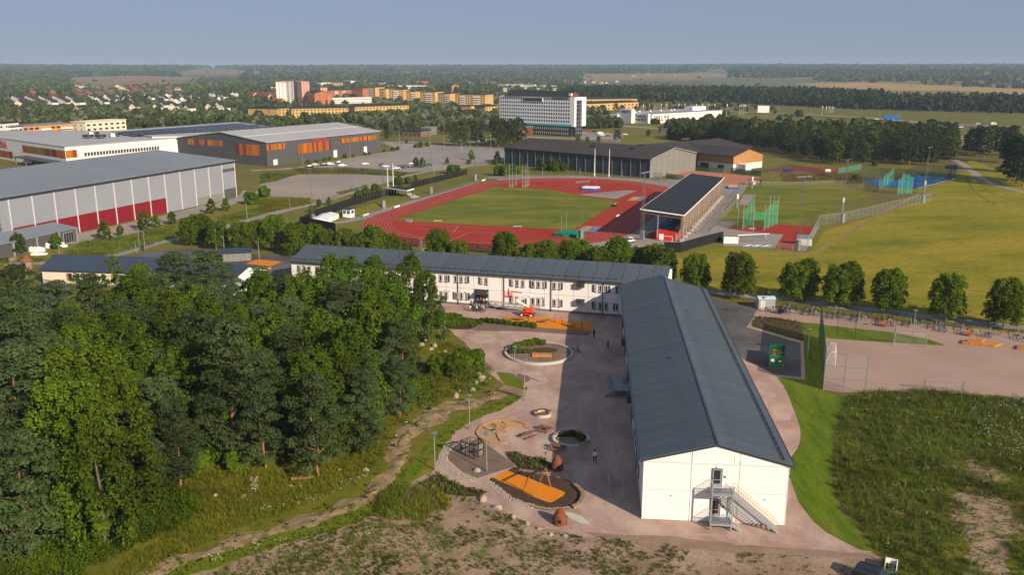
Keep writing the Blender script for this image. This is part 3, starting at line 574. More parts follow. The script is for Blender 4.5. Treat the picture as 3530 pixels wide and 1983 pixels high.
def block(c, x0, y0, x1, y1, h, depth, name, label, cat, wall, roof='flat', rm='droof', rows=3, cols=10, balc=(), group=None, ww=.4, side=True):
    p0, p1 = g(c, x0, y0, h), g(c, x1, y1, h); loc, rz, L_ = fr(p0, p1)
    o = thing(name, label, cat, loc, rz, group); footo(o, -3, -3, L_+3, depth+3)
    wm = C[wall] if isinstance(wall, str) else wall
    if roof == 'gable': gable(o, depth, L_, h-.5, h+3.0, wm, C[rm])
    else:
        MB().box(0, 0, 0, L_, depth, h).build('wall', wm, o)
        if roof == 'flat': MB().box(-.5, -.5, h+.004, L_+.5, depth+.5, h+.5).build('roof', C[rm], o)
        else:
            q = MB(); ov = .9; e = h+.05; r = h+2.4; k = depth/2
            q.add([(-ov,-ov,e),(L_+ov,-ov,e),(L_+ov,depth+ov,e),(-ov,depth+ov,e),(k*.6,k,r),(L_-k*.6,k,r)], [(0,1,5,4),(1,2,5),(2,3,4,5),(3,0,4),(3,2,1,0)]); q.build('roof', C[rm], o)
    fh = (h-.8)/rows; R = []
    for r in range(rows):
        for k in range(cols):
            xa = (k+.5)/cols*L_
            if any(b0 < (k+.5)/cols < b1 for b0, b1 in balc): continue
            R.append((xa-ww*L_/cols/2, r*fh+1.1, xa+ww*L_/cols/2, r*fh+1.1+min(1.5, fh*.5)))
    winset(o, R, M['glass'])
    if side:
        mb = MB()
        for r in range(rows):
            for k in range(2):
                ya = depth*(k+.8)/2.6
                for xx, s_ in ((L_, 1), (0, -1)): mb.box(min(xx, xx+s_*.05), ya-.6, r*fh+1.1, max(xx, xx+s_*.05), ya+.6, r*fh+2.4)
        tag(mb.build('windows', M['glass'], o), kind='stuff')
    for b0, b1 in balc:
        for r in range(rows):
            q = MB(); q.box(b0*L_, -1.3, r*fh+.25, b1*L_, -.01, r*fh+.45); q.box(b0*L_, -1.36, r*fh+.25, b1*L_, -1.28, r*fh+1.45)
            q.build('balcony', M['wpaint'], o)
    return o
GA = 'ochre apartment blocks in the middle distance'
block('B', 300, 497, 860, 488, 10, 12, 'apartment_block', 'long ochre three-storey block with dark roof, left of the pair behind the car park', 'apartment block', 'ochre', 'hip', rows=3, cols=16, group=GA)
block('B', 925, 480, 1456, 462, 10, 12, 'apartment_block', 'long ochre three-storey block ending above the poplars, right of the low pair', 'apartment block', 'ochre', 'hip', rows=3, cols=16, group=GA)
block('B', 165, 497, 272, 490, 10, 40, 'apartment_block', 'ochre block showing its short end and a long dark roof at the left', 'apartment block', 'ochre', 'hip', rows=3, cols=3, group=GA)
block('B', 2072, 472, 2172, 466, 10, 14, 'apartment_block', 'small ochre block end with white edge left of the hotel', 'apartment block', 'ochre', 'flat', rows=3, cols=1, group=GA)
block('B', 2212, 478, 2334, 472, 10, 16, 'apartment_block', 'small ochre block tucked directly beside the hotel', 'apartment block', 'ochre', 'hip', rows=3, cols=4, group=GA)
block('C', 875, 452, 1435, 432, 9, 20, 'apartment_block', 'low ochre block with wide dark roof right behind the hotel', 'apartment block', 'ochre', 'hip', rows=2, cols=14, group=GA)
block('C', 875, 405, 1420, 400, 9, 16, 'apartment_block', 'second dark-roofed ochre block behind the low one by the hotel', 'apartment block', 'ochre', 'hip', rows=2, cols=14, group=GA)
for k, (x0, y0, x1, y1, b) in enumerate([(1010,287,1125,289,((.45,.8),)), (1165,303,1232,304,((.6,.95),)), (1258,311,1402,312,((.35,.75),)), (1432,327,1522,328,((.6,.9),)), (1568,332,1716,334,((.4,.8),)), (1745,348,1862,350,((.6,.95),)), (1912,358,2212,362,((.18,.36),(.62,.82)))]):
    block('B', x0, y0, x1, y1, 16.5, 26, 'tower_block', ['leftmost of the tall ochre blocks, beside the orange brick block', 'second tall ochre block from the left, narrow front with balconies', 'third tall ochre block from the left, white balconies in the middle', 'fourth tall ochre block from the left, narrow front', 'fifth tall ochre block, balconies right of its middle', 'sixth tall ochre block, just left of the widest one', 'widest tall ochre block with two columns of white balconies'][k], 'apartment block', 'ochre', 'flat', rows=5, cols=[5,3,6,4,6,5,12][k], balc=b, group='tall ochre apartment blocks')
block('B', 240, 236, 318, 226, 32, 14, 'tower_block', 'tall white and pink tower with sloped top at the left of town', 'apartment block', 'wht', 'flat', 'pink', rows=10, cols=2)
block('B', 320, 228, 397, 234, 31, 12, 'tower_block', 'tall salmon pink slab joined behind the white tower', 'apartment block', 'pink', 'flat', 'pink', rows=10, cols=4, balc=((.55,.8),))
block('B', 500, 288, 585, 290, 20, 14, 'tower_block', 'white and pink block between the brick houses', 'apartment block', 'pink', 'flat', 'rtile', rows=6, cols=3, balc=((.0,.35),))
block('B', 425, 326, 525, 345, 16, 26, 'brick_block', 'orange brick block with a blank gable wall below the tower', 'apartment block', 'brick', 'gable', rows=4, cols=3)
block('B', 662, 318, 890, 312, 13, 14, 'brick_block', 'wide orange brick block with dark roof and white balconies', 'apartment block', 'brick', 'hip', rows=4, cols=7, balc=((.25,.4),(.62,.75)))
block('B', 895, 300, 1002, 302, 17, 14, 'brick_block', 'tall plain orange brick cube at the end of the ochre row', 'apartment block', 'brick', 'flat', 'rtile', rows=5, cols=4)
block('B', 662, 398, 1090, 388, 8, 12, 'terrace_row', 'long white balcony-fronted terrace below the brick blocks', 'terrace', 'wht', 'flat', 'wht', rows=2, cols=26, ww=.6)
block('B', 35, 285, 182, 282, 10, 12, 'apartment_block', 'white low block left of the pink tower', 'apartment block', 'wht', 'hip', rows=3, cols=6)
block('B', 590, 240, 690, 238, 14, 14, 'apartment_block', 'far white fronted block with flat dark roof, left of two', 'apartment block', 'wht', 'flat', rows=4, cols=5)
block('B', 695, 240, 800, 240, 14, 14, 'apartment_block', 'far ochre block with flat dark roof, right of the white one', 'apartment block', 'ochre', 'flat', rows=4, cols=5)
block('B', 800, 222, 885, 226, 14, 14, 'apartment_block', 'far white building with stepped roof beyond the blocks', 'apartment block', 'wht', 'flat', 'wht', rows=3, cols=5)
block('B', 1055, 236, 1215, 238, 12, 14, 'terrace_row', 'far white row with grey roof under the wood, left part', 'terrace', 'wht', 'hip', rows=2, cols=8)
block('B', 1240, 268, 1660, 268, 11, 20, 'terrace_row', 'long white flat building with red and blue panels beyond the ochre towers', 'terrace', 'wht', 'flat', 'bgroof', rows=2, cols=20, ww=.6)
block('B', 1520, 226, 1640, 226, 12, 40, 'apartment_block', 'far dark-roofed block beyond the long white building', 'apartment block', 'brick', 'hip', rows=2, cols=6)
block('B', 1790, 262, 1880, 268, 14, 18, 'chapel', 'far brick building with steep pale gable beside the white rows', 'chapel', 'brick', 'gable', 'droof', rows=2, cols=2)
for k, (x0, y0, x1) in enumerate([(0,262,130),(140,258,280),(290,262,410),(20,282,260),(270,280,450),(460,272,610),(100,298,330),(340,300,620)]):
    block('C', x0, y0, x1, y0+1, 7, 12, 'terrace_row', 'low white flat-roofed terrace in the rows behind the hotel', 'terrace', 'wht', 'flat', 'wht', rows=2, cols=int((x1-x0)/14), ww=.55, group='white terraces behind the hotel', side=False)
for k, (x0, y0, x1) in enumerate([(2430,342,2500),(2500,350,2576),(2540,362,2640)]):
    block('A', x0, y0, x1, y0+12, 6, 9, 'row_house', ['bright yellow row house at the upper end of the stepped row','bright yellow row house in the middle of the stepped row','bright yellow row house, third in the stepped row'][k], 'house', 'yel', 'gable', 'rtile', rows=2, cols=3, group='yellow row houses', side=False)
for k, (x0, y0, x1) in enumerate([(60,365,160),(100,418,196),(0,352,70)]):
    block('B', x0, y0, x1, y0+3, 6, 9, 'row_house', ['bright yellow row house left of the brick blocks','lowest yellow row house, in front of the others','bright yellow row house highest in its row'][k], 'house', 'yel', 'gable', 'rtile', rows=2, cols=4, group='yellow row houses', side=False)
# school blocks at the far left
o = block('Y', 175, 305, 395, 285, 11, 14, 'school_block', 'cream two-storey school block at the far left edge', 'school', 'cream', 'flat', rows=3, cols=3, ww=.7)
block('Y', -300, 320, 172, 305, 11, 14, 'school_block', 'cream wing cut by the left picture edge', 'school', 'cream', 'flat', rows=3, cols=5, ww=.5)
o = block('Y', 400, 288, 1262, 235, 10, 18, 'school_block', 'orange school wing with terraces and blue-grey roof', 'school', 'orng', 'flat', 'bgroof', rows=3, cols=9, ww=.7, balc=((.35,.55),(.75,1.0)))
block('Y', 1510, 215, 2232, 168, 11, 16, 'school_block', 'cream white school block with stepped roof and yellow window panels', 'school', 'cream', 'flat', 'cream', rows=3, cols=7, ww=.5)
block('Y', 90, 235, 330, 215, 14, 10, 'roof_pavilion', 'grey rooftop storey above the cream school', 'school', 'wht', 'flat', rows=4, cols=8, ww=.6)
# villas
def villa_set(wall, roof, W_, L_, e, r):
    w = MB(); k = W_/2
    w.add([(-k,0,0),(k,0,0),(k,L_,0),(-k,L_,0),(-k,0,e),(k,0,e),(k,L_,e),(-k,L_,e),(0,0,r-.02),(0,L_,r-.02)], [(0,1,5,8,4),(2,3,7,9,6),(1,2,6,5),(3,0,4,7)])
    q = MB(); ov = .5; s = (r-e)/k
    q.slab((0,-ov,r+.25),(0,L_+ov,r+.25),(-k-ov,L_+ov,e-ov*s+.25),(-k-ov,-ov,e-ov*s+.25), .25); q.slab((k+ov,-ov,e-ov*s+.25),(k+ov,L_+ov,e-ov*s+.25),(.003,L_+ov,r+.25),(.003,-ov,r+.25), .25)
    n = MB()
    for x in (-k*.5, k*.5): n.box(x-.6, -.06, 1, x+.6, -.01, 2.3)
    n.box(-.5, -.06, e, .5, -.01, e+1.2)
    c = MB(); c.box(.5, L_*.4, r-1, 1.2, L_*.4+.8, r+1)
    return [('wall', w.mesh('villa_wall', C[wall])), ('roof', q.mesh('villa_roof', C[roof])), ('windows', n.mesh('villa_windows', M['glass'])), ('chimney', c.mesh('villa_chimney', C['rbrick']))]
VS = {'w': villa_set('wht','droof',9,11,3.4,7.2), 'r': villa_set('redh','rtile',9,11,4,8.5), 't': villa_set('cream','rtile',10,10,4.5,8.5), 'y': villa_set('cream','droof',9,12,5,9)}
VL = {'w': ('white gabled house with dark roof among the trees of the far-left estate', 'white estate houses on the far left'), 'r': ('dark red house with red roof among the trees at the far left', 'red houses at the far left'), 't': ('pale house with red tiled roof among far trees', 'pale houses with red roofs'), 'y': ('cream house with a tall dark-roofed gable near the belt of grey willows', 'cream houses by the willows')}
def villa(c, x, y, k, rz=None):
    p = gt(c, x, y); o = thing('house', VL[k][0], 'house', (p[0], p[1], hz(*p)), rnd.uniform(-.5, .2) if rz is None else rz, VL[k][1])
    for nm, me in VS[k]: link(nm, me, o)
    foot([(p[0]-8, p[1]-6), (p[0]+8, p[1]-6), (p[0]+8, p[1]+14), (p[0]-8, p[1]+14)])
for i, x0 in enumerate((130, 262, 395, 535, 665)):
    for k in range(5): villa('A', x0+k*25, 408+k*13, 'w', -.35)
for x, y in [(880,402),(915,408),(960,428),(1000,455),(1040,395),(1060,418),(1110,425),(1160,400),(1200,405),(1230,420),(1270,390),(1290,440),(1320,405),(1440,388),(1480,410),(1580,410),(1610,420),(1650,385),(1690,395),(1700,430),(1740,445),(1780,385),(1800,425),(1860,380),(1900,400),(2080,375),(2110,380),(2165,420),(2190,400),(2300,370),(2340,375),(1970,425)]: villa('A', x, y, 'w')
for x, y in [(1310,520),(1600,500),(1640,495),(1840,535),(1700,515),(2145,505),(2190,530),(1535,525),(2060,515),(760,545),(180,475),(720,475)]: villa('A', x, y, 'y')
for x, y in [(945,315),(1310,335),(1280,300),(1340,300),(500,260),(300,365),(400,360),(490,365),(860,380),(760,290+60),(1400,300),(1640,312),(1560,260),(1750,270),(1880,270),(1940,285),(2130,280),(2260,270),(2350,255),(2500,220)]: villa('A', x, y, 'r')
for x, y in [(430,290),(760,290),(820,300),(1160,290),(1190,305),(1230,330),(1740,322),(80,360),(140,320)]: villa('A', x, y, 't')
for x, y, k in [(60,245,'r'),(30,270,'r'),(500,195,'r'),(530,200,'t'),(720,215,'w'),(830,210,'r'),(990,210,'r'),(560,225,'w'),(1700,212,'r'),(1920,215,'w'),(1990,235,'w'),(2040,245,'w'),(2090,225,'r'),(2200,250,'r'),(2130,225,'t'),(450,250,'t'),(210,250,'r'),(140,195,'r')]: villa('B', x, y, k)
for x, y, k in [(830,158,'r'),(1375,185,'w'),(1400,185,'w'),(1450,165,'r'),(1480,165,'r'),(1410,160,'r'),(1530,160,'w'),(2420,220,'r'),(2460,220,'r'),(2510,220,'r'),(1130,175,'r'),(1790,170,'w'),(1770,160,'r'),(910,245,'w'),(990,245,'t'),(1060,250,'t'),(1120,250,'w'),(1220,240,'y')]: villa('C', x, y, k)
for x, y, k in [(20,205,'r'),(70,207,'r'),(120,205,'r'),(95,190,'r'),(140,195,'r'),(90,135,'w'),(150,200,'r'),(15,135,'w'),(800,332,'w')]: villa('D', x, y, k)
# ------------------------------------------------------------------ sports halls
def band(o, x0, x1, z0, z1, n, name='glazing_band', seed=1, y=-.05, ax='x'):
    q = random.Random(seed); mb = MB(); x = x0
    n = int(n*1.7); cuts = sorted(q.uniform(0, 1) for _ in range(n-1)); cuts = [0]+cuts+[1]
    for i in range(n):
        mb.mi = q.choice([0,0,0,0,1,1,3,3,2,4]); a, b = x0+(x1-x0)*cuts[i], x0+(x1-x0)*cuts[i+1]
        if ax == 'x': mb.box(a, y, z0, b, y+.045, z1)
        else: mb.box(y, a, z0, y+.045, b, z1)
    return mb.build(name, [C['o1'], C['o2'], C['o3'], C['o4'], C['o5']], o)
# grey hall, front left
P1, P0 = g('E', 2335, 230), g('E', 770, 580)
ux, uy = (P1[0]-P0[0]), (P1[1]-P0[1]); d = hypot(ux, uy); ux /= d; uy /= d
Lg = 150.0
hall = thing('grey_hall', 'huge grey sheet-metal sports hall with red wall panels at the left', 'sports hall', (P1[0]-ux*Lg, P1[1]-uy*Lg), atan2(uy, ux)); footo(hall, -5, -20, Lg+5, 45)
E0, E1, DG = 14.9, 17.9, 38.0
MB().add([(0,0,0),(Lg,0,0),(Lg,DG,0),(0,DG,0),(0,0,E0),(Lg,0,E0),(Lg,DG,E1),(0,DG,E1)], [(0,1,5,4),(1,2,6,5),(2,3,7,6),(3,0,4,7)]).build('wall', C['gwall'], hall)
for k in range(2):
    y0, y1 = (0-.5, DG*.44) if k == 0 else (DG*.44+.25, DG+.4); f = lambda y: E0 + (E1-E0)*y/DG + .5
    MB().slab((-.5,y0,f(y0)),(Lg+.6,y0,f(y0)),(Lg+.6,y1,f(y1)),(-.5,y1,f(y1)), .3).build('roof_sheet', C['bgroof'], hall)
MB().box(0, -.3, E0-.55, Lg, -.02, E0-.02).build('eave_strip', M['dark'], hall)
nb = 18; bw = Lg/nb
for k in range(nb+1): MB().box(k*bw-.13, -.25, 0, k*bw+.13, -.01, E0-.6).build('pilaster', M['joint'], hall)
for k in range(nb):
    xa = Lg - (k+1)*bw
    if 5 <= k <= 12: MB().box(xa+.3, -.12, .1, xa+bw-.3, -.02, 5.6).build('red_panel', C['maroon'], hall)
    else: MB().box(xa+.3, -.10, .1, xa+bw-.3, -.02, 3.0 if k in (1,2) else .6).build('base_panel', C['gwall'] if k not in (1,2) else C['tgrey'], hall)
MB().box(Lg-bw+.3, -.14, .1, Lg-.3, -.02, 4.2).build('dark_panel', C['dwall'], hall)
MB().box(Lg-bw+.4, -.14, 11.2, Lg-.3, -.02, 12.4).build('dark_panel', C['dwall'], hall)
lad = MB(); lx = Lg - 13.55*bw
for s_ in (-.35, .35): lad.box(lx+s_-.05, -.7, 5, lx+s_+.05, -.6, E0+1)
for k in range(16): lad.box(lx-.35, -.7, 5+k*.65, lx+.35, -.62, 5.07+k*.65)
for k in range(6): lad.box(lx-.45, -1.3, 6.5+k*1.5, lx+.45, -.62, 6.6+k*1.5)
lad.build('ladder', M['galvd'], hall)
# annex
q0 = g('E', 768, 665); q1 = g('E', 105, 800)
ann = thing('hall_annex', 'low dark annex with grey lean-to roof in front of the grey hall', 'building', (q0[0]-ux*42, q0[1]-uy*42), atan2(uy, ux)); footo(ann, -2, -4, 44, 10)
MB().add([(0,0,0),(42,0,0),(42,9,0),(0,9,0),(0,0,4.0),(42,0,4.0),(42,9,5.2),(0,9,5.2)], [(0,1,5,4),(1,2,6,5),(2,3,7,6),(3,0,4,7)]).build('wall', C['dwall'], ann)
MB().slab((-.3,-.4,4.3),(42.4,-.4,4.3),(42.4,9,5.5),(-.3,9,5.5), .28).build('roof', C['bgroof'], ann)
for x in (41.8, 35.2, 27, 19): MB().box(x-.25, -.3, 0, x+.25, -.01, 4).build('pilaster', M['galv'], ann)
dr = MB().box(36.6, -.15, .05, 40.6, -.02, 3.6).build('gate_door', M['galv'], ann)
for k in range(4): MB().box(36.85+k*.93, -.2, .3, 37.6+k*.93, -.152, 3.4).build('pane', M['glass'], dr)
# dark arena hall with orange glazing
c_, r_ = g('B', 65, 1065), g('B', 1180, 920)
loc, rz, Ld = fr(c_, r_)
ar = thing('dark_arena', 'dark grey arena hall with orange window bands and pale roof', 'arena', loc, rz); footo(ar, -3, -3, Ld+3, 73)
gable(ar, 70, Ld, 12.6, 17.0, C['dwall'], C['groof'], .5, .4)
MB().box(0, 17.4, 15.17, Ld, 17.8, 15.34).build('roof_seam', M['joint'], ar)
def fx(x): return (x - 65)/(1180-65)
def bnd(xa, xb, z0, z1, n, s): band(ar, Ld*xa, Ld*xb, z0, z1, n, seed=s)
bnd(.001, .14, 8.4, 11.4, 13, 1); bnd(.245, .52, 4.6, 10.2, 22, 2); bnd(.60, .965, 8.0, 10.6, 34, 3)
for x in (.045, .545, .83): MB().box(Ld*x, -.12, .1, Ld*x+3.0, -.02, 4.2 if x > .1 else 3).build('door', M['wpaint'], ar)
for x in (.24, .53, .70, .80): MB().box(Ld*x, -.08, .2, Ld*x+.15, -.01, 12.3).build('wall_joint', M['dark'], ar)
text('IFU ARENA', 2.6, C['rlet'], ar, (Ld*.36, -.1, 10.6), VERT)
# left gable side of the dark arena
for (ya, yb, z0, z1, n, s) in ((5, 24, 5.2, 11.2, 16, 6), (34, 62, 9.2, 12.4, 20, 7)): band(ar, ya, yb, z0, z1, n, seed=s, y=-.05, ax='y')
# white arena
def prism_hall(name, label, cat, c, pts, z, wall, roof):
    P = [g(cc, x, y, z) for cc, x, y in pts]; o = thing(name, label, cat, P[0]); L_ = [(p[0]-P[0][0], p[1]-P[0][1]) for p in P]
    MB().prism(L_, 0, z).build('wall', wall, o); cx = sum(p[0] for p in L_)/len(L_); cy = sum(p[1] for p in L_)/len(L_)
    MB().prism([(cx+(p[0]-cx)*1.004, cy+(p[1]-cy)*1.004) for p in L_], z+.004, z+.35).build('roof', roof, o); foot(P); return o, L_, P
WA, wl, wp = prism_hall('white_arena', 'white arena building with red letters and a grey roof at the left edge', 'arena', 'Y', [('Y',1145,655),('A',1592,802),('A',1830,790),('A',1090,722),('Y',-850,366),('Y',-900,379)], 12, C['wht'], C['groof'])
def side_frame(o, a, b, name='facade'):
    e = bpy.data.objects.new(name, None); COL.objects.link(e); e.parent = o; e.location = (a[0], a[1], 0); e.rotation_euler = (0, 0, atan2(b[1]-a[1], b[0]-a[0])); return e, hypot(b[0]-a[0], b[1]-a[1])
fa, La = side_frame(WA, wl[0], wl[1])
for k in range(26):
    MB().box(La*(.18+k*.0305), -.07, 6.4, La*(.18+k*.0305)+La*.021, -.01, 8.3).build('window', M['glass'], fa)
for k in range(4): MB().box(La*(.115+k*.29), -.06, 3, La*(.115+k*.29)+.12, -.01, 11.9).build('wall_joint', M['joint'], fa)
band(fa, .2, La*.11, 6.2, 10.2, 6, seed=11)
fb, Lb = side_frame(WA, wl[5], wl[0])
def along(c, x, y, z, o=WA):                        # distance along the left facade for a spot seen on it
    best = 0; P = g(c, x, y, z); a, b = wp[5], wp[0]; dx, dy = b[0]-a[0], b[1]-a[1]; u, v = P[0]/P[1], 1
    den = dx - u*dy; t = (u*a[1] - a[0])/den if abs(den) > 1e-6 else 1
    return t*hypot(dx, dy)
band(fb, along('Y', 405, 700, 8), Lb-.2, 6.0, 10.0, 24, seed=12)
band(fb, along('Y', -260, 800, 4), along('Y', 232, 800, 4), 1.2, 5.2, 16, seed=13)
tn = text('ARENA', 6.4, C['rlet'], fb, (along('Y', 125, 640, 9), -.1, 6.7), VERT, align='RIGHT')
cn = MB(); xa = along('Y', 480, 830, 4); cn.box(xa, -7, 3.9, Lb+6, -.02, 4.4); cn.build('canopy', C['dwall'], fb)
for k in range(4): MB().box(xa+.5+k*(Lb+4-xa)/4, -6.6, 0, xa+.9+k*(Lb+4-xa)/4, -6.2, 3.9).build('post', M['deck'], fb)
MB().box(xa+6, -.1, .1, Lb-1, -.02, 3.6).build('glass_wall', M['glass'], fb)
# rooftop fans of the white arena
for k, (x, y) in enumerate([(1570,490),(1670,442),(1790,492),(2050,462)]):
    p = g('Y', x, y, 12.5); f = thing('roof_fan', ['left front of the black round coolers on the white arena roof','rear black round cooler with white box on the white arena roof','right front black round cooler on the white arena roof','single black cooler beside a silver box on the arena roof'][k], 'cooler', (p[0], p[1], 12.36), 0, 'coolers on the arena roof')
    MB().lathe([(.1,.9),(3.0,.9),(3.2,1.3),(3.0,2.0),(.1,2.0)], 18).build('drum', M['black'], f)
    for j in range(4): MB().cbox((2*cos(j*pi/2), 2*sin(j*pi/2), .45), (.25, .25, .9)).build('leg', M['black'], f)
    if k in (1, 3): MB().box(-1.2, -3.4, .1, 1.2, -2.2, 2.2).build('cabinet', M['wpaint'], f)
SH, sl_, sp_ = prism_hall('solar_hall', 'flat hall covered with blue solar panels behind the dark arena', 'hall', 'A', [('A',1500,778),('A',1100,722),('A',2330,634),('B',250,700),('B',-60,715),('A',1850,770)], 13, C['wht'], C['groof'])
r = 0
for k in range(22):
    for j in range(3):
        a = [g('A', 1110+k*55 + j*200*0, 728-k*3.9, 13.6), g('A', 1160+k*55, 724-k*3.9, 13.6)]
        t0, t1 = j/3, (j+.92)/3
        pts = []
        for s_ in (0, 1):
            x = 1112+(k+s_*.94)*55; top = (x, 727-(x-1112)*.0718); bot = (x+220+ (k*10), top[1]+46-abs(k-12)*.8)
            for t in ((t0, t1) if s_ == 0 else (t1, t0)): pts.append(g('A', top[0]+(bot[0]-top[0])*t, top[1]+(bot[1]-top[1])*t, 13.6))
        MB().add([(p[0]-sp_[0][0], p[1]-sp_[0][1], 13.45 + .5*(i in (1, 2))) for i, p in enumerate(pts)], [(0,1,2,3)]).build('solar_panel', C['solar'], SH)
# dark teal tennis hall
c_, r_, l_ = g('C', 1545, 1185), g('C', 1990, 1110), g('C', 95, 1080)
loc, rz, Wt = fr(c_, r_); Lt = 95.0
TH = thing('tennis_hall', 'long charcoal-roofed tennis hall with grey gable behind the running track', 'sports hall', loc, rz); footo(TH, -3, -3, Wt+3, Lt+3)
w = MB(); w.add([(0,0,0),(Wt,0,0),(Wt,Lt,0),(0,Lt,0),(0,0,9),(Wt,0,9),(Wt,Lt,9),(0,Lt,9),(Wt/2,0,13),(Wt/2,Lt,13)], [(1,2,6,5),(2,3,7,9,6),(3,0,4,7)]); w.build('wall', C['teal'], TH)
MB().add([(0,-.05,0),(Wt,-.05,0),(Wt,-.05,9),(Wt/2,-.05,13),(0,-.05,9)], [(0,1,2,3,4)]).build('gable_wall', C['tgrey'], TH)
for s_ in (0, 1):
    x0, x1 = (-.7, Wt/2) if s_ == 0 else (Wt/2+.01, Wt+.7); f = lambda x: 9.3 + 4*(1-abs(x-Wt/2)/(Wt/2))
    MB().slab((x0,-.6,f(x0)),(x1,-.6,f(x1)),(x1,Lt+.6,f(x1)),(x0,Lt+.6,f(x0)), .35).build('roof', C['broof'], TH)
for k in range(9): zt = 9 + 4*(1-abs(k/8-.5)*2); MB().box(k/8*Wt-.09, -.25, 0, k/8*Wt+.09, -.06, zt-.1).build('column', M['galv'], TH)
for k in range(18): MB().box(-.25, k*Lt/17-.08, 0, -.01, k*Lt/17+.08, 8.9).build('column', M['galvd'], TH)
for s_ in (0, 1):
    MB().beam(((0, Wt)[s_], -.7, 9.28), (Wt/2, -.7, 13.28), .15, .4).build('verge_board', M['galv'], TH)
for x, y in [(14,20),(14,45),(30,12)]: MB().cbox((x, y, 9.4+4*(1-abs(x-Wt/2)/(Wt/2))+.35), (2.2, 1.2, .6)).build('roof_vent', M['black'], TH)
# tan hall to its right
c_, r_ = g('C', 2365, 1110), g('C', 2652, 1078)
loc, rz, Wb = fr(c_, r_); BH = thing('tan_hall', 'tan and white sports hall with charcoal roof next to the clay courts', 'sports hall', loc, rz); footo(BH, -30, -3, Wb+3, 95)
Lb2 = 42.0; rid = Wb*.52
w = MB(); w.add([(0,0,3.2),(Wb,0,3.2),(Wb,Lb2,3.2),(0,Lb2,3.2),(0,0,7.3),(Wb,0,7.3),(Wb,Lb2,7.3),(0,Lb2,7.3),(rid,0,10.6),(rid,Lb2,10.6)], [(0,1,5,8,4),(1,2,6,5),(2,3,7,9,6),(3,0,4,7)]); w.build('upper_wall', C['tan'], BH)
MB().box(.05, .05, 0, Wb-.05, Lb2-.05, 3.2).build('lower_wall', C['wht'], BH)
for s_ in (0, 1):
    x0, x1 = (-.7, rid) if s_ == 0 else (rid+.01, Wb+.7); f = lambda x: 7.6 + 3.3*(1 - (abs(x-rid)/(rid if x < rid else Wb-rid)))
    MB().slab((x0,-.6,f(x0)),(x1,-.6,f(x1)),(x1,Lb2+.6,f(x1)),(x0,Lb2+.6,f(x0)), .35).build('roof', C['broof'], BH)
MB().box(2.5, -6, 0, 7.5, -.03, 3.4).build('porch', C['wht'], BH)
MB().box(-.1, 6, .6, -.02, 10, 2.4).build('window', M['glass'], BH); MB().box(-.1, 16, .2, -.02, 22, 2.6).build('window', M['glass'], BH)
B2 = thing('rear_hall', 'wide hall with charcoal roof behind the tan hall', 'sports hall', w2(BH, -20, Lb2-18), rz); footo(B2, -3, -3, 75, 60)
gable(B2, 46, 66, 7.8, 11.2, C['teal'], C['broof'], .7, .35)
# hotel
pa, pb = g('C', 62, 369, 30), g('C', 777, 387, 30)
loc, rz, Lh = fr(pa, pb); HO = thing('hotel', 'white eight-storey hotel block with rows of square windows on a black base', 'hotel', loc, rz); footo(HO, -4, -25, Lh+4, 24)
DH = 16.0
MB().box(0, 0, 7.6, Lh, DH, 30).build('wall', mat('hotel_white', (.82,.82,.83), (.75,.76,.78), scale=.15, fscale=1, fine=.05), HO)
MB().box(Lh*.02, .4, 0, Lh-.4, DH-.4, 7.6).build('base_wall', C['sdark'], HO)
MB().box(-.05, -.08, 7.6, Lh+.08, -.01, 9.2).build('turquoise_band', C['tq'], HO)
wm = MB().box(0, -.09, 0, 1.15, -.015, 1.55).mesh('window', M['glass']); rm = MB().box(-.3, -.14, -.1, 0, -.02, 1.6).mesh('reveal', M['joint'])
for r in range(7):
    for k in range(30):
        z = 10.6 + r*2.78; x = 1.2 + k*(Lh-3)/29.6
        if r == 6 and .33 < x/Lh < .61: continue
        link('window', wm, HO, (x, 0, z))
for r in range(2):
    for k in range(26):
        link('window', wm, HO, (Lh*.3+k*Lh*.68/26, .38, 1.2+r*3.4)); 
        MB().box(Lh*.3+k*Lh*.68/26-.45, .28, 1+r*3.4, Lh*.3+k*Lh*.68/26-.1, .385, 3.0+r*3.4).build('shutter', M['wpaint'], HO)
bx = MB().box(Lh*.345, -.5, 26.1, Lh*.615, -.02, 29.2).build('picture_window', M['wpaint'], HO); MB().box(Lh*.35, -.56, 26.4, Lh*.61, -.505, 28.9).build('pane', M['glass'], bx)
MB().add([(Lh*.075,-.6,30.02),(Lh*.99,-.6,30.02),(Lh*.99,DH*.8,30.02),(Lh*.075,DH*.8,30.02),(Lh*.11,DH*.4,34.6),(Lh*.97,DH*.4,34.6)], [(0,1,5,4),(2,3,4,5),(3,0,4)]).build('penthouse_roof', C['droof'], HO)
MB().add([(Lh*.995,0,30.02),(Lh*.995,DH*.8,30.02),(Lh*.975,DH*.4,34.5)], [(0,1,2)]).build('penthouse_wall', C['rbrick'], HO)
MB().box(Lh*.95, 1, 30.01, Lh*.985, 2.5, 33).build('chimney', M['wpaint'], HO)
st = MB().box(Lh+.02, 3, .1, Lh+1.6, 10, 27.6).build('stair_tower', C['sdark'], HO)
for k in range(8): MB().box(Lh+.6, 2.8, 2.4+k*3.15, Lh+2.4, 10.2, 2.65+k*3.15).build('stair_landing', M['galv'], st)
for y in (3, 6.5, 10): MB().box(Lh+2.2, y-.1, 0, Lh+2.4, y+.1, 28).build('steel_post', M['galv'], st)
for y0, y1 in ((.0, 2.6), (10.6, DH)): MB().box(Lh+.02, y0, 7.6, Lh+2.6, y1, 30).build('side_wall', M['wpaint'], HO)
MB().box(Lh+.02, 2.65, 27.7, Lh+2.6, 10.55, 30).build('side_wall', M['wpaint'], HO)
text('ARENAHOTELLET', 1.75, C['blet'], HO, (Lh*.76, -.12, 28.3), VERT)
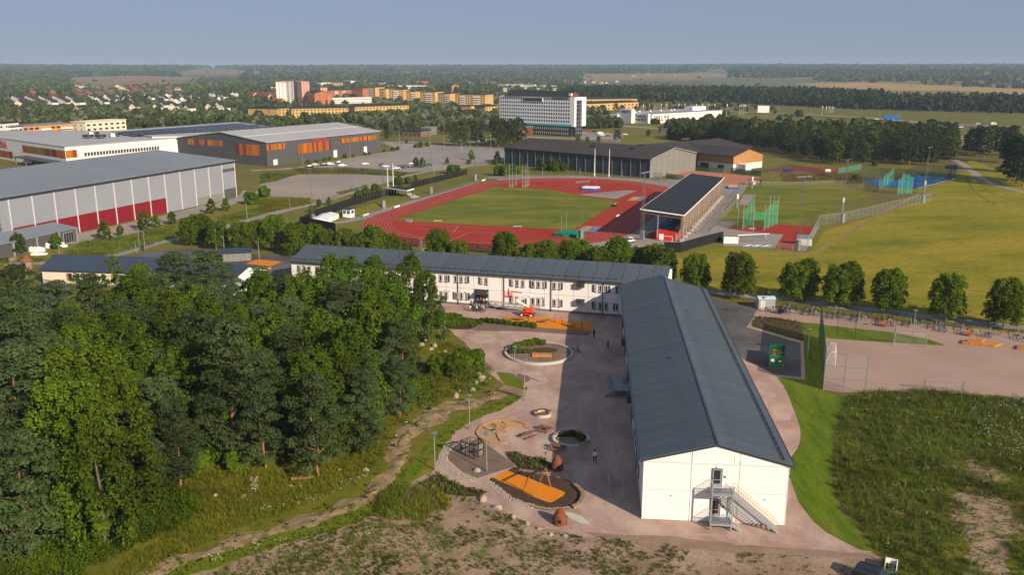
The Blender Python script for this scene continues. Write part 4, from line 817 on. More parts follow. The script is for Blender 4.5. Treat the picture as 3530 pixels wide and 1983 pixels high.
MB().add([(Lh*.738,-.12,28.3),(Lh*.758,-.12,28.3),(Lh*.748,-.12,30)], [(0,1,2)]).build('logo', C['blet'], HO)
an = MB().box(Lh*.20, -18, 0, Lh*.50, -2, 6.4).build('entrance_wing', C['rbrick'], HO)
MB().box(Lh*.20-.2, -18.2, 6.4, Lh*.50+.2, -1.8, 6.8).build('roof', C['bgroof'], an); MB().box(Lh*.24, -18.08, 2.0, Lh*.34, -18.02, 5.4).build('pane', M['glass'], an)
MB().box(Lh*.38, -22, 3.5, Lh*.56, -18.2, 4.0).build('canopy', M['wpaint'], an); text('ARENAHOTELLET', 1.1, M['wpaint'], HO, (Lh*.405, -18.1, 4.9), VERT)
# supermarket
bp_, cp_ = g('C', 1565, 648), g('C', 2255, 600)
loc, rz, Ls = fr(bp_, cp_); WI = thing('supermarket', 'white flat supermarket with big black and red letters beyond the hotel', 'supermarket', loc, rz); footo(WI, -20, -3, Ls+3, 48)
MB().box(0, 0, 0, Ls, 45, 8.9).build('wall', C['wht'], WI); MB().box(1, 1, 8.9, Ls-1, 18, 9.1).build('roof', C['bgroof'], WI); MB().box(1, 18.01, 8.9, Ls-1, 44, 9.15).build('roof', C['groof'], WI)
MB().box(-3.5, 2, 0, -.02, 24, 9.3).build('side_wall', C['wht'], WI); MB().box(-9, 18, 0, -3.55, 33, 13.2).build('sign_tower', C['wht'], WI); MB().box(-12, 33.05, 0, -.05, 43, 8).build('side_wall', C['wht'], WI)
MB().box(Ls*.72, 14, 9.16, Ls*.92, 24, 13).build('plant_room', M['wpaint'], WI)
x = 3.2
for s_, m in (('Wi', 'blet'), ('LL', 'rlet'), ('Y:S', 'blet')):
    t = text(s_, 6.6, C[m], WI, (x, -.12, 2.6), VERT, .08); x += {'Wi': 8.0, 'LL': 7.4, 'Y:S': 1}[s_]
SIDE = (pi/2, 0, -pi/2)
text('Öppet alla', 2.9, C['blet'], WI, (-3.6, 17, 6.2), SIDE); text('dagar 08-22', 2.9, C['blet'], WI, (-3.6, 17, 3.0), SIDE)
text('WiLLY:S', 2.7, C['blet'], WI, (-9.1, 30, 10.2), SIDE)
for k in range(6): MB().cbox((12+k*15, 30+(k*7) % 9, 9.7), (2, 1.4, 1.1)).build('roof_vent', M['wpaint'], WI)
# brick depot and its yard
o = block('B', 1412, 715, 1575, 722, 4.5, 14, 'depot_building', 'low brown brick depot with flat dark roof beyond the car park', 'depot', 'bbrick', 'flat', rows=1, cols=4)
o = block('B', 1580, 690, 1665, 692, 5.5, 14, 'depot_building', 'grey brick annex joined to the depot, right part', 'depot', 'tgrey', 'flat', 'bgroof', rows=1, cols=3)
# flag poles
def pole(c, x, yb, yt, name, label, cat, group, r=.09, m='wpaint', flag=False):
    p = g(c, x, yb); h = max(2, hgt(c, x, yb, yt)); o = thing(name, label, cat, p, 0, group)
    MB().tube((0,0,0), (0,0,h), r*1.4, r*.7, 7).build('pole', M[m], o)
    if flag: MB().add([(0,.02,h-.2),(.7,.1,h-.3),(.6,-.1,h-2.6),(0,0,h-2.4)], [(0,1,2,3)]).build('flag', M[rnd.choice(['wpaint', 'joint', 'galv', 'red'])], o)
    return o
for x, yb, yt in [(1248,505,462),(1300,505,462),(1362,505,455),(1420,500,455),(1478,505,455),(1537,500,450),(1592,500,452),(1655,500,448),(1705,500,448),(1825,500,448),(1885,505,448),(1945,510,448),(2000,510,448),(2060,500,448),(2120,495,448),(2180,520,450),(2298,570,450)]:
    pole('C', x, yb+60, yt, 'flag_pole', 'slim white flagpole around the supermarket', 'flagpole', 'flagpoles at the supermarket', .09, flag=True)
for x, yb, yt in [(2428,560,458),(2448,560,455),(2468,560,455),(2485,555,458)]: pole('C', x, yb, yt, 'flag_pole', 'white flagpole in the cluster right of the supermarket', 'flagpole', 'flagpole cluster beside the main road', .10, flag=True)
for x, yb, yt in [(645,545,455),(682,530,458),(708,530,458),(725,528,458),(740,525,462),(755,522,465)]: pole('D', x, yb, yt, 'flag_pole', 'white flagpole in the group before the spruces', 'flagpole', 'flagpoles before the spruce wood', .10, flag=True)
# ------------------------------------------------------------------ running track and stadium
TA = radians(20.2); TO = (5.45, 334.8)
def tp(x, y): return (TO[0] + x*cos(TA) + y*sin(TA), TO[1] - x*sin(TA) + y*cos(TA))
def stad(Rr, cx=4.0, a0=-37.0, a1=43.0, n=40):
    L = [(cx - Rr*cos(pi*i/n), a1 + Rr*sin(pi*i/n)) for i in range(n+1)] + [(cx + Rr*cos(pi*i/n), a0 - Rr*sin(pi*i/n)) for i in range(n+1)]
    return [tp(*p) for p in L]
ground('running_track', stad(48.2), M['track'], .05)
ground('infield_grass', [tp(*p) for p in [(-32.3,-48.5),(9,-46.5),(26,-44.8),(32,-44.2),(32,23),(12,33),(-4,46),(-31.8,46.6),(-32,0)]], M['pitch'], .07)
ground('javelin_sector', G('G', [(820,345),(1000,335),(1300,305),(1415,310),(1210,392),(900,355)]), M['asph2'], .09)
for k in range(9):
    Rr = 38.2 + k*1.22; a = stad(Rr); b = stad(Rr-.075); n = len(a)
    mb = MB(); mb.add([(p[0], p[1], .085) for p in a] + [(p[0], p[1], .085) for p in b], [(i, (i+1) % n, n+(i+1) % n, n+i) for i in range(n)])
    tag(mb.build('lane_line', M['line']), kind='structure')
for c, pts in [('F', [(1060,577),(1290,597)]), ('F', [(1950,655),(1895,722)]), ('F', [(1520,640),(2270,685)]), ('F', [(1480,685),(2400,740)]), ('F', [(2030,733),(1850,810)]), ('G', [(520,275),(575,273)]), ('G', [(820,240),(610,292)]), ('G', [(870,255),(710,298)]), ('G', [(960,332),(1260,310)]), ('G', [(0,245),(150,222),(500,213),(820,212)])]:
    ground('track_marking', strip(G(c, pts), .14), M['line'], .10)
for c, pts, m in [('G', [(1320,405),(1385,368),(1530,372),(1485,408)], 'sand'), ('G', [(1410,402),(1450,375),(1535,373),(1490,408)], 'bluec'), ('G', [(820,710),(905,658),(1085,666),(1010,722)], 'sand'), ('G', [(915,716),(985,664),(1085,666),(1010,722)], 'bluec')]:
    mm = M['sand'] if m == 'sand' else M.setdefault('bluec', mat('grey_blue_cover', (.16,.19,.30), (.13,.16,.26), scale=.5, coord='pos'))
    ground('jump_pit', G(c, pts), mm, .10 if m == 'sand' else .12)
# pole vault and high jump mats
def mat_thing(name, label, c, pts, h, m1, m2=None):
    P = G(c, pts); o = thing(name, label, 'landing mat', P[0]); L_ = [(p[0]-P[0][0], p[1]-P[0][1]) for p in P]
    MB().prism(L_, .06, h).build('cushion', m1, o)
    if m2:
        cx = sum(p[0] for p in L_)/len(L_); cy = sum(p[1] for p in L_)/len(L_)
        MB().prism([(cx+(p[0]-cx)*.97, cy+(p[1]-cy)*.97) for p in L_], h+.005, h+.12).build('top_cover', m2, o)
    return o
mgreen = mat('green_tarpaulin', (.02,.22,.14), (.015,.18,.115), scale=.3, fscale=2, fine=.15, bump=.4); mblue = paint('blue_vinyl', (.02,.09,.40))
mat_thing('vault_mat', 'large green covered pole vault landing mat near the grandstand', 'G', [(597,755),(660,730),(760,716),(910,735),(905,772),(830,776),(690,768)], .95, mgreen, mgreen)
mat_thing('jump_mat', 'blue high jump landing mat with white top at the far bend', 'G', [(868,292),(905,282),(1058,286),(1055,300),(1000,308),(880,303)], .9, mblue, M['wpaint'])
def standard(c, x, yb, yt, label, m='galv'):
    p = g(c, x, yb); h = hgt(c, x, yb, yt); o = thing('vault_upright', label, 'upright', p, 0, None)
    MB().tube((0,0,.05), (0,0,h), .07, .05, 6).build('post', M[m], o); MB().cbox((0,0,.12), (.5,.9,.2)).build('foot', M[m], o)
standard('G', 674, 738, 548, 'left tall white upright at the green mat'); standard('G', 722, 708, 522, 'right tall white upright behind the green mat')
standard('G', 928, 272, 228, 'left short upright at the blue mat'); standard('G', 1019, 268, 232, 'right short upright at the blue mat')
# hammer cage on the far bend
def cage(name, label, c, posts, top, nets, netm, a):
    p0 = g(c, *posts[0]); o = thing(name, label, 'throwing cage', p0)
    P = [g(c, *q) for q in posts]; H = [hgt(c, q[0], q[1], t) for q, t in zip(posts, top)]
    for p, h in zip(P, H): MB().tube((p[0]-p0[0], p[1]-p0[1], 0), (p[0]-p0[0], p[1]-p0[1], h), .11, .07, 6).build('post', M['galv'], o)
    for i, j, z0, z1 in nets:
        a_, b_ = P[i], P[j]; mb = MB(); n = 6
        for k in range(n):
            t0, t1 = k/n, (k+1)/n; q = lambda t: (a_[0]+(b_[0]-a_[0])*t-p0[0], a_[1]+(b_[1]-a_[1])*t-p0[1]); sag = lambda t: -.5*sin(pi*t)
            A, B = q(t0), q(t1); za = z0[0]+(z0[1]-z0[0])*t0; zb = z0[0]+(z0[1]-z0[0])*t1; ya = z1[0]+(z1[1]-z1[0])*t0+sag(t0); yb = z1[0]+(z1[1]-z1[0])*t1+sag(t1)
            mb.quad((A[0], A[1], za), (B[0], B[1], zb), (B[0], B[1], yb), (A[0], A[1], ya))
        mb.build('net', netm, o)
    return o, P, H
NETG = netmat('green_net', (.03,.36,.18), .36); NETT = netmat('teal_net', (.03,.32,.22), .36); NETW = netmat('white_net', (.6,.6,.62), .12); NETK = netmat('wire_mesh', (.25,.27,.27), .16); NETD = netmat('dark_mesh', (.02,.05,.045), .3); NETF = netmat('green_ball_net', (.015,.10,.06), .75)
o, P, H = cage('throwing_cage', 'tall green netted hammer cage on the throwing field', 'R', [(1650,1085),(1735,1120),(1910,1140),(2090,1130),(2165,1090),(2225,1060),(2305,1030),(1865,1030),(1905,1030)], [720,705,705,700,560,545,520,560,515], [(1,7,(.2,.2),(6.6,8.2)),(2,3,(3.6,3.6),(6.7,6.5)),(3,4,(.2,.2),(6.5,8.3)),(4,6,(.2,.2),(8.2,8.0)),(7,8,(.2,.2),(8.2,9.0))], NETG, 1)
for a_, b_ in ((5, 6),):
    for z in (2, 4.2, 6.4, 8.2): MB().beam((P[5][0]-P[0][0], P[5][1]-P[0][1], z), (P[6][0]-P[0][0], P[6][1]-P[0][1], z), .12, .12).build('crossbar', M['galv'], o)
cage('throwing_cage', 'small teal netted cage in front of the blue padel courts, left half', 'D', [(1188,1285),(1240,1220),(1268,1215),(1325,1180)], [1130,1125,1120,1125], [(0,1,(.2,.2),(4.2,5)),(1,3,(.2,.2),(5,7))], NETT, 1)
cage('throwing_cage', 'small teal netted cage in front of the blue padel courts, right half', 'D', [(1368,1305),(1404,1300),(1460,1298),(1502,1292),(1430,1200)], [1145,1125,1130,1135,1120], [(0,1,(.2,.2),(6,9)),(1,2,(.2,.2),(9,8.6)),(2,3,(.2,.2),(8.6,7))], NETT, 1)
o, P, H = cage('throwing_cage', 'slender steel throwing cage with green net bundles at the far bend', 'G', [(160,282),(190,280),(228,250),(290,285),(322,282),(335,270),(352,262)], [35,45,65,50,45,45,70], [(0,2,(.1,.1),(1.8,1.6)),(3,6,(.1,.1),(1.8,1.8))], NETG, 1)
for z in (2.5, 5, 7.5): MB().beam((P[3][0]-P[0][0], P[3][1]-P[0][1], z), (P[5][0]-P[0][0], P[5][1]-P[0][1], z), .1, .1).build('crossbar', M['galv'], o)
# grandstand
GS = thing('grandstand', 'grandstand with black sloping roof, timber back and blue seats beside the track', 'grandstand', tp(0, 0), -TA)
x0, x1, y0, y1, zl, zr = 56.0, 69.6, -53.0, 47.0, 9.7, 8.5
MB().slab((x0,y0,zl),(x1,y0,zr),(x1,y1,zr),(x0,y1,zl), .35).build('roof', mat('black_roof_sheet', (.028,.032,.04), (.024,.028,.035), scale=.1, fscale=1, fine=.08), GS)
for a, b in (((x0,y0-.05,zl-.15),(x1,y0-.05,zr-.15)),((x1+.05,y0,zr-.15),(x1+.05,y1,zr-.15)),((x0-.05,y0,zl-.15),(x0-.05,y1,zl-.15)),((x0,y1+.05,zl-.15),(x1,y1+.05,zr-.15))): MB().beam(a, b, .12, .36).build('roof_edge', M['wpaint'], GS)
nby = 17
for k in range(nby):
    y = y0+.8 + k*(y1-y0-1.6)/(nby-1)
    MB().box(68.6, y-.17, .9, 69.3, y+.17, 8.2).build('timber_post', M['deck'], GS); MB().box(68.7, y-.4, .08, 69.9, y+.4, 1.0).build('footing', M['conc'], GS)
    MB().beam((56.6, y, 8.75), (69, y, 7.6), .25, .9).build('rafter', M['deck'], GS)
    if k % 2 == 0: MB().tube((61.5, y, 1), (61.5, y, 8.9), .16, .16, 8).build('steel_post', M['galv'], GS)
    if k < nby-1: MB().box(68.95, y+.2, 3.6, 69.1, y+(y1-y0-1.6)/(nby-1)-.2, 7.9).build('back_panel', M['deck'], GS); MB().beam((69.25, y+.3, 1.2), (69.25, y+(y1-y0-1.6)/(nby-1)-.3, 7.6), .12, .12).build('brace', M['galv'], GS)
seat = paint('blue_seat', (.03,.07,.15)); 
for k in range(9): MB().box(57.6+k*1.1, y0+5, .08, 58.7+k*1.1-.004, y1-2, .7+k*.42).build('terrace_step', M['conc'] if k % 9 == 8 else seat, GS)
MB().box(61, y0+1.2, .08, 67.8, y0+4.9, 2.9).build('red_wall', M['red'], GS)
MB().add([(57.2,y0+4.8,.08),(61,y0+4.8,.08),(61,y0+4.8,2.9)], [(0,1,2)]).build('red_wall', M['red'], GS)
MB().box(62, y0+1.1, .2, 63.4, y0+1.18, 2).build('door', M['wpaint'], GS); MB().box(67, y0+1.05, .1, 67.9, y0+1.18, 2.4).build('door', M['galv'], GS)
for k in range(12): MB().tube((57.4+k*.95, y0+4.95, .2+k*.27), (57.4+k*.95, y0+4.95, 1.5+k*.27), .035, .035, 4).build('rail_post', M['galv'], GS)
MB().tube((57.4, y0+4.95, 1.5), (67.9, y0+4.95, 4.5), .05, .05, 5).build('hand_rail', M['galv'], GS)
gl = thing('goal_frame', 'white small goal frame against the red grandstand wall', 'goal', tp(64.8, y0-.6), -TA)
for a, b in (((-1.6,0,0),(-1.6,0,1.7)),((1.6,0,0),(1.6,0,1.7)),((-1.6,0,1.7),(1.6,0,1.7))): MB().tube(a, b, .07, .07, 6).build('bar', M['wpaint'], gl)
# light masts
MASTM = paint('weathered_mast_steel', (.13,.14,.14), .7)
def mast(c, x, yb, yt, label, box=True, lamps=0, hb=None):
    p = g(c, x, yb); h = hgt(c, x, yb, yt); o = thing('light_mast', label, 'light mast', p, rnd.uniform(0, 1), 'lattice light masts of the sports ground'); s0, s1 = .5, .16
    for sx in (-1, 1):
        for sy in (-1, 1): MB().beam((sx*s0, sy*s0, 1.2 if box else 0), (sx*s1, sy*s1, h), .045, .045).build('leg', MASTM, o)
    z = MB(); n = int(h/1.6)
    for k in range(n):
        t0, t1 = k/n, (k+1)/n; r0, r1 = s0+(s1-s0)*t0, s0+(s1-s0)*t1; s = 1 if k % 2 else -1
        z.beam((s*r0, -r0, h*t0), (-s*r1, -r1, h*t1), .03, .03); z.beam((s*r0, r0, h*t0), (-s*r1, r1, h*t1), .03, .03); z.beam((-r0, s*r0, h*t0), (-r1, -s*r1, h*t1), .03, .03); z.beam((r0, -s*r0, h*t0), (r1, s*r1, h*t1), .03, .03)
    z.build('lattice', MASTM, o)
    if box: MB().box(-.55, -.55, 0, .55, .55, 3.0).build('base_box', M['galvd'], o)
    if lamps:
        MB().box(-2.6, -.05, h-.06, 2.6, .05, h+.06).build('lamp_bar', M['galvd'], o)
        for k in range(lamps): MB().cbox((-2.4+4.8*k/(lamps-1), -.3, h+.25), (.45, .25, .4), 0, .4).build('floodlight', M['galv'], o)
mast('G', 1470, 792, 135, 'tall lattice light mast at the near end of the grandstand', True, 6)
mast('G', 865, 790, 225, 'lattice light mast standing behind the green mat', True, 6)
mast('F', 1210, 482, 30, 'lattice mast on the grass bank beside the kiosk', True); mast('F', 1683, 338, -150, 'lattice mast halfway along the bank', True); mast('F', 2113, 208, -60, 'far lattice mast at the end of the bank', True, 4)
mast('F', 512, 625, 80, 'lattice mast inside the black fence corner', True)
mast('H', 395, 695, 30, 'lattice light mast on the red throwing apron', True, 6); mast('H', 800, 438, -140, 'mast at the field fence with a silver box, nearer one', True); mast('H', 1530, 258, -150, 'mast at the field fence with a silver box, farther one', True)
mast('D', 878, 1110, 975, 'lattice light mast between tennis and padel courts', False, 4); mast('D', 1640, 1180, 855, 'lattice light mast rising out of the padel courts', False, 4)
mast('C', 1885, 1010, 800, 'double-headed floodlight mast beside the tennis hall', False, 6); mast('C', 2000, 1000, 850, 'floodlight mast next to the double-headed one', False, 6)
for x, yb in ((1000,1165), (1142,1172)): p = pole('C', x, yb, 895, 'tall_pole', 'tall white pole on a grey foot, %s of the pair on the far bend' % ('left' if x < 1100 else 'right'), 'pole', None, .16); MB().box(-.5, -.5, 0, .5, .5, 1.1).build('foot', M['conc'], p)
for x, yb, yt, s in ((1252,275,72,'left'), (1305,262,35,'right')): pole('F', x, yb, yt, 'tall_pole', 'tall white pole above the canopy gate, %s one' % s, 'pole', None, .15)
# black board fence, in panels
def fence(name, label, pts, h, m, postm, step=2.4, gap=0, boards=1, cat='fence', slat='board', base=0):
    p0 = pts[0]; o = thing(name, label, cat, p0); 
    for i in range(len(pts)-1):
        a, b = pts[i], pts[i+1]; L_ = hypot(b[0]-a[0], b[1]-a[1]); n = max(1, int(L_/step))
        for k in range(n):
            t0, t1 = k/n, (k+1)/n; A = (a[0]+(b[0]-a[0])*t0-p0[0], a[1]+(b[1]-a[1])*t0-p0[1]); B = (a[0]+(b[0]-a[0])*(t1-.012)-p0[0], a[1]+(b[1]-a[1])*(t1-.012)-p0[1])
            for j in range(boards):
                z0 = base + .08 + (h-.1)*j/boards; z1 = base + .08 + (h-.1)*(j+1-gap)/boards
                MB().beam((*A, (z0+z1)/2), (*B, (z0+z1)/2), .05, z1-z0).build(slat, m, o)
            MB().box(A[0]-.06, A[1]-.06, 0, A[0]+.06, A[1]+.06, h+.05).build('post', postm, o)
    return o
def fence_mesh(name, label, pts, h, netm, step=3.0, postm=None, cat='fence', group=None, base=0):
    p0 = pts[0]; o = thing(name, label, cat, p0, 0, group); postm = postm or M['galv']
    for i in range(len(pts)-1):
        a, b = pts[i], pts[i+1]; L_ = hypot(b[0]-a[0], b[1]-a[1]); n = max(1, int(L_/step)); pm = MB()
        A, B = (a[0]-p0[0], a[1]-p0[1]), (b[0]-p0[0], b[1]-p0[1])
        MB().quad((*A, base), (*B, base), (*B, h), (*A, h)).build('mesh', netm, o)
        MB().beam((*A, h), (*B, h), .05, .05).build('top_rail', postm, o)
        for k in range(n+1):
            t = k/n; x, y = A[0]+(B[0]-A[0])*t, A[1]+(B[1]-A[1])*t; MB().tube((x, y, 0), (x, y, h+.03), .045, .045, 5, False).build('post', postm, o)
    return o
blackf = mat('black_boards', (.022,.020,.021), (.017,.016,.017), scale=.5, fscale=3, fine=.25)
fence('board_fence', 'long black board fence climbing along the track bank', G('F', [(388,660),(560,575),(900,455),(1340,335)]), 3.1, blackf, M['black'])
fence('board_fence', 'black board fence beyond the canopy gate', G('F', [(1480,285),(1760,215),(2035,145)]), 2.8, blackf, M['black'])
fence('board_fence', 'black board fence from the bank corner down to the trees', G('F', [(388,660),(560,690),(740,730)]), 3.4, blackf, M['black'])
fence('slat_fence', 'black slatted fence under the red track behind the row trees', [tp(*p) for p in [(-36,-86.5),(-12,-87.3),(12,-88),(34,-89)]], 2.9, M['black'], M['black'], 3.0, .45, 6, slat='slat', base=-.2)
fence('board_fence', 'black board fence at the foot of the grandstand yard', G('R', [(430,1447+45),(700,1447+52),(760,1480),(1030,1400),(1412,1300)]), 3.0, blackf, M['black'])
bk = [tp(-47.0, y) for y in (-52, -20, 12, 44)]
def grassbank():
    L_ = G('F', [(700,560),(900,480),(1340,352)]); Rr = G('F', [(860,585),(1100,520),(1500,405)]); vs, fs = [], []
    n = 10
    for i in range(n+1):
        t = i/n; f = lambda P: (P[0][0]+(P[2][0]-P[0][0])*t, P[0][1]+(P[2][1]-P[0][1])*t)
        a, b = f(L_), f(Rr)
        for k, z in enumerate((.02, 1.5, 1.7, .8, .02)): s = k/4; vs.append((a[0]+(b[0]-a[0])*s, a[1]+(b[1]-a[1])*s, z*min(1, .2+i/2, .2+(n-i)/2)))
    for i in range(n):
        for k in range(4): q = i*5+k; fs.append((q, q+5, q+6, q+1))
    tag(MB().add(vs, fs).build('grass_bank', M['verge'], smooth=True), kind='structure')
    ground('grass_slope', G('F', [(1480,345),(1600,300),(2030,165),(2250,185),(1700,350),(1580,370)]), M['verge'], .033)
grassbank()
# canopy gate and its ramp
p = G('F', [(1225,275),(1355,255),(1510,285),(1440,305)], 3.4); cg = thing('gate_canopy', 'flat dark canopy with white edge over the gate in the black fence', 'canopy', (p[0][0], p[0][1], 0))
q = [(a[0]-p[0][0], a[1]-p[0][1]) for a in p]
MB().prism(q, 3.0, 3.4).build('canopy_edge', M['wpaint'], cg); MB().prism([(sum(a[0] for a in q)/4+(a[0]-sum(b[0] for b in q)/4)*.93, sum(a[1] for a in q)/4+(a[1]-sum(b[1] for b in q)/4)*.93) for a in q], 3.41, 3.46).build('roof', C['droof'], cg)
for a in q: MB().box(a[0]*.92+.3-.1, a[1]*.92-.1, 0, a[0]*.92+.5, a[1]*.92+.1, 3).build('post', M['dark'], cg)
ground('gate_ramp', G('F', [(1420,325),(1470,330),(1575,372),(1490,385)]), M['conc'], .06)
# kiosk, store tents and small things round the track
p = g('F', 865, 570); k_ = thing('kiosk', 'small white timekeeper hut with flat black roof beside the track', 'hut', p, -TA)
MB().box(-1.6, -1.4, .05, 1.6, 1.4, 3.1).build('wall', M['wpaint'], k_); MB().box(-2, -1.8, 3.1, 2, 1.8, 3.3).build('roof', M['dark'], k_)
for x in (-.8, .8): MB().box(x-.55, -1.46, 1.5, x+.55, -1.41, 2.6).build('window', M['glass'], k_)
MB().box(1.61, -.8, 1.5, 1.66, .8, 2.6).build('window', M['glass'], k_)
for (x, y), lb in (((650,630), 'front white low store tent by the fence corner'), ((715,600), 'rear white low store tent by the fence corner')):
    p = g('F', x, y); t = thing('store_tent', lb, 'storage tent', (p[0]-2.5, p[1]), -TA+.25); W_, L_ = 6.0, 5.5
    MB().add([(-3,0,0),(3,0,0),(3,5,0),(-3,5,0),(-3,0,1.5),(3,0,1.5),(3,5,1.5),(-3,5,1.5),(0,0,2.1),(0,5,2.1)], [(0,1,5,8,4),(1,2,6,5),(2,3,7,9,6),(3,0,4,7)]).build('wall', M['wpaint'], t)
    MB().slab((-3.1,-.1,1.56),(0,-.1,2.2),(0,5.1,2.2),(-3.1,5.1,1.56), .06).slab((0.002,-.1,2.2),(3.1,-.1,1.56),(3.1,5.1,1.56),(0.002,5.1,2.2), .06).build('roof', paint('tent_cloth', (.62,.66,.7)), t)
def railing(name, label, pts, h, step, m, group=None, cat='railing', rails=(1.0,)):
    p0 = pts[0]; o = thing(name, label, cat, p0, 0, group)
    for i in range(len(pts)-1):
        a, b = pts[i], pts[i+1]; L_ = hypot(b[0]-a[0], b[1]-a[1]); n = max(1, int(L_/step)); A, B = (a[0]-p0[0], a[1]-p0[1]), (b[0]-p0[0], b[1]-p0[1])
        for r in rails: MB().beam((*A, h*r), (*B, h*r), .06, .06).build('rail', m, o)
        for k in range(n+1): t = k/n; MB().box(A[0]+(B[0]-A[0])*t-.04, A[1]+(B[1]-A[1])*t-.04, 0, A[0]+(B[0]-A[0])*t+.04, A[1]+(B[1]-A[1])*t+.04, h).build('post', m, o)
    return o
railing('track_railing', 'grey tube railing round the track, from the left straight to the far bend', G('F', [(690,680),(990,585),(1560,405),(1900,290),(2240,195),(2576,172)]) + G('C', [(100,1180+0),(800,1170),(1300,1190),(1600,1215),(1830,1260)]), 1.05, 3.2, M['galvd'], None, rails=(1.0, .55))
for c, x, y, lb, m in [('F',1340,468,'white advertising board hung on the track railing near the kiosk','wpaint'),('F',1035,550,'small white board on the track railing left of the kiosk','wpaint'),('F',2195,205,'white board on the track railing at the far end','wpaint')]:
    p = g(c, x, y+12); o = thing('board_sign', lb, 'board', p, pi/2-TA); MB().box(-2.2, -.05, .35, 2.2, .05, .95).build('panel', M[m], o); MB().box(-2.25, -.03, 0, -2.15, .03, .9).build('post', M['galvd'], o)
p = g('F', 1460, 618); o = thing('ball_crate', 'grey metal crate on the grass corner of the pitch', 'crate', p, -TA); MB().box(-1, -.6, .1, 1, .6, .9).build('box', M['galv'], o); MB().box(-1.05, -.65, .905, 1.05, .65, 1.0).build('lid', M['galvd'], o)
p = g('G', 1195, 465); o = thing('utility_cart', 'small dark cart parked at the right pitch edge', 'cart', p, .4); MB().box(-.8, -.5, .3, .8, .5, .9).build('body', M['black'], o)
for x in (-.5, .5): MB().tube((x, -.6, .3), (x, .6, .3), .28, .28, 10).build('wheel', M['rubber'], o)
MB().box(-.2, -.3, .9, .6, .3, 1.2).build('hood', M['galv'], o)
p = g('G', 1230, 565); o = thing('hurdle_stack', 'white stacked hurdles lying on the red straight', 'hurdles', p, pi/2-TA)
for k in range(4): MB().beam((-2, -.3+k*.2, .3+k*.05), (2, -.3+k*.2, .35+k*.05), .1, .1).build('bar', M['wpaint'], o)
for x, y, lb in ((1745,620,'white low hurdle frame on the grass near the left bend'), (2530,675,'white low frame at the near edge of the grass')):
    p = g('F', x, y); o = thing('hurdle', lb, 'hurdle', p, 0); MB().box(-1.4, -.05, .5, 1.4, .05, .62).build('bar', M['wpaint'], o)
    for s in (-1.3, 1.3): MB().box(s-.04, -.4, .05, s+.04, .4, .12).build('foot', M['galv'], o); MB().box(s-.03, -.03, .1, s+.03, .03, .52).build('post', M['galv'], o)
p = g('G', 1350, 820); o = thing('golf_cart', 'small white utility vehicle near the grandstand corner', 'utility vehicle', p, .3)
MB().box(-1.2, -.6, .4, 1.2, .6, .95).build('body', M['wpaint'], o); MB().box(-.7, -.58, 1.55, .9, .58, 1.65).build('roof', M['wpaint'], o); MB().box(-.6, -.55, .951, .5, .55, 1.54).build('window', M['glass'], o)
for x in (-.8, .8):
    for s in (-.62, .62): MB().tube((x, s-.08, .3), (x, s+.08, .3), .3, .3, 10).build('wheel', M['rubber'], o)
p = g('G', 2340, 825); o = thing('lawn_roller_shed', 'white low equipment container beside the black fence', 'container', p, -.1); MB().box(-2.2, -1.2, .1, 2.2, 1.2, 2.2).build('body', M['wpaint'], o); MB().box(-2.25, -1.25, 2.2, 2.25, 1.25, 2.4).build('roof', C['bgroof'], o)
o = thing('boom_trailer', 'long white pole resting beside the white container', 'pole', g('G', 2400, 785), .1); MB().tube((0,0,1.2), (11,1,1.3), .14, .09, 6).build('pole', M['wpaint'], o); MB().box(.4, -.2, 0, .7, .2, 1.1).box(9.5, .7, 0, 9.8, 1.1, 1.2).build('stand', M['galv'], o)
o = thing('hurdle_row', 'row of folded white and blue hurdles by the field fence', 'hurdles', g('T', 200, 1165), -.1)
for k in range(9): MB().beam((-3+k*.9, -.2, .1), (-1+k*.9, .3, .45), .12, .12).build('bar', M['wpaint'] if k % 3 else mblue, o)
p = g('T', 1235, 1140); o = thing('equipment_shed', 'small pale shed with blue-grey roof beside the mast on the red apron', 'shed', p, -.25); MB().box(-2.1, -1, 0, 2.1, 1.2, 2.2).build('wall', M['joint'], o); MB().slab((-2.2,-1.1,2.25),(2.2,-1.1,2.25),(2.2,1.3,2.9),(-2.2,1.3,2.9), .12).build('roof', C['bgroof'], o); MB().box(2.11, -.9, 2.2, 2.14, 1, 2.5).build('side_panel', M['joint'], o)
for c, x, yb, yt in (('R',1640,760,540), ('R',1890,440,230), ('H',800,345,303), ('H',1540,175,140)):
    p = g(c, x, yb); o = thing('cable_cabinet', 'silver white cabinet on a dark post by the throwing field', 'cabinet', p, 0, 'silver cabinets by the throwing field'); MB().box(-.25, -.25, 0, .25, .25, 3.6).build('post', M['galvd'], o); MB().tube((0,0,3.6), (0,0,5.4), .42, .42, 10).build('cabinet', M['wpaint'], o)
fence_mesh('mesh_fence', 'tall grey mesh fence along the far side of the meadow', G('H', [(470,705),(590,465),(790,440),(985,395),(1280,320),(1605,245)]), 3.4, NETK, 3.4)
fence_mesh('mesh_fence', 'grey mesh fence along the near end of the throwing yard', G('H', [(-110,690),(100,690),(470,705)]), 2.2, NETK, 3.4)
fence_mesh('mesh_fence', 'grey mesh fence between the grandstand path and the throwing field', G('R', [(1210,1190),(1400,960),(1620,700),(1840,360)]), 2.6, NETK, 3.0)
fence_mesh('mesh_fence', 'low pale fence at the far end of the throwing field', G('D', [(0,1218),(400,1218),(880,1205),(1000,1232)]), 1.6, NETK, 5.0)
fence_mesh('tennis_fence', 'green screened fence in front of the tan hall', G('C', [(1975,1105),(2120,1122),(2262,1130)]), 2.4, NETF, 4, M['dark'])
fence_mesh('tennis_fence', 'green screened fence right of the white porch', G('C', [(2345,1130),(2480,1150),(2640,1165)]), 2.6, NETF, 4, M['dark'])
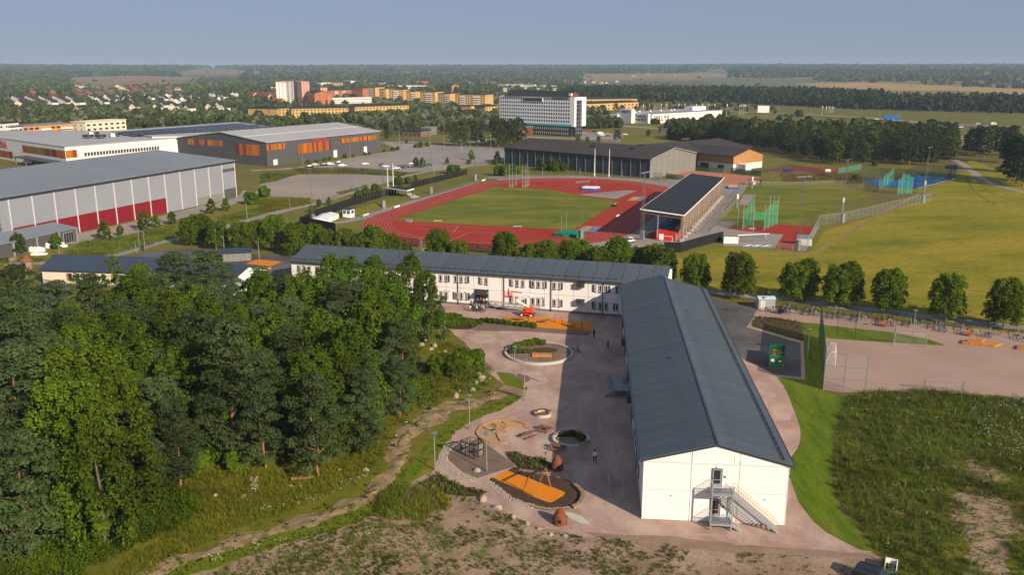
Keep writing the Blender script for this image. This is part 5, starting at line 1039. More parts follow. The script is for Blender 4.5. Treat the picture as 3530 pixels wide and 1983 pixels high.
fence_mesh('tennis_fence', 'dark green fence behind the grandstand roof', G('C', [(1705,1185),(1800,1200),(1880,1205)]), 2.4, NETF, 4, M['dark'])
fence_mesh('tennis_fence', 'bright green screen at the foot of the tennis hall gable', G('C', [(1560,1178),(1665,1188)]), 2.6, NETT, 4)
fence_mesh('tennis_fence', 'dark wire fence round the red tennis courts', G('D', [(-30,1105),(100,1090),(310,1060),(360,1060),(620,1105),(770,1150)]), 2.4, NETD, 4, M['dark'])
fence_mesh('tennis_fence', 'bright green windscreen along the far red court', G('D', [(800,1105),(1020,1065)]), 2.8, NETT, 4)
def court_fence(c, pts, label): return fence_mesh('padel_fence', label, G(c, pts), 5.2, NETD, 2.6, M['black'])
court_fence('D', [(1015,1200),(1100,1170),(1200,1150),(1460,1170)], 'black post fence round the left blue padel court, back side'); court_fence('D', [(1460,1170),(1560,1120),(1760,1130),(1920,1148)], 'black post fence behind the right blue padel court'); court_fence('D', [(1300,1232),(1540,1250),(1730,1200),(1920,1150)], 'black post fence along the near edge of the padel courts'); court_fence('D', [(1440,1170),(1720,1195)], 'black fence between the two padel courts')
for c, x, y, w_, lb in (('D',1875,1080,5.5,'dark blue sponsor board above the padel courts'), ('D',318,1062,5,'blue board leaning at the red tennis courts')):
    p = g(c, x, y+35); o = thing('court_board', lb, 'board', p, -.2); MB().box(-w_/2, -.06, 3 if x > 1000 else .4, w_/2, .06, 5 if x > 1000 else 2).build('panel', paint('navy_board', (.015,.03,.12)), o); MB().box(-.06, -.05, 0, .06, .05, 3.2 if x > 1000 else .5).build('post', M['dark'], o)
p = g('D', 702, 1110); o = thing('court_board', 'small white and blue sign at the red tennis courts', 'sign', p, -.2); MB().box(-1.3, -.06, 1.2, 1.3, .06, 2.6).build('panel', M['wpaint'], o); MB().box(-.06, -.05, 0, .06, .05, 1.25).build('post', M['dark'], o)
o = mat_thing('spare_mat', 'blue and yellow stacked mats behind the grandstand', 'R', [(1480,425),(1520,400),(1640,395),(1660,440),(1500,440)], .8, mblue, paint('yellow_vinyl', (.6,.32,.05)))
p = g('R', 1930, 370); o = thing('equipment_shed', 'dark low shelter at the corner of the throwing field', 'shelter', p, -.1); MB().box(-3, -1, 2.2, 3, 1.5, 2.5).build('roof', M['dark'], o)
for s in (-2.8, 2.8): MB().box(s-.1, -.9, 0, s+.1, 1.4, 2.2).build('side_wall', M['dark'], o)
MB().box(-.4, -.2, 0, .4, .3, 1.6).build('board', M['wpaint'], o)
p = g('R', 1420, 1100)
# tall lamp poles in the car park and along roads
def lamp(c, x, yb, yt, label, group, head='arm', r=.07):
    p = g(c, x, yb); h = max(3, hgt(c, x, yb, yt)); o = thing('street_lamp', label, 'street lamp', p, rnd.uniform(-.3, .3), group)
    MB().tube((0,0,0), (0,0,h), r*1.3, r*.75, 7).build('pole', M['galv'], o); MB().tube((0,0,0), (0,0,.9), r*1.8, r*1.7, 7).build('base', M['galvd'], o)
    if head == 'disc': MB().lathe([(.02,.34),(.12,.05),(.42,.30),(.45,.36),(.02,.42)], 14, (0, 0, h-.1)).build('lamp_head', M['galvd'], o)
    else: MB().box(-.75, -.1, h-.02, .15, .1, h+.1).build('lamp_head', M['galvd'], o)
    return o
for x, yb, yt in ((882,1000,830),(950,1105,960),(1368,960,870),(1500,905,790),(1665,870,770),(1808,905,755),(1978,960,800),(2062,900,730),(2268,940,755),(1600,1090,970),(1712,1150,1050),(415,1060,950),(1365,840,680)): lamp('B', x, yb, yt, 'tall slim lamp post on the big car park', 'lamp posts on the car park')
for x, yb, yt, lb in ((1375,715,548,'left of two street lamps above the cycle path'),(1433,760,570,'street lamp beside the person with a black pram'),(1345,780,695,'short street lamp at the bus turn'),(2135,755,548,'street lamp between the big maples'),(2215,770,618,'street lamp by the flat-roofed shelter'),(2440,450,295,'street lamp on the path right of the grey hall'),(275,1085,925,'lamp post outside the one-storey school'),(2560,850,670,'street lamp at the right near the black court'),(590,800,735,'small lamp post near the plastic-wrapped pallets')): lamp('E', x, yb, yt, lb, 'street lamps west of the school')
for x, yb, yt, lb in ((932,270,175,'lamp post on the grey gravel lot'),(1177,255,185,'white sign lamp on the gravel lot edge'),(370,910,840,'lamp post at the end of the far wing'),(285,470,370,'lamp post on the path below the gravel lot')): lamp('F', x, yb, yt, lb, 'lamp posts near the gravel lot')
for x, yb, yt in ((470,600,465),(1065,590,515),(1385,630,505),(1820,570,515),(1900,640,575),(2150,560,525),(2220,600,570),(2520,650,605),(230,540,460),(185,520,440),(545,545,475),(980,560,470)): lamp('D', x, yb, yt, 'road lamp along the motorway beyond the wood', 'road lamps along the motorway')
for x, yb, yt in ((857,165,80),(1273,180,95),(487,165,80),(128,175,80),(1648,210,110)): lamp('G', x, yb, yt, 'thin pole at the outer edge of the far bend', 'thin poles round the far bend')
for x, yb, yt in ((1565,555+0,0),): pass
for x, yb, yt in ((1405,950,700),(1265,1000,845),(1525,700,570),(950,1330,1275)): lamp('R', x, yb, yt, 'disc-headed lamp on the path behind the grandstand', 'disc lamps behind the grandstand', 'disc')
# ------------------------------------------------------------------ the school: two wings
AN, A2 = .0945, .1796
SX, SY, SW, SLN, ZE, ZR = 15.40, 92.88, 16.56, 82.4, 7.72, 9.9
def nl(x, y): return (SX + x*cos(AN) + y*sin(AN), SY - x*sin(AN) + y*cos(AN))
NW = thing('school_wing', 'white two-storey school wing with dark roof whose gable end faces the camera', 'school', (SX, SY), -AN); foot([nl(-1,-1), nl(SW+1,-1), nl(SW+1,SLN+4), nl(-1,SLN+4)])
fo = nl(0, 86.49); LF = 78.9; LX = LF + 8.9; WF = 16.15; ARZ = -(AN+A2)
FX, FY = fo[0] - LF*cos(ARZ), fo[1] - LF*sin(ARZ)
FWG = thing('school_wing', 'long white two-storey school wing with grey windows across the back of the yard', 'school', (FX, FY), ARZ); footo(FWG, -2, -3, LX+2, WF+2)
def fac(c, x, y):                                   # far-wing facade coordinates of a spot seen on it
    dx, dy, dz = ray(c, x, y); nx, ny = -sin(ARZ), cos(ARZ); t = (FX*nx + FY*ny)/(dx*nx + dy*ny)
    return (dx*t-FX)*cos(ARZ) + (dy*t-FY)*sin(ARZ), CH + dz*t
def shell(o, L_, W_, axis, ridge_z):
    w = MB()
    if axis == 'y': w.add([(.08,.08,0),(L_-.08,.08,0),(L_-.08,W_,0),(.08,W_,0),(.08,.08,ZE),(L_-.08,.08,ZE),(L_-.08,W_,ZE),(.08,W_,ZE),(L_/2,.08,ridge_z-.1),(L_/2,W_,ridge_z-.1)], [(0,1,5,8,4),(2,3,7,9,6),(1,2,6,5),(3,0,4,7)])
    else: w.add([(.08,.08,0),(L_-.08,.08,0),(L_-.08,W_-.08,0),(.08,W_-.08,0),(.08,.08,ZE),(L_-.08,.08,ZE),(L_-.08,W_-.08,ZE),(.08,W_-.08,ZE),(.08,W_/2,ridge_z-.1),(L_-.08,W_/2,ridge_z-.1)], [(0,1,5,4),(2,3,7,6),(1,2,6,9,5),(3,0,4,8,7)])
    return w.build('wall', M['joint'], o)
shell(NW, SW, SLN, 'y', ZR); shell(FWG, LX, WF, 'x', ZR)
# near wing roof: two slopes of felt sheets with raised seams
half = SW/2; ov = .5; sl_n = (ZR-ZE)/half
def rz_(x): return ZR - abs(x-half)*sl_n + .14
NP = 27; pw = (SLN+.15)/NP
for s_ in (0, 1):
    x0, x1 = (-ov, half) if s_ == 0 else (half, SW+ov)
    MB().slab((x0,-.15,rz_(x0)-.1),(x1,-.15,rz_(x1)-.1),(x1,SLN,rz_(x1)-.1),(x0,SLN,rz_(x0)-.1), .22).build('roof_deck', M['dark'], NW)
    xa, xb = (x0+.02, half-.16) if s_ == 0 else (half+.16, x1-.02)
    pm = MB().slab((xa,0,rz_(xa)),(xb,0,rz_(xb)),(xb,pw-.085,rz_(xb)),(xa,pw-.085,rz_(xa)), .097).mesh('roof_panel', M['roof'])
    for k in range(NP): link('roof_panel', pm, NW, (0, -.13+k*pw, rnd.uniform(0, .012)))
MB().box(half-.12, -.16, ZR+.05, half+.12, SLN, ZR+.17).build('ridge_cap', M['roofb'], NW)
MB().box(-ov-.22, -.1, rz_(-ov)-.25, -ov-.01, SLN, rz_(-ov)-.02).build('gutter', M['roofb'], NW); MB().box(SW+ov+.01, -.1, rz_(SW+ov)-.25, SW+ov+.18, SLN, rz_(SW+ov)-.05).build('gutter', M['dark'], NW)
sg = MB(); xs = SW-.55; zs = rz_(xs)
for k in range(2): sg.tube((xs+.0, .4, zs+.14+k*.14), (xs, SLN-.4, zs+.14+k*.14), .035, .035, 5)
for k in range(56): sg.box(xs-.05, .6+k*1.48, zs, xs+.1, .66+k*1.48, zs+.26)
sg.build('snow_guard', M['black'], NW)
for k in range(9): MB().cbox((half+2.5*((-1)**k), 6+k*8.7, rz_(half+2.5)+.1), (.35, .35, .3)).build('roof_vent', M['roofb'], NW) if k in (3, 6) else None
# gable cladding
gx = [0.0, SW*.332, SW*.664, SW]
for r in range(2):
    for k in range(3): MB().box(gx[k]+.03, -.02, .42 if r == 0 else 3.94, gx[k+1]-.03, .079, 3.88 if r == 0 else 7.30).build('wall_panel', M['white'], NW)
for k in range(3): MB().box(gx[k]+.05, -.015, .06, gx[k+1]-.05, .079, .40).build('base_panel', M['white'], NW)
def zg(x): return ZE + (half-abs(x-half))*sl_n - .14
for k in range(3):
    xs_ = [gx[k]+.05, gx[k+1]-.05]; top = [(x, zg(x)) for x in sorted(set(xs_ + ([half] if k == 1 else [])))]
    pr = [(xs_[0], 7.48), (xs_[1], 7.48)] + top[::-1]; n = len(pr)
    MB().add([(x, -.02, z) for x, z in pr] + [(x, .078, z) for x, z in pr], [tuple(range(n)), tuple(range(2*n-1, n-1, -1))] + [(i, n+i, n+(i+1) % n, (i+1) % n) for i in range(n)]).build('gable_panel', M['white'], NW)
for (xa, xb) in ((-.02, .045), (SW-.045, SW+.02)): MB().box(xa, -.05, .05, xb, .075, 7.6).build('corner_trim', M['whitef'], NW)
for z0, lab in ((.82, 'lower'), (4.66, 'upper')):
    d_ = MB().box(7.85, -.10, z0, 9.07, -.021, z0+2.28).build('door', M['frame'], NW)
    MB().box(7.93, -.125, z0+.06, 8.99, -.101, z0+2.2).build('leaf', M['galv'], d_); MB().box(8.08, -.135, z0+.95, 8.84, -.126, z0+2.08).build('pane', M['glass'], d_); MB().box(8.08, -.135, z0+.42, 8.84, -.126, z0+.85).build('pane', M['glass'], d_)
    MB().box(7.99, -.2, z0+1.0, 8.03, -.136, z0+1.15).build('handle', M['black'], d_)
    MB().box(9.25, -.09, z0+1.15, 9.5, -.022, z0+1.38).build('exit_sign', paint('sign_green', (.02,.25,.12)), NW)
MB().box(10.35, -.06, 7.85, 11.0, -.021, 8.72).build('hatch', M['whitef'], NW)
for x, z in ((8.45, 7.15), (3.4, 3.3), (14.2, 3.3)): MB().lathe([(.02,.1),(.09,.08),(.13,0),(.11,-.05),(.02,-.06)], 12, (x, -.10, z)).build('wall_lamp', M['wpaint'], NW)
for k in range(26):
    y0 = .1 + k*SLN/26
    for r in range(2): MB().box(-.02, y0+.05, .45 if r == 0 else 3.98, .079, y0+SLN/26-.05, 3.88 if r == 0 else 7.5).build('wall_panel', M['white'], NW)
    if k % 3 != 1 and k > 0:
        for z in (1.45, 5.1):
            f_ = MB().box(-.10, y0+.9, z, -.021, y0+1.85, z+1.75).build('window', M['frame'], NW); MB().box(-.115, y0+1.0, z+.2, -.101, y0+1.75, z+1.66).build('pane', M['glass'], f_)
    elif k in (10, 19): 
        for z in (1.7, 5.2): MB().box(-.75, y0+.6, z, -.021, y0+2.6, z+1.2).build('box_bay', M['frame'], NW)
    if k % 5 == 4: MB().tube((-.14, y0, .1), (-.14, y0, 7.5), .06, .06, 6).build('down_pipe', M['dark'], NW)
# connector roof between the wings
MB().box(.2, SLN+.02, 0, SW*.5, SLN+5.2, 7.0).build('link_wall', M['white'], NW); MB().add([(-.3,SLN+.02,7.72),(SW*.5,SLN+.02,9.7),(SW*.5,SLN+5,9.3),(-.3,SLN+3.4,7.6)], [(0,1,2,3)]).build('link_roof', M['roof'], NW)
# far wing
hf = WF/2; sf = (ZR-ZE)/hf
def rzf(y): return ZR - abs(y-hf)*sf + .14
NPF = 28; pf = (LX+.6)/NPF
for s_ in (0, 1):
    y0, y1 = (-ov, hf) if s_ == 0 else (hf, WF+ov)
    MB().slab((-.3,y0,rzf(y0)-.1),(LX+.3,y0,rzf(y0)-.1),(LX+.3,y1,rzf(y1)-.1),(-.3,y1,rzf(y1)-.1), .22).build('roof_deck', M['dark'], FWG)
    ya, yb = (y0+.02, hf-.03) if s_ == 0 else (hf+.03, y1-.02)
    pm = MB().slab((0,ya,rzf(ya)),(pf-.10,ya,rzf(ya)),(pf-.10,yb,rzf(yb)),(0,yb,rzf(yb)), .097).mesh('roof_panel', M['roof'])
    for k in range(NPF): link('roof_panel', pm, FWG, (-.28+k*pf, 0, rnd.uniform(0, .012)))
MB().box(-.3, hf-.1, ZR+.05, LX+.3, hf+.1, ZR+.2).build('ridge_cap', M['roof'], FWG); MB().box(-.3, -ov-.2, rzf(-ov)-.26, LX+.2, -ov-.01, rzf(-ov)-.03).build('gutter', M['dark'], FWG)
sg = MB(); sg.tube((.3, .5, rzf(.5)+.22), (LX-10, .5, rzf(.5)+.22), .035, .035, 5)
for k in range(52): sg.box(.6+k*1.5, .35, rzf(.5)-.02, .68+k*1.5, .55, rzf(.5)+.24)
sg.build('snow_guard', M['black'], FWG)
NM = 27; mw = LX/NM; wpm = [MB().box(.05, -.02, z0, mw-.05, .079, z1).mesh('wall_panel', M['white']) for z0, z1 in ((.5, 3.86), (3.96, 7.6))]
bpm = MB().box(.02, .0, .02, mw-.02, .078, .48).mesh('plinth', M['plinth'])
for k in range(NM):
    for r in range(2): link('wall_panel', wpm[r], FWG, (k*mw, 0, 0))
    link('plinth', bpm, FWG, (k*mw, 0, 0))
for x in (0, 1):
    for r in range(2):
        for k in range(4): MB().box(-.02 if x == 0 else LX-.079, .05+k*WF/4, .5 if r == 0 else 3.96, .079 if x == 0 else LX+.02, WF/4*(k+1)-.05, 3.86 if r == 0 else 7.6).build('wall_panel', M['white'], FWG)
MB().add([(LX+.01,.1,7.62),(LX+.01,WF-.1,7.62),(LX+.01,hf,ZR-.12)], [(0,1,2)]).build('gable_panel', M['white'], FWG); MB().add([(-.01,.1,7.62),(-.01,WF-.1,7.62),(-.01,hf,ZR-.12)], [(0,2,1)]).build('gable_panel', M['white'], FWG)
def window(c, x0, x1, yt, yb, sh=None):
    xm = (x0+x1)/2; s, zt = fac(c, xm, yt); _, zb = fac(c, xm, yb); w_ = max(.55, (fac(c, x1, yb)[0]-fac(c, x0, yb)[0])); s0, s1 = s-w_/2, s+w_/2
    f_ = MB().box(s0, -.12, zb, s1, -.021, zt).build('window', M['frame'], FWG)
    MB().box(s0+.07, -.15, zb+.20, s1-.07, -.121, zt-.06).build('sash', M['whitef'], f_); MB().box(s0+.17, -.165, zb+.30, s1-.17, -.151, zt-.15).build('pane', M['glass'], f_); MB().box(s0-.03, -.2, zb+.02, s1+.03, -.121, zb+.12).build('sill', M['frame'], f_)
    if sh == 'l': MB().box(s0-.42, -.08, zb+.05, s0-.04, -.022, zt-.02).build('shutter', M['frame'], FWG)
    if sh == 'r': MB().box(s1+.04, -.08, zb+.05, s1+.42, -.022, zt-.02).build('shutter', M['frame'], FWG)
WINS = [(326,358,278,350,None),(382,412,283,352,'r'),(474,507,286,358,None),(530,560,290,360,None),(582,605,293,362,'r'),(730,752,303,374,'l'),(776,807,308,380,None),(1036,1057,322,395,'l'),(1081,1113,326,403,None),(1138,1169,331,406,None),(1234,1270,337,410,'l'),(1290,1325,341,414,None),(1347,1370,344,416,'r'),(1447,1482,352,427,None),(1505,1527,355,428,'r'),(1855,1877,378,450,'l'),(1902,1938,381,457,None),(1960,1997,385,460,'r'),(2064,2100,392,467,None),
 (332,362,440,513,None),(382,414,444,517,None),(478,510,450,522,'l'),(531,563,455,527,None),(587,609,458,530,'r'),(1036,1059,488,562,'l'),(1080,1115,492,568,None),(1140,1172,497,570,'r'),(1233,1270,503,580,None),(1290,1325,507,583,None),(1347,1368,512,585,None),(1447,1482,520,595,None),(1502,1525,525,598,'r'),(1853,1875,545,622,'l'),(1898,1935,550,628,None),(1956,1993,555,632,None),(2062,2097,562,637,'l')]
for w_ in WINS: window('I', *w_)
for w_ in [(372,392,1045,1110,'l'),(412,441,1047,1112,None),(460,491,1050,1115,None),(552,583,1058,1122,'l'),(640,668,1066,1130,None),(690,716,1070,1134,'r'),(900,928,1085,1148,'l'),(960,988,1090,1153,None),(1120,1148,1104,1167,None),(1170,1196,1108,1170,'r'),(1400,1428,1122,1186,'l'),(1450,1478,1126,1190,None),(1560,1590,1130,1196,None),
           (400,430,1205,1270,None),(460,491,1210,1275,None),(640,668,1222,1288,None),(900,928,1243,1308,None),(1120,1148,1260,1326,'l'),(1400,1428,1280,1348,None),(1560,1590,1290,1358,None)]: window('F', *w_)
for x0, x1, yt, yb in ((1686,1762,350,400),(1686,1762,518,568)):
    s0, z1 = fac('I', x0, yt); s1, z0 = fac('I', x1, yb); b_ = MB().box(s0, -.95, z0, s1, -.021, z1).build('box_bay', M['frame'], FWG); MB().box(s0+.25, -.98, z0+.25, s1-.6, -.951, z1-.2).build('pane', M['glass'], b_); MB().box(s0-.06, -1.0, z1+.002, s1+.06, -.03, z1+.06).build('cap', M['dark'], b_)
for x in (515, 968, 1432, 1942): s, _ = fac('I', x, 450); MB().tube((s, -.17, .1), (s, -.17, 7.3), .08, .08, 7).build('down_pipe', M['dark'], FWG)
for x, y in ((437,435),(592,448),(1045,478),(1353,500),(1512,515),(1862,537),(2027,548)): s, z = fac('I', x, y); MB().lathe([(.02,.12),(.12,.1),(.18,0),(.16,-.06),(.02,-.07)], 10, (s, -.15, z)).build('wall_lamp', M['joint'], FWG)
s0, _ = fac('I', 678, 560); s1, _ = fac('I', 815, 560)
MB().box(s0, -.12, .05, s1, -.021, 3.95).build('entrance_panel', M['frame'], FWG)
d_ = MB().box(s0+1.1, -.16, .85, s0+2.9, -.121, 3.0).build('door', M['dark'], FWG); MB().box(s0+1.25, -.18, 1.0, s0+1.95, -.161, 2.85).build('pane', M['glass'], d_); MB().box(s0+2.05, -.18, 1.0, s0+2.75, -.161, 2.85).build('pane', M['glass'], d_)
MB().slab((s0+.5,-1.7,3.15),(s0+3.2,-1.7,3.15),(s0+3.2,-.125,3.75),(s0+.5,-.125,3.75), .1).build('canopy', M['dark'], FWG)
MB().lathe([(.02,.2),(.2,.15),(.2,-.1),(.02,-.15)], 10, (s1-.35, -.25, 3.3)).build('wall_lamp', M['wpaint'], FWG)
er = thing('entrance_ramp', 'galvanised wheelchair ramp with orange handrails along the far wing', 'ramp', w2(FWG, s0, 0), ARZ)
MB().box(.2, -2.6, .72, s1-s0+.6, -.25, .8).build('landing', M['galvd'], er)
rx0 = s1-s0+.6; rx1 = fac('I', 1340, 655)[0]-s0
MB().slab((rx0,-1.7,.8),(rx1,-1.7,.08),(rx1,-.3,.08),(rx0,-.3,.8), .08).build('ramp_deck', M['galv'], er)
for y in (-1.7, -.3):
    MB().tube((rx0, y, 1.75), (rx1, y, 1.05), .04, .04, 5).build('handrail', M['orail'], er); MB().tube((rx0, y, 1.4), (rx1, y, .7), .03, .03, 5).build('mid_rail', M['galv'], er)
    for k in range(9): x = rx0+(rx1-rx0)*k/8; MB().tube((x, y, .05), (x, y, 1.75-.7*k/8), .03, .03, 5, False).build('rail_post', M['galv'], er)
for k in range(4): MB().box(.6, -2.9-.28*k, .1, rx0-.4, -2.62-.28*k, .62-.16*k).build('step', M['galvd'], er)
for x in (.3, rx0-.1):
    MB().tube((x, -3.6, 1.0), (x, -2.5, 1.75), .035, .035, 5).build('handrail', M['galv'], er); MB().tube((x, -2.5, .05), (x, -2.5, 1.75), .03, .03, 5).build('rail_post', M['galv'], er); MB().tube((x, -3.6, .05), (x, -3.6, 1.0), .03, .03, 5).build('rail_post', M['galv'], er)
# exit stair on the gable
es = thing('exit_stair', 'galvanised outdoor stair with orange handrails on the bright gable wall', 'stair', nl(0, 0), -AN)
def rail(o, a, b, h, m, n, bars=True, bal=None):
    MB().tube((*a[:2], a[2]+h), (*b[:2], b[2]+h), .032, .032, 6).build('handrail', m, o)
    mb = MB()
    for k in range(n+1): t = k/n; p = [a[i]+(b[i]-a[i])*t for i in range(3)]; mb.tube(p, (p[0], p[1], p[2]+h), .018, .018, 4, False)
    mb.tube((*a[:2], a[2]+.12), (*b[:2], b[2]+.12), .02, .02, 4); mb.build('balusters', bal or M['galv'], o)
for z in (.8, 4.58):
    MB().box(7.75, -1.9, z-.10, 10.15, -.10, z-.05).build('landing', M['galvd'], es)
    gr = MB()
    for k in range(12): gr.box(7.8+k*.2, -1.88, z-.045, 7.84+k*.2, -.12, z)
    gr.build('grating', M['galv'], es)
    for a, b in (((7.75,-1.93,z-.06),(10.15,-1.93,z-.06)),((7.72,-1.9,z-.06),(7.72,-.1,z-.06)),((10.18,-1.9,z-.06),(10.18,-.1,z-.06))): MB().beam(a, b, .06, .22).build('edge_beam', M['galv'], es)
    rail(es, (7.78,-1.88,z), (10.1,-1.88,z), 1.1, M['galv'], 16); rail(es, (7.78,-1.88,z), (7.78,-.15,z), 1.1, M['galv'], 11)
for x in (7.78, 10.12): MB().box(x-.06, -1.95, 0, x+.06, -1.83, 5.65).build('post', M['galv'], es)
MB().box(10.06, -.3, 0, 10.18, -.18, 4.5).build('post', M['galv'], es)
fx0, fz0, fx1 = 10.2, 4.56, 15.5
for y in (-1.9, -.75): MB().beam((fx0,y,fz0-.12), (fx1,y,.05), .06, .28).build('stringer', M['galv'], es)
trm = MB().box(-.14, -1.86, -.03, .14, -.79, 0).mesh('tread', M['galv'])
for k in range(22): t = (k+.7)/22; link('tread', trm, es, (fx0+(fx1-fx0)*t, 0, fz0*(1-t)))
for y in (-1.9, -.75):
    rail(es, (fx0,y,fz0), (fx1,y,.05), 1.05, M['orail'], 20, bal=M['galv']); MB().tube((fx0,y,fz0+.62), (fx1,y,.67), .022, .022, 5).build('mid_rail', M['orail'], es)
for y in (-1.9, -.9):
    MB().beam((10.2,y,.72), (11.25,y,.05), .05, .22).build('stringer', M['galv'], es); rail(es, (10.2,y,.8), (11.3,y,.05), 1.0, M['orail'], 4)
for k in range(4): t = (k+.6)/4; link('tread', trm, es, (10.2+1.05*t, 0, .8*(1-t)))
# ramp beside the shaded long wall
yr = 39.0; rp = thing('side_ramp', 'steel ramp and landing in shade along the long wall of the near wing', 'ramp', nl(0, yr), -AN)
MB().box(-2.6, 0, 1.15, -.1, 2.6, 1.25).build('landing', M['galvd'], rp); MB().slab((-2.6,2.6,1.25),(-1.0,2.6,1.25),(-1.0,10.6,.15),(-2.6,10.6,.15), .08).build('ramp_deck', M['galvd'], rp)
for a, b in (((-2.6,2.6,1.25),(-2.6,10.6,.15)),((-1.0,2.6,1.25),(-1.0,10.6,.15)),((-2.6,0,1.25),(-.1,0,1.25)),((-2.6,0,1.25),(-2.6,1.2,1.25))): rail(rp, a, b, 1.0, M['galv'], 6)
for k in range(5): MB().box(-4.1+k*.3, .1, .1, -3.8+k*.3, 1.4, .25+k*.22).build('step', M['galvd'], rp)
for x in (-2.5, -.2):
    for y in (.1, 2.5): MB().box(x-.05, y-.05, 0, x+.05, y+.05, 1.15).build('post', M['galv'], rp)
# one-storey school on the left
A_, B_ = g('E', 430, 1088), g('E', 1012, 1106)
loc, rz, L_ = fr(A_, B_); LS = thing('low_school', 'low cream school building with navy roof at the left, partly behind birches', 'school', loc, rz); L_ = 38; footo(LS, -2, -3, L_+2, 14)
gable(LS, 12, L_, 3.7, 6.0, M['white'], M['roofb'], .6, .3)
for k in range(11): MB().box(k*3.45+.05, -.05, .4, k*3.45+3.38, -.005, 3.5).build('wall_panel', C['cream'], LS)
MB().box(-.02, -.04, .02, L_, -.006, .38).build('plinth', M['plinth'], LS)
for x in (6.9, 8.9, 15.6, 18.6, 20.4, 27, 29.5):
    f_ = MB().box(x, -.12, 1.1, x+.95, -.051, 3.0).build('window', M['frame'], LS); MB().box(x+.12, -.14, 1.3, x+.83, -.121, 2.9).build('pane', M['glass'], f_)
for x in (6.4, 18.1, 21.45): MB().box(x, -.09, 1.1, x+.4, -.051, 3.0).build('shutter', M['post'], LS)
Rg, Ag, Bg = g('E', 2205, 884, 6.2), g('E', 2445, 905, 6.2), g('E', 2265, 1072, 3.9)
dd = hypot(Ag[0]-Rg[0], Ag[1]-Rg[1]); ex, ey = (Ag[0]-Rg[0])/dd, (Ag[1]-Rg[1])/dd; Wg = 2*hypot(Bg[0]-Ag[0], Bg[1]-Ag[1])
Wg = min(14, max(9, Wg)); Lg2 = 24
GB = thing('gable_school', 'white gable-ended school building with navy roof half hidden behind the grove', 'school', (Ag[0]-ex*Lg2+ey*Wg/2, Ag[1]-ey*Lg2-ex*Wg/2), atan2(ey, ex)); footo(GB, -2, -2, Lg2+2, Wg+2)
gable(GB, Wg, Lg2, 3.8, 6.0, M['white'], M['roofb'], .5, .3)
for x in (3, 8, 13, 18): f_ = MB().box(x, -.08, 1.1, x+1, -.005, 3.0).build('window', M['frame'], GB)
# flat shelter by the bus turn, wooden planter by the black court
p = g('E', 2200, 870); o = thing('bike_shelter', 'grey shelter with blue flat roof at the bus turn', 'shelter', p, .25); MB().box(0, 0, 0, 7.5, 4, 2.4).build('wall', C['tgrey'], o); MB().slab((-.4,-.4,2.55),(7.9,-.4,2.55),(7.9,4.4,3.0),(-.4,4.4,3.0), .15).build('roof', M['roofb'], o)
for k in range(5): MB().box(.6+k*1.5, -.05, .1, .7+k*1.5, -.005, 2.35).build('post', M['galv'], o)
p = g('F', 60, 1085); o = thing('wood_planter', 'brown wooden planter box beside the orange rubber at the black court', 'planter', p, .2); MB().box(-1, -.6, 0, 1, .6, .7).build('box', M['wood'], o); MB().box(-.9, -.5, .705, .9, .5, .75).build('soil', M['soil'], o)
ring_ = [(g('F', 265+42*cos(t), 1108+19*sin(t))) for t in np.linspace(1.2, 5.4, 18)]
ground('court_line', strip(ring_, .14), M['line'], .05)
# ------------------------------------------------------------------ courtyard
def ring(name, label, c, xl, xr, yc, h, n, m1, thick=.5, tops=(), mtop=None, floor=None, fz=.3):
    a, b = g(c, xl, yc, h), g(c, xr, yc, h); cx, cy = (a[0]+b[0])/2, (a[1]+b[1])/2; R_ = hypot(b[0]-a[0], b[1]-a[1])/2
    o = thing(name, label, 'planter', (cx, cy))
    for k in range(n):
        t0, t1 = 2*pi*k/n, 2*pi*(k+.985)/n; L_ = []
        for j in range(4): t = t0+(t1-t0)*j/3; L_.append((R_*cos(t), R_*sin(t)))
        for j in range(3, -1, -1): t = t0+(t1-t0)*j/3; L_.append(((R_-thick)*cos(t), (R_-thick)*sin(t)))
        MB().prism(L_, 0, h).build('wall_segment', m1, o)
        if k in tops:
            q = MB()
            for j in range(5): u = t0+(t1-t0)*(j+.5)/5; q.cbox(((R_-thick/2)*cos(u), (R_-thick/2)*sin(u), h+.04), (thick+.06, (t1-t0)*R_/5*.88, .075), u)
            q.build('seat_slats', mtop, o)
    if floor: MB().poly([((R_-thick)*cos(2*pi*k/32), (R_-thick)*sin(2*pi*k/32)) for k in range(32)], fz).build('soil', floor, o)
    return o, R_
RP, RR = ring('round_planter', 'large round concrete planter with half timber deck and shrubs in the courtyard', 'I', 972, 1648, 1040, .45, 24, M['conc'], .4, (), None, M['mulch'], .33)
ca = -.12
nd = 30
for k in range(nd):                                 # deck boards over the near half
    x = -RR+.65 + (2*RR-1.3)*k/(nd-1); ymin = -((max(0.05, (RR-.62)**2 - x*x))**.5); ytop = -.9 + .28*abs(x)*0
    if ymin < ytop: MB().box(x-.15, ymin, .335, x+.14, ytop, .41).build('deck_board', M['deck'], RP)
for k in range(6): MB().box(-1.3+k*.6, -2.9, .415, -.72+k*.6, -1.7, .76).build('bench_block', M['wood'] if k < 5 else M['wood'], RP)
MB().poly([(1.2+2.4*cos(t), 1.3+1.6*sin(t)) for t in np.linspace(0, 6.1, 20)], .342).build('bark_bed', M['soil'], RP)
def shrubrow(pts, h, label, cat='shrub', group=None, z=0):
    for x, y in pts: tree('shrub', x, y, h*rnd.uniform(.8, 1.15), label, group, 1.25, cat=cat, z=z)
shrubrow([w2(RP, (RR-1.5)*cos(t)+rnd.uniform(-.3, .3), (RR-1.5)*sin(t)+rnd.uniform(-.3, .3)) for t in np.linspace(1.45, 3.2, 17)], .95, 'round green shrub inside the large round planter', group='shrubs in the round planter', z=.33)
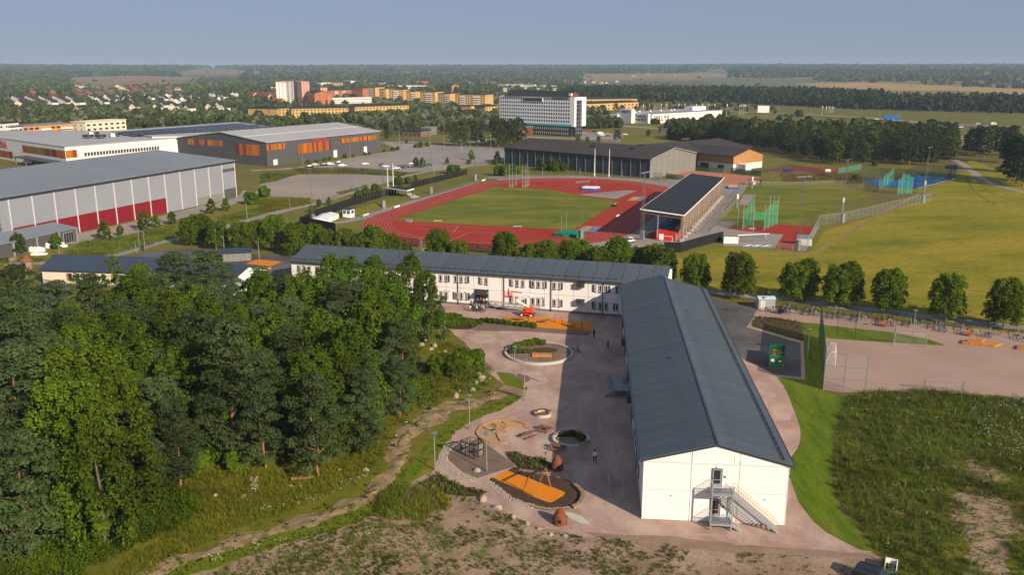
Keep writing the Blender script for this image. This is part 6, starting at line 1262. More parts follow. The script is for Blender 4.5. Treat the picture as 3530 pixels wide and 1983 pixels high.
shrubrow([w2(RP, -RR+1.8+k*.5, -.3+.25*(k % 2)) for k in range(7)], .7, 'round green shrub inside the large round planter', group='shrubs in the round planter', z=.33)
ring('round_bench', 'small round concrete ring bench with brown seat slats in the middle of the yard', 'J', 1265, 1433, 205, .5, 12, M['conc'], .42, (0,1,2,3,4,5,7,8,9,10), M['tablew'], M['mulch'], .2)
S3, R3 = ring('sunken_ring', 'round concrete ring with timber seats and dark planting at the shade edge', 'J', 1443, 1812, 458, .5, 16, M['conc'], .45, (2,3,4,5,6,13,14), M['deck'], M['soil'], .2)
for k in range(5): MB().box(-2.0, -1.7+k*.36, .25+.05*k, 1.2-.2*k, -1.38+k*.36, .32+.06*k).build('deck_board', M['deck'], S3)
shrubrow([w2(S3, (R3-1.0)*cos(t), (R3-1.0)*sin(t)) for t in np.linspace(.1, 2.4, 8)], .6, 'dark green shrub inside the ring at the shade edge', group='shrubs in the timber-seat ring', z=.2)
# sand play
SP = thing('sand_play', 'kidney-shaped sandpit edged with larch boards', 'sandpit', g('X', 1000, 440)); o0 = SP.location
def edge(pts, h=.2):
    P = smoothline(G('X', pts), 3)
    for a, b in zip(P, P[1:]): MB().beam((a[0]-o0[0], a[1]-o0[1], h/2), (b[0]-o0[0], b[1]-o0[1], h/2), .10, h).build('edge_board', M['wood'], SP)
edge([(1505,335),(1400,287),(1250,253),(1060,255),(900,285),(760,355),(690,440),(700,500),(780,570),(900,612),(1050,632),(1205,628)]); edge([(1570,392),(1470,362),(1370,356),(1250,370),(1145,400)]); edge([(1030,450),(1035,510),(1060,565),(1095,605)])
p = g('X', 1065, 440); o = thing('play_counter', 'small pale timber play frame standing in the sandpit', 'play frame', p, .5)
for x in (-.75, .75):
    for y in (-.6, .6): MB().box(x-.05, y-.05, .05, x+.05, y+.05, 1.3).build('post', M['post'], o)
    MB().box(x-.06, -.7, 1.3, x+.06, .7, 1.42).build('beam', M['post'], o)
MB().box(-.7, -.2, .6, .7, .2, .7).build('shelf', M['wood'], o)
def picnic(c, x, y, rz, label):
    o = thing('picnic_table', label, 'picnic table', g(c, x, y), rz)
    for k in range(4): MB().box(-1.05, -.38+k*.195, .70, 1.05, -.20+k*.195, .75).build('table_board', M['tablew'], o)
    for s in (-1, 1):
        for k in range(2): MB().box(-1.05, s*.78-.17+k*.175, .40, 1.05, s*.78-.01+k*.175, .44).build('seat_board', M['tablew'], o)
    for x in (-.75, .75): MB().beam((x, -.75, .02), (x, -.3, .68), .05, .05).beam((x, .75, .02), (x, .3, .68), .05, .05).beam((x, -.85, .38), (x, .85, .38), .05, .04).build('leg_frame', M['galv'], o)
picnic('J', 1200, 458, .75, 'brown picnic table in the sun right of the sandpit'); picnic('J', 1375, 395, -.55, 'brown picnic table nearest the small ring bench'); picnic('J', 1490, 578, -.65, 'brown picnic table half in shade by the timber-seat ring')
# climbing frame
CB = [(430,800),(500,832),(575,864),(648,894),(720,858),(800,828),(722,765),(580,740)]
p0 = g('X', 575, 830); o = thing('climbing_frame', 'black cube climbing frame with rope nets on brown gravel', 'climbing frame', p0)
P = [(a[0]-p0[0], a[1]-p0[1]) for a in G('X', CB)]; HC = hgt('X', 575, 864, 632)
for x, y in P: MB().box(x-.07, y-.07, 0, x+.07, y+.07, HC).build('post', M['black'], o)
for z in (HC-.07, HC*.5):
    for i in range(8):
        if z < HC-.1 and i % 2: continue
        MB().beam((*P[i], z), (*P[(i+1) % 8], z), .12, .12).build('beam', M['black'], o)
for i, j in ((2, 6), (1, 7), (3, 5)): MB().beam((*P[i], HC-.07), (*P[j], HC-.07), .1, .1).build('beam', M['black'], o)
rope = paint('pale_rope', (.5,.45,.36))
for i, j in ((0, 7), (4, 5), (2, 3)):
    q = MB()
    for k in range(6): z = .3+k*.33; q.tube((*P[i], z), (*P[j], z), .022, .022, 4)
    for k in range(4): t = (k+.5)/4; x, y = P[i][0]+(P[j][0]-P[i][0])*t, P[i][1]+(P[j][1]-P[i][1])*t; q.tube((x, y, .2), (x, y, HC), .022, .022, 4)
    q.build('rope_net', rope, o)
q = MB()
for k in range(5):
    t = (k+.5)/5; a = [P[7][i]+(P[0][i]-P[7][i])*t for i in (0, 1)]; b = [P[6][i]+(P[2][i]-P[6][i])*t for i in (0, 1)]; q.tube((*a, HC+.02), (*b, HC+.02), .025, .025, 4)
q.build('rope_net', rope, o)
# A-frame swing on the orange rubber
sw = thing('basket_swing', 'tall A-frame swing with timber legs on the orange rubber near the beehive huts', 'swing', g('J', 1290, 960)); o0 = sw.location
f1, f2, b1, b2 = [(a[0]-o0[0], a[1]-o0[1]) for a in G('J', [(1155,990),(1258,1040),(1318,905),(1427,950)])]
hs_ = 2.55; m1 = ((f1[0]+f2[0])/2, (f1[1]+f2[1])/2, hs_); m2 = ((b1[0]+b2[0])/2, (b1[1]+b2[1])/2, hs_)
for a, m_ in ((f1, m1), (f2, m1), (b1, m2), (b2, m2)): MB().tube((*a, 0), m_, .07, .065, 8).build('leg', M['post'], sw)
MB().tube(tuple(m1[i]*1.08-m2[i]*.08 for i in range(3)), tuple(m2[i]*1.08-m1[i]*.08 for i in range(3)), .12, .12, 8).build('top_beam', M['black'], sw)
for t in (.32, .68):
    c_ = tuple(m1[i]+(m2[i]-m1[i])*t for i in range(3)); MB().tube(c_, (c_[0], c_[1], .75), .015, .015, 4).build('chain', M['galvd'], sw)
# hammocks between leaning posts on the long rubber strip
HB = [((595,592),(572,430)),((985,634),(1016,490)),((1126,674),(1094,505)),((1518,642),(1540,476)),((1673,686),(1632,520)),((2060,800),(2062,625))]
posts = []
for (xb, yb), (xt, yt) in HB:
    p = g('V', xb, yb); h = hgt('V', xb, yb, yt); q = g('V', xt, yt, h); posts.append((p, h, (q[0]-p[0], q[1]-p[1])))
for k, (p, h, d_) in enumerate(posts):
    o = thing('hammock_post', ['leftmost leaning timber post on the long orange strip','timber post leaning right, second from left on the orange strip','timber post leaning left, third from left on the orange strip','timber post leaning right, fourth on the orange strip','timber post leaning left, fifth on the orange strip','upright timber post in shade at the right end of the orange strip'][k], 'post', p)
    MB().tube((0,0,0), (d_[0]*.35, d_[1]*.35, h*.5), .10, .095, 8).tube((d_[0]*.35, d_[1]*.35, h*.5), (d_[0], d_[1], h), .095, .08, 8).build('trunk', M['post'], o)
ropeb = paint('brown_rope', (.16,.10,.05))
for k, (i, j) in enumerate(((0, 1), (2, 3), (4, 5))):
    (pa, ha, da), (pb, hb, db) = posts[i], posts[j]; o = thing('rope_hammock', ['brown rope hammock net at the left of the orange strip','brown rope hammock net in the middle of the orange strip','brown rope hammock net at the shaded end of the orange strip'][k], 'hammock', pa)
    A = (da[0]*.6, da[1]*.6, ha*.62); B = (pb[0]-pa[0]+db[0]*.6, pb[1]-pa[1]+db[1]*.6, hb*.62); q = MB(); n = 10
    f = lambda t, s: (A[0]+(B[0]-A[0])*t + .2*s*sin(pi*t), A[1]+(B[1]-A[1])*t + 1.0*s*sin(pi*t)**.6*(.25 < t < .75), A[2]+(B[2]-A[2])*t - (A[2]-.55)*sin(pi*t)**.7)
    for r in range(n): q.quad(f(r/n, -.6), f((r+1)/n, -.6), f((r+1)/n, .6), f(r/n, .6))
    q.build('net', ropeb, o)
    for s in (-.6, .6): 
        for r in range(n): MB().tube(f(r/n, s), f((r+1)/n, s), .025, .025, 4, False).build('rope', ropeb, o) if r in (0, 1, 8, 9) else None
# woven beehive huts
def hut(c, xc, yb, wpx, yt, label, rot):
    p = g(c, xc, yb-.12*wpx); a, b = g(c, xc-wpx/2, yb), g(c, xc+wpx/2, yb); R_ = hypot(b[0]-a[0], b[1]-a[1])/2; h = hgt(c, xc, yb-.12*wpx, yt); o = thing('wicker_hut', label, 'play hut', p, rot)
    prof = []
    nn = 11
    for k in range(nn):
        t = k/nn; r = R_*(1-t**2.6*.78); prof += [(r*.97, t*h+.01), (r*1.07, t*h+h/nn*.35), (r*1.05, t*h+h/nn*.7), (r*.93, t*h+h/nn*.97)]
    prof += [(R_*.22, h*.99), (R_*.16, h*1.03), (.01, h*1.04)]
    MB().lathe(prof, 22).build('woven_wall', M['wicker'], o)
    for az, z, w_, hh in ((-1.6, h*.33, .36, .4), (-.1, h*.42, .3, .4), (2.4, h*.2, .6, .9)):
        rr = R_*(1-(z/h)**2.1*.8)*1.02; MB().cbox((rr*cos(az), rr*sin(az), z), (.16, w_, hh), az).build('opening', M['black'], o)
hut('J', 1490, 785, 112, 640, 'woven beehive hut at the shade edge behind the orange swing', .2); hut('J', 1518, 1322, 138, 1165, 'woven beehive hut standing in the sun nearest the camera', -.1)
# boulders
def boulder(c, x, y, wpx, label, seed, group='boulders around the yard', flat=.62):
    p = g(c, x, y); s = CR[c][2]; u = p[1]/FPX*1.05; R_ = wpx*s*u/2*.86; q = random.Random(seed); n, m_ = 11, 6; vs = []
    ph = [q.uniform(0, 6.28) for _ in range(6)]
    for j in range(m_+1):
        th = pi/2*(j/m_)**.9
        for i in range(n):
            a = 2*pi*i/n; r = R_*cos(th)*(1+.16*sin(2*a+ph[0])+.1*sin(3*a+ph[1]+j)) + R_*q.uniform(-.05, .05); vs.append((r*cos(a), r*sin(a)*.85, R_*flat*sin(th)*(1.5+.15*sin(a+ph[2])) - .05))
    fs = [(j*n+i, j*n+(i+1) % n, (j+1)*n+(i+1) % n, (j+1)*n+i) for j in range(m_) for i in range(n)] + [tuple(m_*n+i for i in range(n))]
    o = MB().add(vs, fs).build('boulder', M['stone'], None); o.location = (p[0], p[1], 0); o.rotation_euler = (0, 0, q.uniform(0, 6)); tag(o, label, 'boulder', group)
NB = [('J',700,790,100,'rounded pale boulder on the brown gravel by the lamp'),('J',1127,785,64,'boulder at the corner of the bark mulch above the orange rubber'),('J',755,1072,140,'largest flat boulder in the row below the cobbles'),('J',900,1158,120,'green-grey boulder second in the row below the cobbles'),('J',1058,1240,92,'pale boulder third in the row below the cobbles'),('J',1197,1310,92,'angular boulder fourth in the row towards the hut'),('J',1312,1362,78,'boulder fifth in the row, left below the sunlit hut'),('J',1428,1418,72,'boulder sixth in the row, below the sunlit hut'),('J',1572,1440,90,'grey boulder last in the row below the sunlit hut'),
 ('I',187,935,75,'tall pink boulder at the top of the bank heap'),('I',155,975,68,'blocky boulder left in the bank heap'),('I',280,985,84,'broad boulder right in the bank heap'),('I',105,995,40,'small white boulder left of the bank heap'),('I',245,1018,56,'pale boulder at the foot of the bank heap'),('I',382,1040,54,'lone pale boulder right of the bank heap'),('I',322,1055,50,'brownish boulder under the bank heap'),
 ('I',715,1262,54,'upper boulder in the heap near the footbridge'),('I',745,1298,84,'long boulder in the heap near the footbridge'),('I',690,1352,76,'largest round boulder in the heap near the footbridge'),('I',785,1340,36,'small pale boulder right in the footbridge heap'),('I',760,1318,32,'small boulder between two others in the footbridge heap'),('I',827,1305,32,'small boulder alone above the footbridge lawn'),('I',738,1328,34,'small flat boulder in the footbridge heap'),('I',655,1420,84,'whitish flat boulder below the footbridge heap'),('I',530,1428,56,'brown boulder left of the whitish flat one'),
 ('J',490,55,105,'big pale boulder on the slope above the sandy bank'),('O',1075,622,50,'pointed grey boulder in the dry grass by the pines'),('O',98,820,52,'mossy boulder standing in the grass at left'),('O',322,835,72,'low whitish slab in the grass at left'),('O',1540,170,50,'grey block on the slope under the bushes'),('O',1603,242,30,'small stone on the slope under the bushes'),('O',1525,355,42,'flat white stone on the sandy bank'),('O',1280,625,70,'low pale stone at the end of the dry grass'),('O',765,745,36,'small grey stone under the orange-trunked pine'),('O',692,745,30,'smaller stone left under the orange-trunked pine')]
for i, (c, x, y, w_, lb) in enumerate(NB): boulder(c, x, y, w_, lb, i)
o = MB().tube((0,0,.25), (2.8,.5,.3), .22, .16, 8).build('fallen_log', M['pbark']); p = g('O', 695, 708); o.location = (p[0], p[1], 0); tag(o, 'short orange-barked log lying in the grass below the pine', 'log')
# cobbles and log edging
def cobbles(pts, w_, n, seed, name='cobble_edge'):
    q = random.Random(seed); poly = strip(G('J', pts), w_); mb = MB()
    for x, y in scatter(poly, n*14, .19, seed)[:n]:
        r = q.uniform(.09, .15); k = 6; vs = [(x+r*cos(2*pi*i/k+r*30)*q.uniform(.8, 1.2), y+r*sin(2*pi*i/k+r*30), .03) for i in range(k)] + [(x+.6*r*cos(2*pi*i/k), y+.6*r*sin(2*pi*i/k), .03+r*.75) for i in range(k)]
        mb.add(vs, [(i, (i+1) % k, k+(i+1) % k, k+i) for i in range(k)] + [tuple(range(k, 2*k))])
    tag(mb.build(name, mat('cobbles_%d' % seed, (.50,.42,.34), (.30,.25,.215), scale=3.2, coord='pos', fscale=12, fine=.2)), 'band of loose rounded cobbles', None, None, 'stuff')
cobbles([(560,505),(450,535),(395,585),(362,645),(378,710),(430,772),(510,830),(600,865),(680,875)], 1.15, 620, 4); cobbles([(790,890),(880,950),(960,1020),(1050,1075),(1150,1118),(1255,1140)], 1.0, 420, 5)
le = thing('log_edging', 'low palisade of short timber logs along the lower edge of the bark mulch', 'edging', g('J', 1430, 1165)); o0 = le.location; q = random.Random(2)
for P in (smoothline(G('J', [(1255,1142),(1350,1162),(1430,1167),(1520,1165),(1605,1155)]), 7),):
    for a in P: r = q.uniform(.09, .12); MB().tube((a[0]-o0[0], a[1]-o0[1], -.05), (a[0]-o0[0]+.02, a[1]-o0[1]-.25, q.uniform(.22, .36)), r, r, 8).build('log', M['deck'], le)
le = thing('log_edging', 'curved band of timber edging at the right end of the bark mulch', 'edging', g('J', 1740, 1060)); o0 = le.location
P = smoothline(G('J', [(1640,1160),(1695,1135),(1735,1085),(1745,1030),(1715,985),(1660,935)]), 5)
for a, b in zip(P, P[1:]): MB().beam((a[0]-o0[0], a[1]-o0[1], .2), (b[0]-o0[0], b[1]-o0[1], .2), .5, .4).build('edge_block', M['deck'], le)
le = thing('log_edging', 'low log row curving above the swing', 'edging', g('J', 1270, 810)); o0 = le.location
for a in smoothline(G('J', [(1135,795),(1200,795),(1300,818),(1412,838)]), 6): MB().tube((a[0]-o0[0], a[1]-o0[1], -.05), (a[0]-o0[0], a[1]-o0[1], .28), .1, .1, 7).build('log', M['deck'], le)
# courtyard lamps, footbridge
for c, x, yb, yt, lb in (('J',625,376,52,'disc lamp post at the ditch above the climbing frame'),('J',285,780,428,'disc lamp post left at the ditch, nearest the bank'),('J',795,793,428,'disc lamp post standing beside the climbing frame'),('I',388,922,692,'disc lamp post beside the boulder heap and hedge'),('I',1072,1272,1000,'disc lamp post in front of the large round planter'),('J',1168,90,-300,'disc lamp post at the footbridge')): lamp(c, x, yb, yt, lb, 'disc lamps of the courtyard', 'disc', .06)
for c, x, yb, yt, lb in (('L',318,502,322,'lamp post in front of the grey electric shed'),('L',708,832,600,'disc lamp post beside the green net fence'),('L',1617,640,435,'disc lamp post between the parked bicycles')): lamp(c, x, yb, yt, lb, 'disc lamps of the courtyard', 'disc', .06)
fbp = G('I', [(905,1425),(965,1378),(1190,1432),(1150,1490)]); o = thing('footbridge', 'brown board footbridge crossing the grassy ditch', 'footbridge', fbp[0])
A, B, C_, D_ = [(p[0]-fbp[0][0], p[1]-fbp[0][1]) for p in fbp]
for k in range(22):
    t0, t1 = k/22, (k+.86)/22; lp = lambda a, b, t: (a[0]+(b[0]-a[0])*t, a[1]+(b[1]-a[1])*t)
    MB().prism([lp(A, D_, t0), lp(A, D_, t1), lp(B, C_, t1), lp(B, C_, t0)], .16, .24).build('plank', M['deck'], o)
MB().beam((*A, .1), (*D_, .1), .12, .12).beam((*B, .1), (*C_, .1), .12, .12).build('bearer', M['tablew'], o)
# hedge rows along the far bed
hp = [(x, y) for x, y in G('I', [(740+k*27.5, 741+k*3.0+4*(k % 2)) for k in range(20)])]
shrubrow(hp, .85, 'small round hedge plant in the row along the orange strip', 'hedge plant', 'hedge row along the orange strip')
hb = [g('I', x, y) for y, x0, x1, n in ((712,200,480,7),(735,180,520,9),(760,170,560,10),(785,160,600,11)) for x in np.linspace(x0, x1, n)] + G('I', [(600,770),(640,765),(680,768),(715,770),(655,790)])
shrubrow(hb, 1.15, 'green shrub in the dense bed beside the far wing', 'shrub', 'shrubs in the bed by the far wing')
# ------------------------------------------------------------------ east side: container, shed, nets, goals, bicycles
fa_, fb_ = g('L', 372, 925), g('L', 505, 938); bk_ = g('L', 392, 702, 2.45); hcn = 2.45
loc, rz, Wc = fr(fa_, fb_); Lc = min(7.0, hypot(bk_[0]-fa_[0], bk_[1]-fa_[1]))
cn = thing('waste_container', 'green open waste container with mesh cover on the asphalt yard', 'container', loc, rz)
for x0, y0, x1, y1 in ((0,0,.1,Lc),(Wc-.1,0,Wc,Lc),(0,Lc-.1,Wc,Lc)): MB().box(x0, y0, .2, x1, y1, hcn).build('side_wall', M['greenc'], cn)
MB().box(.1, .1, .12, Wc-.1, Lc-.1, .3).build('floor', M['rust'], cn)
for k in range(2):
    d_ = MB().box(k*Wc/2+.03, -.06, .25, (k+1)*Wc/2-.03, .06, hcn).build('door', M['greenc'], cn)
    for z in (.5, 1.15, 1.8): MB().box(k*Wc/2+.12, -.12, z, (k+1)*Wc/2-.12, -.061, z+.1).build('rib', M['greenc'], d_)
    MB().box(k*Wc/2+(.12 if k == 0 else Wc/2-.36), -.1, .7, k*Wc/2+(.34 if k == 0 else Wc/2-.14), -.065, 1.0).build('orange_mark', M['ored'], d_)
MB().box(.35, -.11, 1.25, .95, -.064, 1.85).build('white_plate', M['wpaint'], cn); MB().box(Wc/2+.35, -.11, 1.45, Wc/2+.8, -.064, 1.6).build('white_plate', M['wpaint'], cn)
for k in range(7): MB().box(-.06, .5+k*(Lc-1)/6, .2, -.001, .62+k*(Lc-1)/6, hcn).build('rib', M['greenc'], cn); MB().box(Wc+.001, .5+k*(Lc-1)/6, .2, Wc+.06, .62+k*(Lc-1)/6, hcn).build('rib', M['greenc'], cn)
mc = MB()
for k in range(9): mc.tube((0, .2+k*(Lc-.4)/8, hcn+.02), (Wc, .2+k*(Lc-.4)/8, hcn+.02), .025, .025, 4)
for k in range(4): mc.tube((k*Wc/3, .1, hcn+.04), (k*Wc/3, Lc-.1, hcn+.04), .03, .03, 4)
mc.build('mesh_cover', M['greenc'], cn); MB().box(.2, .3, .3, Wc-.2, Lc-.3, 1.5).build('waste', M['tablew'], cn)
for k in range(5): MB().cbox((rnd.uniform(.6, Wc-.6), 1+k*1.1, 1.6), (1.2, .9, .25), rnd.uniform(0, 1), .2).build('board_scrap', M['wood'], cn)
MB().box(-.1, -.15, .0, Wc+.1, .3, .2).build('skid', M['rust'], cn)
a, b = g('L', 286, 418), g('L', 428, 418); loc, rz, Le = fr(a, b); o = thing('electric_shed', 'small grey transformer shed with curved blue-grey roof by the bicycles', 'shed', loc, rz)
MB().box(0, 0, 0, Le, 2.6, 2.3).build('wall', M['galv'], o); ro = MB(); pr = [(-.1+2.8*k/8, 2.3+.45*sin(pi*k/8)) for k in range(9)]
ro.add([(-.15, y, z) for y, z in pr] + [(Le+.15, y, z) for y, z in pr], [(i, i+1, 10+i, 9+i) for i in range(8)]); ro.build('roof', paint('pale_blue_roof', (.42,.5,.56)), o)
MB().box(.4, -.05, .1, 1.4, -.004, 2.0).build('door', M['joint'], o)
hn = hgt('L', 1018, 1132, 806); na, nb_ = g('L', 845, 1116), g('L', 832, 392, hn)
bfn = fence_mesh('ball_net', 'tall dark green ball net seen edge-on at the end of the gravel pitch', [na, nb_], hn, NETF, 4.0, M['dark'])
bf = thing('ball_fence', 'tall open steel frame of the ball fence at the near end of the gravel pitch', 'ball fence', na); o0 = na
P = [(p[0]-o0[0], p[1]-o0[1]) for p in G('L', [(845,1116),(1018,1132),(1205,1140)])]
for x, y in P: MB().box(x-.06, y-.06, 0, x+.06, y+.06, hn).build('post', M['galvd'], bf)
for z in (hn*.33, hn*.66, hn):
    for a, b in zip(P, P[1:]): MB().beam((*a, z), (*b, z), .07, .07).build('rail', M['galvd'], bf)
for a, b in zip(P, P[1:]): MB().quad((*a, .05), (*b, .05), (*b, hn), (*a, hn)).build('mesh', NETK, bf)
fence_mesh('ball_fence', 'thin dark net fence between lawn strip and gravel pitch', G('L', [(960,655),(1115,678),(1455,705)]), hn*.95, netmat('faint_mesh', (.05,.08,.07), .1), 4.2, M['dark'])
def goal(name, label, c, pts, yt, depth_, m):
    a, b = g(c, *pts[0]), g(c, *pts[1]); loc, rz, Lg_ = fr(a, b); h = hgt(c, pts[0][0], pts[0][1], yt); o = thing(name, label, 'goal', loc, rz)
    for x in (0, Lg_): MB().tube((x,0,0), (x,0,h), .06, .06, 7).build('post', m, o); MB().tube((x,0,h), (x,depth_*.45,h), .035, .035, 5).build('top_stay', m, o); MB().tube((x,depth_*.45,h), (x,depth_,0.03), .035, .035, 5).build('back_stay', m, o)
    MB().tube((0,0,h), (Lg_,0,h), .06, .06, 7).build('crossbar', m, o); MB().tube((0,depth_,.04), (Lg_,depth_,.04), .035, .035, 5).build('ground_bar', m, o)
    MB().quad((0,depth_,.04), (Lg_,depth_,.04), (Lg_,depth_*.45,h), (0,depth_*.45,h)).quad((0,depth_*.45,h), (Lg_,depth_*.45,h), (Lg_,0,h), (0,0,h)).quad((0,0,0), (0,depth_,.04), (0,depth_*.45,h), (0,0,h)).quad((Lg_,depth_,.04), (Lg_,0,0), (Lg_,0,h), (Lg_,depth_*.45,h)).build('net', NETW, o)
goal('football_goal', 'white football goal facing the camera beside the lawn tip', 'L', [(1728,752),(1455,730)], 640, -1.6, M['galv'])
goal('football_goal', 'small white goal seen side-on beside the green net', 'L', [(945,912),(942,830)], 790, 1.8, M['wpaint'])
goal('football_goal', 'pale goal at the weed edge of the gravel pitch', 'L', [(2048,1150),(1715,1128)], 1050, -1.2, M['galvd'])
def platform(label, pts, tiers):
    P = G('L', pts); o = thing('wood_platform', label, 'platform', P[0]); L_ = [(p[0]-P[0][0], p[1]-P[0][1]) for p in P]; a, b, c_, d_ = L_; lp = lambda u, v, t: (u[0]+(v[0]-u[0])*t, u[1]+(v[1]-u[1])*t)
    for k in range(26):
        t0, t1 = k/26, (k+.85)/26; q = [lp(a, b, t0), lp(a, b, t1), lp(d_, c_, t1), lp(d_, c_, t0)]; MB().prism(q, .05, .45).build('board', M['wood'], o)
        if tiers and .08 < t0 < .52: q = [lp(lp(a, d_, .45), lp(b, c_, .45), t0), lp(lp(a, d_, .45), lp(b, c_, .45), t1), lp(d_, c_, t1), lp(d_, c_, t0)]; MB().prism(q, .455, .9).build('seat_board', M['wood'], o)
platform('two-tier orange timber platform bench beside the gravel pitch', [(2040,720),(2320,748),(2395,725),(2062,698)], 1); platform('orange timber platform cut by the right picture edge', [(2512,768),(2760,790),(2790,760),(2530,738)], 0)
# bicycles: one of each colour, then copies
def torus(r, t, n=12, k=4):
    mb = MB(); vs, fs = [], []
    for i in range(n):
        a = 2*pi*i/n
        for j in range(k): b = 2*pi*j/k; vs.append(((r+t*cos(b))*cos(a), t*sin(b), r+t+(r+t*cos(b))*sin(a)))
    for i in range(n):
        for j in range(k): fs.append((i*k+j, ((i+1) % n)*k+j, ((i+1) % n)*k+(j+1) % k, i*k+(j+1) % k))
    return mb.add(vs, fs)
WH = torus(.31, .03).mesh('bike_wheel', M['rubber'])
BCOL = [('black', (.015,.015,.016)), ('red', (.4,.03,.03)), ('white', (.7,.7,.7)), ('blue', (.03,.10,.35)), ('green', (.10,.32,.05)), ('teal', (.05,.35,.35)), ('pink', (.6,.2,.35)), ('grey', (.25,.26,.28)), ('purple', (.14,.03,.14))]
def bike_frame(m):
    q = MB(); r = .025
    for a, b in (((-.5,0,.34),(-.12,0,.32)),((-.12,0,.32),(-.25,0,.82)),((-.5,0,.34),(-.22,0,.74)),((-.22,0,.74),(.33,0,.82)),((-.12,0,.32),(.35,0,.70)),((.52,0,.34),(.31,0,.98))): q.tube(a, b, r, r, 5)
    return q.mesh('bike_frame', m)
HBm = MB().tube((.27,-.28,1.02), (.27,.28,1.02), .022, .022, 5).mesh('bike_handlebar', M['black']); SDm = MB().cbox((-.27,0,.88), (.26,.15,.06)).mesh('bike_saddle', M['black']); BSm = MB().box(.34,-.18,.80,.64,.18,1.04).mesh('bike_basket', M['dark'])
BIKES = []
for nm, c_ in BCOL:
    o = thing('bicycle', nm + ' bicycle', 'bicycle', (0, 0, -50)); BIKES.append(o); link('frame', bike_frame(paint('bike_' + nm, c_, .4)), o)
    for x in (-.5, .52): link('wheel', WH, o, (x, 0, 0))
    link('handlebar', HBm, o); link('saddle', SDm, o)
    if nm in ('black', 'white', 'pink'): link('basket', BSm, o)
first = {}
RK = [(545,432),(748,452),(945,480),(1152,507),(1372,532),(1598,553),(1818,580),(2052,608),(2288,640),(2535,668)]
RN = ['first', 'second', 'third', 'fourth', 'fifth', 'sixth', 'seventh', 'eighth', 'ninth', 'last']
cnt = [13, 14, 12, 10, 13, 9, 8, 6, 4, 3]; q = random.Random(5)
def place_bike(x, y, rz, label, group, ci=None):
    ci = q.randrange(len(BIKES)) if ci is None else ci
    src = BIKES[ci]
    if ci not in first: first[ci] = 1; o = src
    else: o = copy_tree(src)
    nm = BCOL[ci][0]; return put(o, (x, y, .03), rz, '%s bicycle %s' % (nm, label), group)
pdir = None
a, b = g('L', 430, 420), g('L', 2190, 612); PD = atan2(b[1]-a[1], b[0]-a[0])
for i, (x, y) in enumerate(RK):
    c_ = g('L', x, y); rk = thing('bike_rack', '%s galvanised bicycle rack from the electric shed, bicycles around it' % RN[i], 'bike rack', c_, PD, 'bicycle racks')
    for yy in (-2.6, 2.6): MB().tube((-.02, yy, 0), (-.02, yy, 1.0), .04, .04, 6).build('post', M['galv'], rk)
    MB().tube((0, -2.6, 1.0), (0, 2.6, 1.0), .04, .04, 6).build('rail', M['galv'], rk); MB().tube((0, -2.6, .3), (0, 2.6, .3), .03, .03, 6).build('rail', M['galv'], rk)
    n = cnt[i]; slots = [(s, k) for s in (-1, 1) for k in range(8)]; q.shuffle(slots)
    for s, k in slots[:n]:
        lx, ly = s*1.0 + q.uniform(-.15, .15), -2.5 + k*.7 + q.uniform(-.15, .15); wx, wy = w2(rk, lx, ly)
        place_bike(wx, wy, PD + (0 if s < 0 else pi) + q.uniform(-.25, .25), '%s the %s rack from the shed' % ('left of' if s < 0 else 'right of', RN[i]), 'bicycles parked at the racks')
for k, (x, y) in enumerate([(330,440),(352,432),(375,440),(395,436),(412,440)]): p = g('L', x, y); place_bike(p[0], p[1], PD+.3*k, 'leaning in front of the grey electric shed', 'bicycles by the electric shed', [2, 5, 3, 6, 7][k])
for x, y, ci, lb in ((1230,480,3,'standing alone above the fourth rack'),(1705,540,5,'with long frame lying between sixth and seventh rack'),(1860,555,2,'upright behind the seventh rack'),(1860,622,5,'parked loose right of the seventh rack'),(2460,630,0,'left of the last rack, near the picture edge'),(2570,655,6,'at the right picture edge')): p = g('L', x, y); place_bike(p[0], p[1], PD+q.uniform(-.4, .4), lb, 'loose bicycles on the gravel', ci)
wbox = paint('orange_wood_box', (.5,.16,.05))
for x, y, lb, m in ((1400,572,'orange wooden cargo bicycle beside the fifth rack',wbox),(2130,652,'orange wooden cargo bicycle beside the eighth rack',wbox),(505,462,'black cargo bicycle left of the first rack',M['black'])):
    p = g('L', x, y); o = thing('cargo_bike', lb, 'cargo bike', (p[0], p[1], .03), PD+pi); MB().add([(.1,-.4,.35),(1.2,-.4,.35),(1.2,.4,.35),(.1,.4,.35),(0,-.48,.95),(1.35,-.48,.95),(1.35,.48,.95),(0,.48,.95)], [(3,2,1,0),(0,1,5,4),(1,2,6,5),(2,3,7,6),(3,0,4,7)]).build('cargo_box', m, o)
    for a in ((.7,-.5),(.7,.5),(-.9,0)): link('wheel', WH, o, (a[0], a[1], 0))
    MB().tube((-.9,0,.34), (0,0,.4), .03, .03, 5).tube((-.5,0,.36), (-.6,0,.85), .03, .03, 5).tube((0,-.3,1.05), (0,.3,1.05), .03, .03, 5).build('frame', M['black'], o); link('saddle', SDm, o, (-.33, 0, 0))
